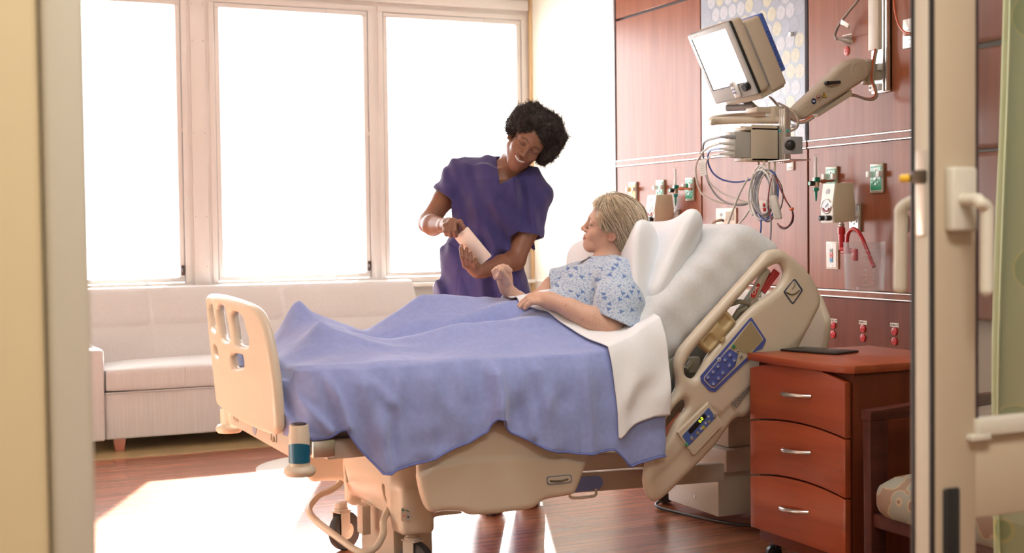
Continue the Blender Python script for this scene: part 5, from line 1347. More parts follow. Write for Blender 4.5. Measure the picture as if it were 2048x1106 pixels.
def hgrad(p):
    e = .002; g = np.stack([Fh(p+V(e, 0, 0), None, None)-Fh(p-V(e, 0, 0), None, None), Fh(p+V(0, e, 0), None, None)-Fh(p-V(0, e, 0), None, None), Fh(p+V(0, 0, e), None, None)-Fh(p-V(0, 0, e), None, None)], 1)
    return g/(np.linalg.norm(g, axis=1)[:, None]+1e-9)
for k in range(NSEG-1):
    L = local(p_, PRm, PT, PS); d = L-crown; d = d/(np.linalg.norm(d, axis=1)[:, None]+1e-9)
    fl = d*.75+V(0, -.42, -.42)+np.stack([L[:, 0]*0, fr_w*.4, L[:, 0]*0], 1)
    fl = fl+.55*np.stack([vnoise(L, 22, 5), vnoise(L, 22, 6), vnoise(L, 22, 7)], 1)
    w = fl@PRm.T; n_ = hgrad(p_); w = w-n_*np.sum(w*n_, 1)[:, None]; w = w/(np.linalg.norm(w, axis=1)[:, None]+1e-9)
    p_ = p_+w*STEP; p_ = p_-n_*(Fh(p_, None, None)-lift)[:, None]; path.append(p_.copy())
path = np.array(path); mb = MB(); cols = []; rr = random.Random(3)
for i in range(NST):
    LL = local(path[:, i], PRm, PT, PS); n = NSEG
    bad = np.where((LL[:, 1] > .048) & (LL[:, 2] < .070) | (LL[:, 1] > .020) & (LL[:, 2] < -.012) | (LL[:, 2] < -.092) | (np.abs(LL[:, 0]) > .06) & (LL[:, 1] > -.018) & (LL[:, 2] < .004))[0]
    if len(bad): n = bad[0]
    if n < 3: continue
    mb.tube([tuple(q) for q in path[:n, i]], [.00085]*(n-1)+[.0003], 3, cap=False)
    g = rr.uniform(.55, 1.3); w = rr.uniform(-.03, .05); cols += [((.62+w)*g, (.505+w)*g, (.375+w*.9)*g)]*(3*n)
me = mb.mesh('strands', 60); paint(me, np.array(cols)); so = obj('strands', me, hairmat(), phr); so['kind'] = 'stuff'
# gown
def gown_mat():
    M = bpy.data.materials.new('gown_print'); M.use_nodes = True; t = M.node_tree; b = t.nodes['Principled BSDF']; lk = t.links.new
    b.inputs['Roughness'].default_value = .85; b.inputs['Sheen Weight'].default_value = .2
    tc = nd(t, 'ShaderNodeTexCoord')
    def tri(scale, rad, rnd, seedloc, hollow):
        mp = nd(t, 'ShaderNodeMapping'); mp.inputs['Scale'].default_value = (scale, scale*.55, scale); mp.inputs['Location'].default_value = seedloc; mp.inputs['Rotation'].default_value = (0, 0, .5); lk(tc.outputs['Object'], mp.inputs[0])
        v = nd(t, 'ShaderNodeTexVoronoi'); v.inputs['Scale'].default_value = 1.0; v.inputs['Randomness'].default_value = rnd; lk(mp.outputs[0], v.inputs['Vector'])
        sb = nd(t, 'ShaderNodeVectorMath', operation='SUBTRACT'); lk(mp.outputs[0], sb.inputs[0]); lk(v.outputs['Position'], sb.inputs[1])
        sx = nd(t, 'ShaderNodeSeparateColor'); lk(v.outputs['Color'], sx.inputs[0])
        ra = nd(t, 'ShaderNodeVectorRotate'); ra.rotation_type = 'Y_AXIS'; lk(sb.outputs[0], ra.inputs[0])
        an = nd(t, 'ShaderNodeMath', operation='MULTIPLY'); an.inputs[1].default_value = 6.28; lk(sx.outputs[0], an.inputs[0]); lk(an.outputs[0], ra.inputs['Angle'])
        ds = []
        for a in (90, 210, 330):
            dn = nd(t, 'ShaderNodeVectorMath', operation='DOT_PRODUCT'); lk(ra.outputs[0], dn.inputs[0]); dn.inputs[1].default_value = (math.cos(math.radians(a)), 0, math.sin(math.radians(a))); ds.append(dn.outputs['Value'])
        m1 = nd(t, 'ShaderNodeMath', operation='MAXIMUM'); lk(ds[0], m1.inputs[0]); lk(ds[1], m1.inputs[1])
        m2 = nd(t, 'ShaderNodeMath', operation='MAXIMUM'); lk(m1.outputs[0], m2.inputs[0]); lk(ds[2], m2.inputs[1])
        lt = nd(t, 'ShaderNodeMath', operation='LESS_THAN'); lk(m2.outputs[0], lt.inputs[0]); lt.inputs[1].default_value = rad
        if hollow:
            g2 = nd(t, 'ShaderNodeMath', operation='GREATER_THAN'); lk(m2.outputs[0], g2.inputs[0]); g2.inputs[1].default_value = hollow
            mu = nd(t, 'ShaderNodeMath', operation='MULTIPLY'); lk(lt.outputs[0], mu.inputs[0]); lk(g2.outputs[0], mu.inputs[1]); return mu.outputs[0], sx.outputs[1], m2.outputs[0]
        return lt.outputs[0], sx.outputs[1], m2.outputs[0]
    base = (.47, .54, .63, 1)
    col = None
    for scale, rad, rnd, loc, hol, c in ((125, .16, .9, (3, 1, 2), 0, (.27, .35, .52, 1)), (72, .16, .9, (0, 5, 7), .07, (.20, .28, .48, 1)), (27, .125, .8, (8, 2, 4), 0, (.115, .20, .42, 1))):
        msk, rnd_o, dist = tri(scale, rad, rnd, loc, hol)
        mx = nd(t, 'ShaderNodeMix', data_type='RGBA'); lk(msk, mx.inputs[0])
        if col is None: mx.inputs[6].default_value = base
        else: lk(col, mx.inputs[6])
        mx.inputs[7].default_value = c; col = mx.outputs[2]
    lk(col, b.inputs['Base Color'])
    return M
Fg = Field()
Fg.cap(Q(1240, 563, 4.07), Q(1165, 565, 4.38), .074, .072, .04).cap(Q(1208, 566, 4.23), Q(1188, 594, 4.24), .094, .128, .05).cap(Q(1188, 592, 4.24), Q(1136, 652, 4.25), .128, .128, .05).cap(Q(1136, 652, 4.25), V(2.07, 4.25, .80), .125, .11, .05)
Fg.cap(Q(1224, 550, 4.21), Q(1236, 554, 4.15), .060, .066, .04)
Fg.cap(Q(1240, 562, 4.06), Q(1240, 612, 3.995), .072, .078, .04).cap(Q(1240, 612, 3.995), Q(1232, 665, 3.965), .078, .086, .03)
Fg.cap(Q(1160, 562, 4.40), Q(1108, 574, 4.46), .070, .072, .04)
fh_n = Q(1112, 572, 4.455)-Q(1160, 562, 4.40); fh_n /= np.linalg.norm(fh_n); fh_c = Q(1108, 574, 4.46)
def gown(p, c, r):
    d = Fg(p, c, r)
    if c is not None and len(p) > 10:
        d = d+.007*vnoise(p*V(1.4, 1, .8), 9, 2)+.005*np.sin(34*(p[:, 0]*.8-p[:, 2]*.5+p[:, 1]*.4)+3*vnoise(p, 6, 3))*np.clip((1.08-p[:, 2])*5, .2, 1)+.002*vnoise(p, 30, 4)
    w = np.maximum(d, -(d+.011))
    q = p-CAM; z = q@AX[2]; u = 1024+FPX*(q@AX[0])/z; vv = 553+FPX*(q@AX[1])/z
    # near sleeve hem, a slanting line; behind it only the sleeve is cut
    e = (vv-(621+(u-1186)*.432))/520.0
    slv = seg_d(p, [Q(1240, 590, 4.02), Q(1232, 680, 3.955)])-.112
    w = np.where((slv < 0) & (p[:, 1] < 4.075), np.maximum(w, e), w)
    w = np.where((p-fh_c)@fh_n > -.02, np.maximum(w, (p-fh_c)@fh_n), w)
    nk = seg_d(p, [neck-V(.004, 0, .012), pW(0, -.018, -.05)])-.0585
    w = np.maximum(w, -nk)
    nk2 = np.linalg.norm((p-Q(1178, 528, 4.25))*V(.8, .8, 1.6), axis=1)-.040
    w = np.maximum(w, -nk2)
    return np.maximum(w, .80-p[:, 2])
v_, q_ = surface_net(gown, (1.95, 3.80, .78), (2.55, 4.62, 1.16), .0040, slack=2.2)
obj('hospital_gown', net_mesh('hospital_gown', v_, q_), gown_mat(), pat)
# ================================================================== WALL EQUIPMENT
WX = XH-.024
def Wp(x, y, d=0.0): return P(x, y, 'x', WX-d)
def wrect(x0, y0, x1, y1, d=0.0):
    """photo rectangle on the headwall -> y0, y1, z0, z1"""
    a, b, c, e = Wp(x0, y0, d), Wp(x1, y0, d), Wp(x0, y1, d), Wp(x1, y1, d)
    return (b[1]+e[1])/2, (a[1]+c[1])/2, (c[2]+e[2])/2, (a[2]+b[2])/2
GREEN = mat('outlet_green', (.0, .26, .12), .35); PALEG = mat('outlet_pale_green', (.40, .68, .58), .35); YEL = mat('outlet_yellow', (.75, .52, .10), .4); PLATE = mat('plate_taupe_metal', (.42, .38, .30), .35, .4); PWHITE = mat('plate_white', (.80, .78, .74), .4)
def gas(x0, y0, x1, y1, face, label, lower=None, nm='gas_outlet', group='medical gas outlets'):
    ya, yb, za, zb_ = wrect(x0, y0, x1, y1); H = zb_-za; Wd = yb-ya; yc = (ya+yb)/2
    t_ = thing(nm, label, 'gas outlet', (WX, yc, za), group)
    MB().bb(WX-.012, WX, ya, yb, za, zb_, .004).build('cover_plate', PLATE, t_)
    MB().bb(WX-.0145, WX-.011, ya+.006, yb-.006, za+.010, zb_-.010, .001, 1).build('border', PALEG if face is GREEN else PWHITE, t_)
    MB().bb(WX-.0155, WX-.011, ya+.0085, yb-.0085, za+.013, zb_-.013, .001, 1).build('face', face, t_)
    if lower: MB().bb(WX-.0158, WX-.011, ya+.010, yb-.010, za+H*.45, zb_-.016, .001, 1).build('face_upper', lower, t_)
    MB().bb(WX-.016, WX-.011, yc-.014, yc+.014, zb_-H*.20, zb_-H*.14, .001, 1).build('printed_name', PWHITE, t_)
    for s in (-1, 1): MB().bb(WX-.034, WX-.012, yc+s*Wd*.40-.009, yc+s*Wd*.40+.009, za+H*.54, za+H*.74, .002).build('clip', PWHITE, t_)
    for dy, zz_, r_ in ((0, .48, .0075), (0, .76, .004), (-.018, .36, .0035), (.018, .36, .0035)):
        MB().lathe([(r_, 0), (r_, .003), (r_*.5, .004)], (WX-.0155, yc+dy, za+H*zz_), (-1, 0, 0), 12).build('port' if zz_ == .48 else 'screw', STEEL, t_)
    MB().bb(WX-.018, WX-.012, yc-.005, yc+.005, za+H*.25, za+H*.33, .002).build('release', STEEL, t_)
    return t_
gas(1261, 364, 1276, 405, YEL, 'yellow medical air outlet plate at the far end of the headwall')
gas(1315, 360, 1331, 401, GREEN, 'pale green oxygen outlet plate just behind the far suction regulator', PALEG)
gas(1374, 355, 1391, 402, GREEN, 'green oxygen outlet plate feeding the far flow meter')
gas(1655, 333, 1678, 388, GREEN, 'pale green oxygen outlet plate behind the near suction regulator', PALEG)
gas(1744, 327, 1770, 386, GREEN, 'unused green oxygen outlet plate nearest the door', PALEG)
gas(1345, 419, 1361, 458, PWHITE, 'grey vacuum outlet plate half hidden by the pillow corner', None, 'vacuum_outlet')
gas(1702, 407, 1724, 464, mat('plate_silver', (.58, .57, .55), .3, .5), 'silver vacuum outlet plate behind the clear canister hose', None, 'vacuum_outlet')
CLEAR = bpy.data.materials.new('clear_plastic'); CLEAR.use_nodes = True
t = CLEAR.node_tree; t.nodes.clear(); out = nd(t, 'ShaderNodeOutputMaterial'); mx = nd(t, 'ShaderNodeMixShader'); tr = nd(t, 'ShaderNodeBsdfTransparent'); gl = nd(t, 'ShaderNodeBsdfPrincipled'); tr.inputs[0].default_value = (.97, .97, .97, 1); gl.inputs['Base Color'].default_value = (.8, .8, .82, 1); gl.inputs['Roughness'].default_value = .06
fr_ = nd(t, 'ShaderNodeLayerWeight'); fr_.inputs[0].default_value = .22; mr = nd(t, 'ShaderNodeMapRange'); mr.inputs[3].default_value = .03; mr.inputs[4].default_value = .6; t.links.new(fr_.outputs['Facing'], mr.inputs[0]); t.links.new(mr.outputs[0], mx.inputs[0]); t.links.new(tr.outputs[0], mx.inputs[1]); t.links.new(gl.outputs[0], mx.inputs[2]); t.links.new(mx.outputs[0], out.inputs[0])
BRASS = mat('chromed_brass', (.55, .48, .38), .28, 1.0); COPPER = mat('copper_fitting', (.40, .17, .10), .35, .7); DGREEN = mat('flow_green', (.0, .22, .15), .35)
def flowmeter(tx, t0, t1, bx, by, cone, link, d, label):
    b = Wp(bx, by, d); yb = b[1]; k = 1.0
    t_ = thing('flow_meter', label, 'flow meter', (b[0], yb, b[2]), 'oxygen flow meters')
    top, bot = Wp(tx, t0, d), Wp(bx, t1, d); X0 = WX-d
    MB().lathe([(.011, 0), (.011, top[2]-bot[2]-.002), (.013, top[2]-bot[2])], (X0, yb, bot[2]), (0, 0, 1), 18).build('sight_tube', CLEAR, t_)
    MB().lathe([(.006, 0), (.004, top[2]-bot[2]-.012)], (X0, yb, bot[2]), (0, 0, 1), 12).build('inner_tube', mat('tube_white', (.75, .75, .73), .3), t_)
    MB().lathe([(.0125, -.028), (.014, -.026), (.014, .010), (.012, .014)], (X0, yb, b[2]+.010), (0, 0, 1), 18).build('body', BRASS, t_)
    MB().bb(X0-.013, X0+.013, yb-.0145, yb-.002, b[2]+.004, b[2]+.026, .003).build('green_band', DGREEN, t_)
    kb = MB().lathe([(.008, .010), (.0115, .014), (.0115, .034), (.010, .036)], (X0, yb, b[2]-.002), (-1, 0, 0), 18).build('knob', BLACK, t_)
    MB().lathe([(.0085, .036), (.0085, .038)], (X0, yb, b[2]-.002), (-1, 0, 0), 16).build('knob_cap', mat('knob_mint', (.25, .62, .48), .4), kb)
    c1 = Wp(bx, cone, d)
    MB().lathe([(.0125, -.012), (.0125, -.026), (.0065, -.030), (.0055, -.052), (.0025, c1[2]-b[2])], (X0, yb, b[2]-.008), (0, 0, 1), 16).build('hose_barb', DGREEN, t_)
    e = Wp(*link, .02)
    MB().tube([(X0, yb, b[2]+.006), (X0*.5+e[0]*.5, yb*.5+e[1]*.5, b[2]+.008), tuple(e)], .0062, 12).lathe([(.0095, -.012), (.0095, .012)], (X0*.6+e[0]*.4, yb*.6+e[1]*.4, b[2]+.007), Vector(e)-Vector((X0, yb, b[2])), 8).build('fitting', COPPER, t_)
    return t_
fm1 = flowmeter(1350, 334, 373, 1351, 380, 409, (1383, 379), .075, 'oxygen flow meter plugged in above the white pillow')
fm2 = flowmeter(1629, 309, 356, 1632, 366, 399, (1668, 361), .10, 'oxygen flow meter beside the near suction regulator')
CREAMB = mat('regulator_cream', (.66, .57, .40), .4); CREAMF = mat('regulator_face', (.80, .78, .70), .35)
def regulator(x0, y0, x1, y1, fxr, label):
    d = .155; A = Wp(x0, (y0+y1)/2, d); Bq = Wp(fxr, (y0+y1)/2, d)
    ya, yb = Bq[1], A[1]; za, zb_ = Wp((x0+fxr)/2, y1, d)[2], Wp((x0+fxr)/2, y0+3, d)[2]; X0 = WX-d; yc = (ya+yb)/2; H = zb_-za; w = yb-ya
    t_ = thing('suction_regulator', label, 'regulator', (X0, yc, za), 'suction regulators')
    s = [(X0+.012, zb_), (X0+.105, zb_+.002), (X0+.118, za+H*.45), (X0+.112, za+.006), (X0+.004, za), (X0-.004, za+H*.4)]
    MB().prism(s, Matrix(((1, 0, 0, 0), (0, 0, -1, yc), (0, 1, 0, 0), (0, 0, 0, 1))), w, .004).build('housing', CREAMB, t_)
    slx = lambda z: X0-.0045+(.016*max(0, (z-za-H*.4)/(H*.6)) if z > za+H*.4 else .008*(za+H*.4-z)/(H*.4))
    MB().prism(rounded([(yc-w/2+.002, za+.002), (yc+w/2-.002, za+.002), (yc+w/2-.002, za+H*.4), (yc-w/2+.002, za+H*.4)], .002), Matrix(((0, 0, 1, X0-.001), (1, 0, 0, 0), (0, 1, 0, 0), (0, 0, 0, 1))), .008).build('face_lower', CREAMF, t_)
    ang = math.atan2(.016, H*.6)
    MB().box((X0+.0035, yc, za+H*.7), (.008, w-.004, H*.6), .001, 1, (0, ang, 0)).build('face_upper', CREAMF, t_)
    ax_ = (-math.cos(ang), 0, math.sin(ang)*.6)
    zc = za+H*.78; g = MB().lathe([(.019, 0), (.019, .003), (.016, .004)], (slx(zc)+.001, yc, zc), ax_, 22).build('mode_dial', CREAMF, t_); MB().lathe([(.0145, .004), (.0145, .0055)], (slx(zc)+.001, yc, zc), ax_, 20).build('dial_face', GREY, g)
    zc = za+H*.42; g = MB().lathe([(.034, 0), (.034, .005), (.031, .008), (.030, .005)], (slx(zc)+.002, yc, zc), (-1, 0, .05), 28).build('gauge_bezel', ALU, t_)
    MB().lathe([(.0295, .005), (.0295, .0062)], (slx(zc)+.002, yc, zc), (-1, 0, .05), 24).build('gauge_face', mat('gauge_face_grey', (.34, .35, .36), .12), g)
    MB().tube([(slx(zc)-.0062, yc+.022*math.cos(a), zc+.022*math.sin(a)) for a in [math.radians(200+20*k) for k in range(8)]], .0035, 6).build('gauge_red_band', mat('gauge_red', (.5, .09, .08), .3), g)
    MB().tube([(slx(zc)-.007, yc+.004, zc-.004), (slx(zc)-.007, yc-.015, zc+.013)], .0012, 6).build('needle', BLACK, g)
    zc = za+H*.125
    for s_ in (-1, 1): MB().lathe([(.008, 0), (.0115, .004), (.0115, .026), (.008, .030)], (slx(zc), yc+s_*w*.27, zc), (-1, 0, 0), 18).build('knob', BLACK, t_)
    return t_, X0, yc, za
regulator(1293, 387, 1340, 446, 1311, 'cream suction regulator with round gauge behind the pillow')
rg, rX, rY, rZ = regulator(1643, 364, 1700, 446, 1668, 'cream suction regulator with round gauge above the red elbow')
RED = mat('red_plastic', (.45, .012, .018), .3); REDH = mat('red_hose', (.42, .010, .014), .22)
d_ = .10; q = Wp(1683, 450, d_)
MB().lathe([(.012, 0), (.014, .006), (.010, .010), (.013, .014), (.013, .022), (.009, .026), (.009, .034)], (q[0], q[1], rZ-.030), (0, 0, 1), 14).build('outlet_nipple', STEEL, rg)
cn = thing('suction_canister', 'clear graduated suction canister hung on a red bracket', 'canister', tuple(Wp(1728, 587, d_)))
zt_ = Wp(1683, 455, d_)[2]; ze_ = Wp(1683, 500, d_)[2]
MB().lathe([(.0125, ze_-zt_), (.0135, ze_-zt_+.06), (.0125, -.030), (.0165, -.028), (.0165, 0), (.011, .001)], (q[0], q[1], zt_), (0, 0, 1), 16).build('elbow_riser', RED, cn)
br0 = np.array((q[0], q[1], ze_+.006)); br1 = Wp(1710, 503, d_)
MB().tube([tuple(br0), (br0[0], br0[1]-.02, br0[2]-.003), tuple(br1)], [.0135, .011, .010], 12).bb(br0[0]-.006, br0[0]+.006, br1[1]+.005, br0[1]-.002, ze_-.016, ze_+.002, .002).bb(br1[0]-.008, br1[0]+.008, br1[1]-.014, br1[1]+.016, br1[2]-.040, br1[2]+.012, .004).build('bracket', RED, cn)
cc0, cc1 = Wp(1728, 484, d_+.02), Wp(1729, 584, d_+.02); hh = cc0[2]-cc1[2]; rT = abs(Wp(1696, 490, d_+.02)[1]-Wp(1759, 490, d_+.02)[1])*.43; rB = rT*.93
MB().lathe([(rB*.4, .006), (rB*.86, .004), (rB*.97, .010), (rB, .02), (rT, hh-.006), (rT*1.03, hh), (rT*.985, hh), (rT*.965, hh-.006), (rB*.965, .022), (rB*.9, .013), (rB*.42, .012), (rB*.40, .022)], (cc1[0], cc1[1], cc1[2]), (0, 0, 1), 40).build('jar', CLEAR, cn)
INK = mat('canister_print', (.72, .68, .64), .5)
vd = Vector((-cc1[0], -cc1[1], 0)).normalized(); sd = Vector((-vd.y, vd.x, 0)); sd = sd if sd.dot(Vector((1, -1, 0))) > 0 else -sd
for k in range(8):
    zz_ = cc1[2]+hh*(.16+.097*k); rr_ = rB+(rT-rB)*(.16+.097*k)
    pt = lambda u, dz=0, r2=rr_: Vector((cc1[0], cc1[1], zz_+dz))+(vd*math.cos(u)+sd*math.sin(u))*(r2+.0008)
    text('-%d' % (200*(k+1)), frame(pt(.02), sd, (0, 0, 1)), .0105, INK, cn, 'scale_number')
    MB().tube([pt(.30+.06*j) for j in range(5)], .0006, 4).build('scale_line', INK, cn)
    g = MB()
    for j in (1, 2, 3): g.tube([pt(.42, .0055*j*.97), pt(.42+(.10 if j == 2 else .06), .0055*j*.97)], .0005, 4)
    g.build('scale_ticks', INK, cn)
hz = [(1695, 506), (1694, 484), (1697, 466), (1706, 458), (1716, 463), (1725, 478), (1734, 500), (1742, 520), (1748, 534)]
MB().tube(catmull([tuple(Wp(a, b, d_+.012)) for a, b in hz], 6), .0085, 12).build('red_hose', REDH, cn)
# switch plate with three buttons
def wall_plate(x0, y0, x1, y1, name, label, cat, mt=IVORY, th=.008, group=None):
    ya, yb, za, zb_ = wrect(x0, y0, x1, y1); t_ = thing(name, label, cat, (WX, (ya+yb)/2, za), group)
    MB().bb(WX-th, WX, ya, yb, za, zb_, .003).build('plate', mt, t_); return t_, ya, yb, za, zb_
t_, ya, yb, za, zb_ = wall_plate(1655, 483, 1678, 538, 'switch_plate', 'ivory switch plate with grey, red and blue buttons', 'switch plate'); yc = (ya+yb)/2; H = zb_-za
MB().bb(WX-.0105, WX-.007, ya+.008, yb-.008, za+.008, zb_-.008, .001, 1).build('insert', PWHITE, t_)
for fz, c in ((.66, (.38, .37, .37)), (.50, (.70, .12, .09)), (.33, (.10, .36, .62))):
    b_ = MB().bb(WX-.013, WX-.0105, yc-.0105, yc+.0105, za+H*fz-.0105, za+H*fz+.0105, .001, 1).build('button', mat('button_%d' % int(fz*100), c, .35), t_); MB().bb(WX-.0136, WX-.0128, yc-.006, yc+.006, za+H*fz-.002, za+H*fz+.002).build('button_mark', mat('button_ink', (.06, .06, .09), .5), b_)
for fz in (.10, .87): MB().lathe([(.004, 0), (.004, .0015)], (WX-.0105, yc, za+H*fz), (-1, 0, 0), 10).build('screw', STEEL, t_)
# nurse call panel with grille, plug and cable
t_, ya, yb, za, zb_ = wall_plate(1434, 416, 1474, 449, 'call_panel', 'ivory nurse call panel with speaker grille above the mattress', 'call panel'); H = zb_-za; W1 = yb-ya
for k in range(9): MB().bb(WX-.010, WX-.0075, ya+.012, ya+W1*.50, za+.02+k*(H-.04)/8.5, za+.024+k*(H-.04)/8.5, .001, 1).build('grille_slot', mat('grille_tan', (.50, .42, .30), .5), t_)
MB().bb(WX-.010, WX-.007, yb-W1*.34, yb-W1*.22, za+H*.50, za+H*.70, .001, 1).build('jack', GREY, t_); MB().lathe([(.007, 0), (.007, .002)], (WX-.008, ya+W1*.62, za+H*.24), (-1, 0, 0), 14).build('socket', BLACK, t_)
pz = Wp(1440, 441, .02); MB().tube([tuple(Wp(1443, 440, .008)), tuple(Wp(1436, 441, .03)), tuple(Wp(1428, 444, .045)), tuple(Wp(1421, 450, .05)), tuple(Wp(1418, 462, .05))], [.008, .0075, .005, .004, .004], 10).build('plug_cable', mat('tan_cable', (.42, .33, .24), .45), t_)
t_, ya, yb, za, zb_ = wall_plate(1576, 320, 1589, 341, 'data_plate', 'small ivory data socket plate below the metal strip', 'socket plate', PWHITE)
for dy in (-.3, 0, .3):
    for dz in (.25, .75):
        if dy == 0 or True: MB().lathe([(.003, 0), (.003, .0015)], (WX-.008, (ya+yb)/2+dy*(yb-ya), za+dz*(zb_-za)), (-1, 0, 0), 8).build('socket', GREY, t_)
t_, ya, yb, za, zb_ = wall_plate(1807, 432, 1818, 464, 'wall_plate', 'small beige wall plate beside the far door lever', 'wall plate', PLATE); MB().lathe([(.0035, 0), (.0035, .002)], (WX-.008, (ya+yb)/2, za+.8*(zb_-za)), (-1, 0, 0), 10).build('screw', STEEL, t_)
t_, ya, yb, za, zb_ = wall_plate(1808, 37, 1836, 96, 'network_plate', 'brushed metal network plate with orange cable', 'socket plate', ALU)
for fz in (.1, .9): MB().lathe([(.005, 0), (.005, .0015)], (WX-.008, (ya+yb)/2, za+fz*(zb_-za)), (-1, 0, 0), 12).build('screw', STEEL, t_)
for fz, n_ in ((.62, .02), (.59, .012), (.30, .012), (.27, .018)): MB().bb(WX-.0086, WX-.007, (ya+yb)/2+.012-n_, (ya+yb)/2+.012+n_*.4, za+fz*(zb_-za)-.0012, za+fz*(zb_-za)+.0012).build('print_line', GREY, t_)
oc = tag(MB().tube(catmull([tuple(Wp(a, b, .03)) for a, b in ((1788, -70), (1788, -10), (1790, 22), (1797, 48), (1807, 62), (1820, 68))], 6), .0042, 8).build('network_cable', mat('orange_cable', (.55, .10, .03), .4)), 'orange network cable curving down to the metal plate', 'cable')
MB().bb(WX-.034, WX-.006, Wp(1822, 68)[1]-.012, Wp(1822, 68)[1]+.012, Wp(1822, 68)[2]-.009, Wp(1822, 68)[2]+.007, .002).build('connector', mat('orange_clear_plug', (.55, .25, .18), .3), oc)
# red sockets
REDS = mat('red_socket', (.52, .012, .014), .35); DARKH = mat('socket_slot', (.03, .002, .002), .5); REDP = mat('socket_coral', (.62, .09, .075), .35)
def socket(parent, x, y, mt, hgt):
    c = Wp(x, y); a = [(.0145*math.cos(u), hgt*math.sin(u)) for u in [2*math.pi*k/24 for k in range(24)]]; a = [(u*1.15, max(-hgt*.93, min(hgt*.93, v))) for u, v in a]
    s = MB().prism(a, Matrix(((0, 0, 1, WX-.002), (1, 0, 0, c[1]), (0, 1, 0, c[2]), (0, 0, 0, 1))), .006, .001).build('socket', mt, parent)
    MB().lathe([(.0032, 0), (.0032, .0008)], (WX-.005, c[1], c[2]+hgt*.55), (-1, 0, 0), 10).bb(WX-.0058, WX-.0045, c[1]+.006, c[1]+.0082, c[2]-.007, c[2]+.003).bb(WX-.0058, WX-.0045, c[1]-.0082, c[1]-.006, c[2]-.006, c[2]+.002).build('slots', DARKH, s)
    return s
for i, (x, yt, y1_, y2_, tg) in enumerate(((1667, 641, 650.5, 668.5, '2CRG-18'), (1726.5, 645, 657, 675.5, '2CRG-11'), (1789.5, 650, 662.5, 682.5, '2CRG-15'))):
    c = Wp(x, yt); t_ = thing('power_outlet', ('red double power outlet farthest from the door, low on the headwall', 'red double power outlet, middle one of three low on the headwall', 'red double power outlet nearest the door, low on the headwall')[i], 'outlet', (WX, c[1], Wp(x, y2_)[2]), 'red emergency outlets')
    socket(t_, x, y1_, REDS, .0175); socket(t_, x, y2_, REDS, .0175)
    lb_ = MB().bb(WX-.002, WX+.001, c[1]-.0265, c[1]+.0265, c[2]-.0085, c[2]+.0085).build('name_tag', mat('tag_cream', (.66, .60, .50), .5), t_)
    text(tg, frame((WX-.0025, c[1], c[2]), (0, -1, 0), (0, 0, 1)), .0125, BLACK, lb_)
t_ = thing('power_outlet', 'coral red power outlet under the hanging clear plug', 'outlet', tuple(Wp(1694, 110)), 'red emergency outlets'); socket(t_, 1694, 102, REDP, .021)
cd = thing('hanging_plug', 'clear round plug on a grey cord, pushed into the headwall', 'plug', tuple(Wp(1690, 90)))
MB().tube(catmull([tuple(Wp(a, b, .05)) for a, b in ((1760, -80), (1735, -30), (1716, 0), (1697, 24), (1681, 45), (1673, 60), (1670, 72), (1674, 78))], 6), .0062, 10).build('cable', mat('taupe_cable', (.26, .20, .155), .45), cd)
pa, pb = Wp(1673, 77, .05), Wp(1700, 82, .0)
MB().lathe([(.009, 0), (.011, .006), (.009, .01), (.011, .016), (.012, .022), (.021, .034), (.0225, .06), (.0225, .078), (.019, .080)], pa, Vector(pb)-Vector(pa), 22).build('plug', CLEAR, cd)
MB().lathe([(.004, .0), (.006, .02), (.015, .04), (.016, .07)], pa, Vector(pb)-Vector(pa), 16).build('plug_core', mat('plug_core_grey', (.45, .42, .38), .3, .4), cd)
MB().grid([[tuple(Wp(x0, y0, dd)) for x0, y0, dd in ((1679, 48, .052), (1683, 39, .058))], [tuple(Wp(x0, y0, dd)) for x0, y0, dd in ((1688, 51, .064), (1690, 43, .066))], [tuple(Wp(x0, y0, dd)) for x0, y0, dd in ((1695, 56, .064), (1698, 48, .06))], [tuple(Wp(x0, y0, dd)) for x0, y0, dd in ((1695.5, 61, .055), (1700, 53, .05))]]).build('paper_flag', PWHITE, cd, 60)
MB().bb(*(lambda a, b: (a[0]-.004, a[0]+.004, b[1], a[1], a[2]-.004, b[2]+.004))(Wp(1686, 71, .04), Wp(1704, 69, .04))).build('paper_tag', PWHITE, cd)

# ------------------------------------------------------------------ patient monitor on its wall arm
ARM = mat('arm_beige', (.53, .45, .345), .38); MGREY = mat('monitor_bezel_grey', (.46, .46, .45), .35); MB2 = mat('monitor_beige', (.56, .475, .365), .4)
mn = thing('patient_monitor', 'patient monitor on a beige wall arm with a bundle of hanging leads', 'monitor', tuple(Wp(1755, 183)))
ya, yb = Wp(1773, 90, .03)[1], Wp(1736, 90, .03)[1]; zlo = Wp(1755, 183, .03)[2]
MB().bb(WX-.03, WX, yb-.066, yb, zlo+.18, ZC-.005, .003).build('rail_cover', MB2, mn)
MB().bb(WX-.012, WX, ya, yb, zlo-.005, ZC-.005, .002).bb(WX-.028, WX, ya, ya+.012, zlo, ZC-.005, .002).bb(WX-.028, WX, ya+.022, ya+.030, zlo, ZC-.005, .002).build('wall_rail', ALU, mn)
for yy_ in (135, 175):
    c = Wp(1748, yy_, .03); MB().bb(WX-.036, WX-.010, c[1]-.035, c[1]+.028, c[2]-.014, c[2]+.014, .003).build('rail_clamp', PWHITE, mn)
    for s in (-1, 1): MB().lathe([(.005, 0), (.005, .002)], (WX-.036, c[1]+s*.018, c[2]), (-1, 0, 0), 10).build('bolt', BLACK, mn)
aY = Wp(1735, 145, .07)[1]; X1 = WX-.07
z1_, z0_ = Wp(1732, 121, .07)[2], Wp(1732, 168, .07)[2]
MB().lathe([(.018, z0_-.004), (.026, z0_), (.027, z0_+.008), (.024, z0_+.012), (.024, z1_-.012), (.027, z1_-.008), (.026, z1_), (.018, z1_+.003)], (X1, aY, 0), (0, 0, 1), 26).build('pivot', ARM, mn)
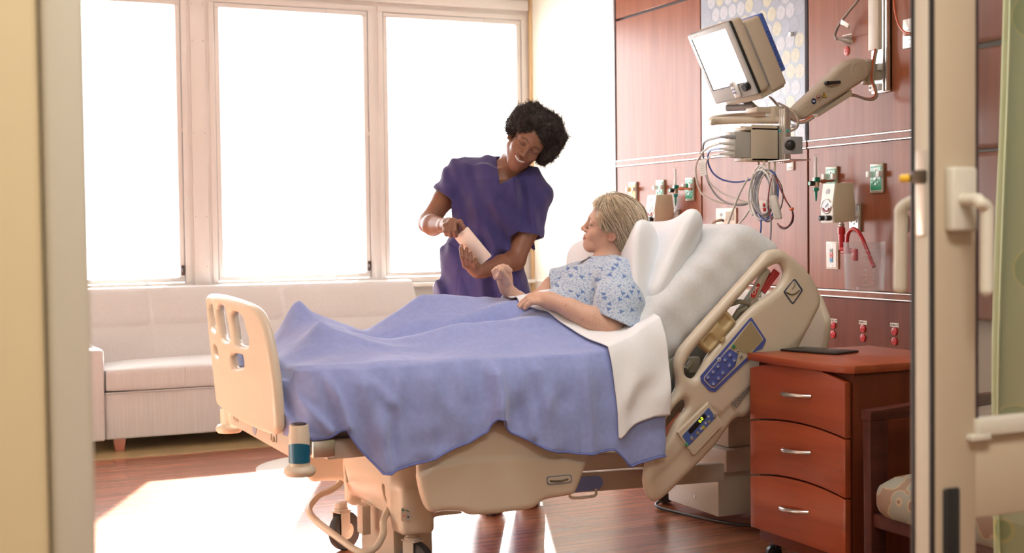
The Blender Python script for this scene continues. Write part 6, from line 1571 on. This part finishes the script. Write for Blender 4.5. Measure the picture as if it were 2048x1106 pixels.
MB().bb(X1, WX-.01, aY-.016, aY+.016, z0_+.015, z1_-.015, .003).build('pivot_block', ARM, mn)
yA = aY-.02
def xza(L, y): return [(P(a, b, 'y', y)[0], P(a, b, 'y', y)[2]) for a, b in L]
AO = catm2(xza([(1722, 121), (1731, 134), (1730, 152), (1722, 162), (1690, 183), (1640, 215), (1606, 238), (1590, 237), (1583, 226), (1585, 216), (1612, 190), (1650, 156), (1680, 127), (1695, 119), (1710, 117)], yA), 4)
armq = xza([(1704, 142)], yA)[0]; pdq = np.array(xza([(1594, 225), (1614, 211)], yA))
def armf(p, c, r):
    d = smax(poly2(p[:, 0], p[:, 2], AO), np.abs(p[:, 1]-yA)-.034, .022)
    dd = np.hypot(p[:, 0]-armq[0], p[:, 2]-armq[1]); d = d-.003/(1+np.exp((dd-.031)/.0012))*(p[:, 1] < yA)+.0025*np.exp(-((dd-.022)/.002)**2)*(p[:, 1] < yA)
    e = pdq[1]-pdq[0]; tt = np.clip(((p[:, 0]-pdq[0][0])*e[0]+(p[:, 2]-pdq[0][1])*e[1])/(e@e), 0, 1); dd = np.hypot(p[:, 0]-pdq[0][0]-e[0]*tt, p[:, 2]-pdq[0][1]-e[1]*tt)
    return d+.002*np.exp(-((dd-.017)/.0016)**2)*(p[:, 1] < yA)
o_ = np.array(AO); v_, q_ = surface_net(armf, (o_[:, 0].min()-.02, yA-.06, o_[:, 1].min()-.02), (o_[:, 0].max()+.02, yA+.06, o_[:, 1].max()+.02), .0035)
am = obj('support_arm', net_mesh('support_arm', v_, q_), ARM, mn)
yF = yA-.036
def aplate(name, pts, y, th, mt, parent, r=.002): 
    qd = xza(pts, y); cx = sum(a for a, b in qd)/len(qd); cz = sum(b for a, b in qd)/len(qd)
    return MB().prism(rounded([(a-cx, b-cz) for a, b in qd], r, 3), Matrix(((1, 0, 0, cx), (0, 0, 1, y), (0, 1, 0, cz), (0, 0, 0, 1))), th).build(name, mt, parent)
aplate('cable_cover', [(1627, 228), (1696, 180), (1697, 192), (1629, 235)], yA, .05, ARM, mn, .004)
a, b = P(1656, 166, 'y', yF-.008), P(1680, 164, 'y', yF-.008); MB().tube([tuple(a), tuple(b)], [.008, .0062], 12).lathe([(.009, 0), (.009, .016)], (a[0], yF+.006, a[2]), (0, -1, 0), 14).build('lock_lever', BLACK, am)
def badge(x, y, r_, mt, nm): return MB().lathe([(r_, 0), (r_, .001)], P(x, y, 'y', yF+.0014), (0, -1, 0), 24).build(nm, mt, am)
badge(1627.5, 202.5, .0125, mat('badge_navy', (.02, .035, .10), .4), 'read_manual_badge'); MB().bb(*(lambda c: (c[0]-.006, c[0]+.006, yF-.0005, yF+.0005, c[2]-.002, c[2]+.003))(P(1627.5, 202.5, 'y', yF))).build('badge_mark', PWHITE, am)
badge(1637.5, 195, .0125, mat('badge_red', (.45, .03, .03), .4), 'prohibition_badge'); MB().lathe([(.0105, 0), (.0105, .0016)], P(1637.5, 195, 'y', yF+.0014), (0, -1, 0), 24).build('badge_field', MB2, am)
c = P(1637.5, 195, 'y', yF); MB().tube([(c[0]-.008, yF-.0004, c[2]-.007), (c[0]+.008, yF-.0004, c[2]+.007)], .0012, 5).tube([(c[0]-.007, yF-.0004, c[2]+.001), (c[0], yF-.0004, c[2]-.002), (c[0]+.007, yF-.0004, c[2]+.001)], .0018, 5).build('badge_mark', BLACK, am)
c = P(1648.5, 190, 'y', yF); MB().prism([(-.012, -.010), (.012, -.010), (0, .0115)], Matrix(((1, 0, 0, c[0]), (0, 0, 1, yF+.0005), (0, 1, 0, c[2]), (0, 0, 0, 1))), .002).build('warning_badge', BLACK, am)
MB().prism([(-.0095, -.0085), (.0095, -.0085), (0, .0085)], Matrix(((1, 0, 0, c[0]), (0, 0, 1, yF-.0003), (0, 1, 0, c[2]), (0, 0, 0, 1))), .002).build('warning_field', mat('warning_yellow', (.75, .42, .02), .4), am)
MB().tube([(c[0]-.004, yF-.0012, c[2]-.006), (c[0], yF-.0012, c[2]+.001), (c[0]+.004, yF-.0012, c[2]-.005)], .0012, 5).build('badge_mark', BLACK, am)
for x, y in ((1657, 183), (1665, 175), (1673, 170)): c = P(x, y, 'y', yF); MB().tube([(c[0]+.004*math.cos(u), yF, c[2]+.004*math.sin(u)) for u in [.3+.8*k for k in range(6)]], .0007, 4).build('adjust_symbol', GREY, am)
# cables along the arm
OR = mat('orange_cable', (.55, .10, .03), .4); GC = mat('grey_beige_cable', (.34, .29, .23), .45)
for nm, mt, off, r_ in (('orange_lead', OR, (-1.5, -.5), .0035), ('grey_lead', GC, (1.5, 2), .0058)):
    L1 = [(1752, 98), (1748, 118), (1746, 140), (1745, 160), (1750, 178), (1752, 190), (1744, 197), (1730, 196), (1712, 190), (1696, 188)]
    MB().tube(catmull([tuple(P(a+off[0], b+off[1], 'y', yA-.012)) for a, b in L1], 5), r_, 8).build(nm, mt, mn)
    L2 = [(1626, 232), (1612, 241), (1597, 243), (1582, 237), (1567, 224), (1556, 212), (1546, 200), (1540, 194)]
    MB().tube(catmull([tuple(P(a+off[0], b+off[1], 'x', 3.34)) for a, b in L2], 5), r_, 8).build(nm, mt, mn)
MB().tube(catmull([tuple(P(a, b, 'x', 3.31)) for a, b in ((1556, 206), (1572, 214), (1588, 226), (1596, 240), (1594, 254), (1584, 261), (1574, 262))], 6), .0048, 8).build('grey_lead', GC, mn)
# monitor head
TL, TR, BL = [np.array(P(*q, 'x', xx)) for q, xx in (((1373, 72), 3.05), ((1454, 45), 3.05), ((1424, 211), 3.185))]
ex = TR-TL; wM = np.linalg.norm(ex); ey = TL-BL; ey = ey-ex*(ex@ey)/(ex@ex); hM = np.linalg.norm(ey); C0 = TL+ex/2-ey/2
mM = frame(C0, ex, ey); nz = np.array(mM.col[2][:3]); s_ = 1 if nz@(CAM-C0) > 0 else -1          # local +z*s_ faces the viewer
def mbox(name, w0, w1, h0, h1, d0, d1, mt, parent, r=.006, seg=3):
    return MB().box((0, 0, 0), (1e-3, 1e-3, 1e-3)).__class__().box(tuple(mM @ Vector(((w0+w1)/2, (h0+h1)/2, -s_*(d0+d1)/2))), (w1-w0, h1-h0, abs(d1-d0)), r, seg, mM.to_3x3()).build(name, mt, parent)
sc_b = mbox('front_bezel', -wM/2, wM/2, -hM/2, hM/2, 0, .016, MGREY, mn, .008)
mbox('bezel_rim', -wM/2+.001, wM/2+.002, -hM/2-.001, hM/2+.001, .012, .026, BLACK, mn, .006)
mbox('housing', -wM/2+.004, wM/2+.002, -hM/2+.002, hM/2, .024, .075, MB2, mn, .014)
mbox('rear_housing', -wM/2+.02, wM/2-.004, -hM/2-.02, hM/2-.03, .085, .165, MB2, mn, .012)
mbox('cooling_gap', -wM/2+.03, wM/2-.012, -hM/2+.01, hM/2-.05, .07, .09, GREY, mn, .004)
mbox('bottom_tray', -wM/2+.03, wM/2-.02, -hM/2-.028, -hM/2+.006, .03, .16, MB2, mn, .006)
bt = bpy.data.materials.new('blue_translucent'); bt.use_nodes = True; pb_ = bt.node_tree.nodes['Principled BSDF']; pb_.inputs['Base Color'].default_value = (.06, .14, .55, 1); pb_.inputs['Roughness'].default_value = .15; pb_.inputs['Alpha'].default_value = .86
bk = mbox('blue_rear_cover', -wM/2+.03, wM/2-.03, -hM/2+.03, hM/2-.03, .178, .205, bt, mn, .008)
for k in range(12): mbox('cover_rib', wM/2-.034, wM/2-.029, -hM/2+.05+k*.014, -hM/2+.055+k*.014, .182, .200, mat('blue_rib', (.03, .07, .30), .3), bk, .001, 1)
scw, sch = wM*.80, hM*.74
mbox('screen_surround', -scw/2-.010+.003, scw/2+.003, -sch/2+.018, sch/2+.020, -.001, .004, BLACK, sc_b, .001, 1)
mbox('screen', -scw/2+.003, scw/2+.003, -sch/2+.022, sch/2+.020, -.002, .004, mat('lit_screen', (.9, .9, .9), .2, emit=((1, 1, .98), 1.6)), sc_b, .001, 1)
for k, wd in enumerate((.012, .016, .012, .014)): mbox('maker_mark', -wM/2+.016+k*.020, -wM/2+.016+k*.020+wd, hM/2-.017, hM/2-.010, -.0008, .002, PWHITE, sc_b, .0004, 1)
kc = mM @ Vector((wM/2-.034, -hM/2+.045, 0)); MB().lathe([(.015, -.004), (.018, 0), (.0175, .020), (.015, .023)], kc, nz*s_, 24).build('dial_knob', BLACK, sc_b)
mbox('indicator', wM/2-.078, wM/2-.064, -hM/2+.042, -hM/2+.054, -.002, .003, mat('amber_key', (.7, .42, .02), .4), sc_b, .001, 1); mbox('indicator', wM/2-.062, wM/2-.054, -hM/2+.042, -hM/2+.054, -.002, .003, mat('amber_key', (.7, .42, .02), .4), sc_b, .001, 1)
rc = mbox('remote_pad', wM/2-.128, wM/2-.092, -hM/2+.008, -hM/2+.085, -.020, .0, PWHITE, sc_b, .010)
mbox('pad_display', wM/2-.122, wM/2-.098, -hM/2+.062, -hM/2+.076, -.0215, -.018, GREY, rc, .002, 1)
for j in range(2):
    for i in range(3): mbox('pad_key', wM/2-.120+i*.0078, wM/2-.115+i*.0078, -hM/2+.030+j*.015, -hM/2+.038+j*.015, -.0215, -.018, mat('pad_blue', (.20, .25, .50), .4), rc, .001, 1)
# tilt mount, handle bar, column
Xc = 3.30
MB().tube([tuple(P(1455, 216, 'x', 3.22)), tuple(P(1508, 214, 'x', 3.26))], .014, 12).tube([tuple(P(1490, 200, 'x', 3.26)), tuple(P(1512, 220, 'x', 3.28))], .016, 12).build('tilt_joint', GREY, mn)
c = P(1545, 222, 'x', Xc); MB().bb(Xc-.10, Xc+.02, c[1]-.03, c[1]+.05, c[2]-.010, c[2]+.012, .004).bb(Xc-.03, Xc+.04, c[1]-.05, c[1]+.01, c[2]-.05, c[2]+.016, .006).build('mount_plate', MB2, mn)
hb_ = [(1562, 240, 3.30), (1530, 240, 3.26), (1490, 240, 3.20), (1450, 241, 3.13), (1432, 242, 3.09), (1424, 243, 3.06), (1432, 238, 3.16), (1480, 233, 3.30), (1540, 231, 3.36)]
MB().tube(catmull([tuple(P(a, b, 'x', x)) for a, b, x in hb_], 5), .0155, 14).build('handle_bar', MB2, mn)
cl0, cl1 = P(1569, 232, 'x', Xc), P(1569, 326, 'x', Xc)
g = MB()
for k in range(3): g.bb(Xc-.016, Xc+.016, cl0[1]-.022+k*.0155, cl0[1]-.010+k*.0155, cl1[2], cl0[2]+.03, .003)
g.bb(Xc-.012, Xc+.012, cl0[1]-.02, cl0[1]+.02, cl1[2], cl0[2]+.03).build('column', ALU, mn)
# module box
zt2, zb2 = P(1530, 250, 'y', 4.493)[2], P(1530, 322, 'y', 4.493)[2]
rk = MB().bb(3.149, 3.285, 4.493, 4.500, zb2, zt2, .003).bb(3.149, 3.285, 4.566, 4.573, zb2, zt2, .003).bb(3.12, 3.285, 4.493, 4.573, zb2, zb2+.012, .003).bb(3.12, 3.285, 4.493, 4.573, zt2-.022, zt2-.010, .003).bb(3.275, 3.285, 4.493, 4.573, zb2, zt2, .003).build('module_rack', MB2, mn)
md_ = MB().bb(3.075, 3.20, 4.502, 4.548, P(1478, 315, 'y', 4.50)[2], P(1478, 263, 'y', 4.50)[2], .004).build('module', mat('module_grey', (.42, .40, .36), .4), mn)
MB().bb(3.050, 3.078, 4.504, 4.546, P(1478, 314, 'y', 4.50)[2], P(1478, 264, 'y', 4.50)[2], .004).build('module_face', PWHITE, md_)
kb_ = P(1580, 290, 'x', 3.24); MB().ball(kb_, (.022, .022, .022), 20).build('clamp_knob', BLACK, mn); MB().bb(3.24, 3.30, kb_[1]-.004, kb_[1]+.045, kb_[2]-.034, kb_[2]+.034, .003).build('clamp', GREY, mn)
MB().tube([tuple(P(1580, 290, 'x', 3.24)), (3.27, kb_[1]+.01, kb_[2])], .008, 8).build('clamp_screw', STEEL, mn)
MB().bb(3.20, 3.30, P(1596, 322, 'x', 3.24)[1], P(1553, 322, 'x', 3.24)[1], zb2-.006, zb2-.002).build('column_foot', ALU, mn)
# teal plug
MB().tube([tuple(P(1560, 262, 'x', 3.29)), tuple(P(1576, 262, 'x', 3.30))], .0085, 10).build('teal_plug', mat('teal_plug', (.08, .38, .40), .4), mn)
# connectors at the module and their leads
GRW = mat('lead_grey_white', (.60, .57, .51), .45); GRD = mat('lead_grey', (.28, .28, .30), .45); BLU = mat('lead_blue', (.05, .09, .35), .4)
LD = [((1465, 274), (1424, 277), GRD, GREY, .0095, [(1424, 277), (1412, 282), (1406, 296), (1407, 318), (1411, 345), (1418, 368), (1432, 390), (1450, 404), (1472, 410), (1490, 409), (1503, 402)], .0042),
      ((1462, 287), (1436, 288), GRW, GRW, .0075, [(1436, 288), (1418, 294), (1402, 309), (1392, 332), (1393, 360), (1402, 385), (1420, 398), (1442, 405), (1470, 407), (1497, 405)], .0042),
      ((1462, 298), (1436, 299), BLU, GRW, .0075, [(1436, 299), (1422, 301), (1416, 310), (1417, 328), (1426, 346), (1444, 359), (1468, 364), (1490, 362), (1508, 356)], .0036),
      ((1462, 308), (1442, 308), GRW, GRW, .0075, [(1442, 308), (1424, 311), (1414, 320), (1412, 338), (1417, 360), (1430, 376), (1450, 389), (1476, 399), (1500, 405), (1521, 407)], .0032)]
for a, b, cm_, pm, pr_, pts, r_ in LD:
    MB().lathe([(pr_, -.012), (pr_, .012), (pr_*.8, .014), (pr_*.8, .030), (pr_*.5, .034), (pr_*.5, .05)], P(*a, 'x', 3.03), (-1, .15, 0), 14).build('lead_plug', pm, mn)
    e_ = P(*a, 'x', 3.03)+np.array((-.048, .007, 0)); ctr = [tuple(e_)]+[tuple(P(u, v, 'x', 2.99+.18*i/len(pts))) for i, (u, v) in enumerate(pts)][1:]
    MB().tube(catmull(ctr, 5), r_, 8).build('lead', cm_, mn)
tg_ = MB().prism(rounded([(-.017, -.034), (.017, -.034), (.017, .034), (-.017, .034)], .003), frame(P(1405, 335, 'x', 3.0), (.25, -.9, .18), (0, .18, 1)), .0008).build('lead_label', PWHITE, mn)
for k in range(5): MB().prism([(-.012, -.0006), (.012, -.0006), (.012, .0006), (-.012, .0006)], frame(P(1402+1.1*k, 328+4.5*k, 'x', 2.998), (.25, -.9, .18), (0, .18, 1)), .001).build('label_print', GREY, tg_)
# hooks and the coiled bundle
for k, x in enumerate((1517, 1528, 1538, 1549)):
    MB().tube(catmull([tuple(P(x, 322, 'x', 3.21)), tuple(P(x, 338, 'x', 3.20)), tuple(P(x-1, 348, 'x', 3.18)), tuple(P(x-5, 345, 'x', 3.16)), tuple(P(x-6, 340, 'x', 3.15))], 4), .005, 8).build('lead_hook', ARM, mn)
rb_ = random.Random(21)
COL_ = [GRD, GRW, GRD, BLU, GRW, GRD, GRW, GRD, BLU, GRD, GRW, GRD, GRW]
for k in range(13):
    cx, cy = 1528+rb_.uniform(-7, 7), 388+rb_.uniform(-4, 5); wx, wy = rb_.uniform(13, 22), rb_.uniform(42, 54); th0 = rb_.uniform(-.10, .10); xd = 3.14+rb_.uniform(-.02, .02)
    ps = []
    for j in range(26):
        u = 2*math.pi*j/26; x = cx+wx*math.cos(u)+th0*wy*math.sin(u); y = cy+wy*math.sin(u); ps.append(tuple(P(x, y, 'x', xd+.012*math.sin(u+k))))
    MB().tube(ps, .0038, 7, closed=True).build('coiled_lead', COL_[k], mn)
for pts, mt, r_ in (([(1549, 352), (1558, 372), (1570, 398), (1581, 415), (1587, 430), (1584, 446), (1572, 457), (1562, 456), (1556, 448)], BLACK, .0026), ([(1551, 354), (1562, 378), (1573, 402), (1583, 420), (1585, 434), (1580, 448), (1570, 455), (1560, 452), (1555, 447)], mat('lead_red', (.22, .02, .025), .4), .0026), ([(1546, 350), (1540, 370), (1536, 400), (1538, 425), (1544, 438)], mat('lead_red', (.22, .02, .025), .4), .0026), ([(1550, 350), (1563, 372), (1566, 395), (1562, 415), (1555, 428)], BLACK, .0022), ([(1547, 352), (1540, 390), (1543, 415), (1553, 432)], GRW, .003),
                    ([(1507, 348), (1501, 368), (1497, 395), (1500, 418), (1506, 430)], GRW, .0042), ([(1522, 440), (1522, 455), (1521, 466), (1520, 475)], BLU, .0036), ([(1541, 432), (1542, 452), (1541, 476), (1540, 486)], GRD, .0036), ([(1496, 356), (1480, 385), (1466, 420), (1456, 448), (1450, 470)], GRW, .0046), ([(1500, 418), (1488, 436), (1474, 452), (1466, 470)], GRW, .0040)):
    MB().tube(catmull([tuple(P(a, b, 'x', 3.10)) for a, b in pts], 5), r_, 7).build('lead', mt, mn)
MB().lathe([(.004, 0), (.007, -.03), (.0085, -.034), (.013, -.06)], P(1540, 480, 'x', 3.10), (0, 0, 1), 14).build('lead_plug', GRD, mn); MB().lathe([(.004, 0), (.007, -.03), (.009, -.034), (.011, -.05)], P(1520, 466, 'x', 3.10), (0, 0, 1), 14).build('lead_plug', mat('tan_cable', (.42, .33, .24), .45), mn)
MB().prism(rounded([(-.0165, -.043), (.0165, -.05), (.013, .046), (-.013, .052)], .006), frame(P(1552, 415, 'x', 3.09), (.3, -.9, .25), (-.02, .22, 1)), .016, .004).build('lead_junction', mat('junction_grey', (.55, .52, .47), .4), mn)
MB().prism(rounded([(-.017, -.015), (.017, -.015), (.017, .015), (-.017, .015)], .003), frame(P(1527, 409, 'x', 3.08), (.3, -.9, 0), (0, 0, 1)), .010, .002).build('lead_clip', PWHITE, mn); MB().ball(P(1528, 410, 'x', 3.072), (.006, .006, .008), 10).ball(P(1529, 419, 'x', 3.08), (.007, .007, .008), 10).build('red_clip', RED, mn)
MB().bb(*(lambda c: (c[0]-.006, c[0]+.006, c[1]-.009, c[1]+.009, c[2]-.006, c[2]+.006))(P(1583, 418, 'x', 3.10)), .002).build('orange_clip', OR, mn)
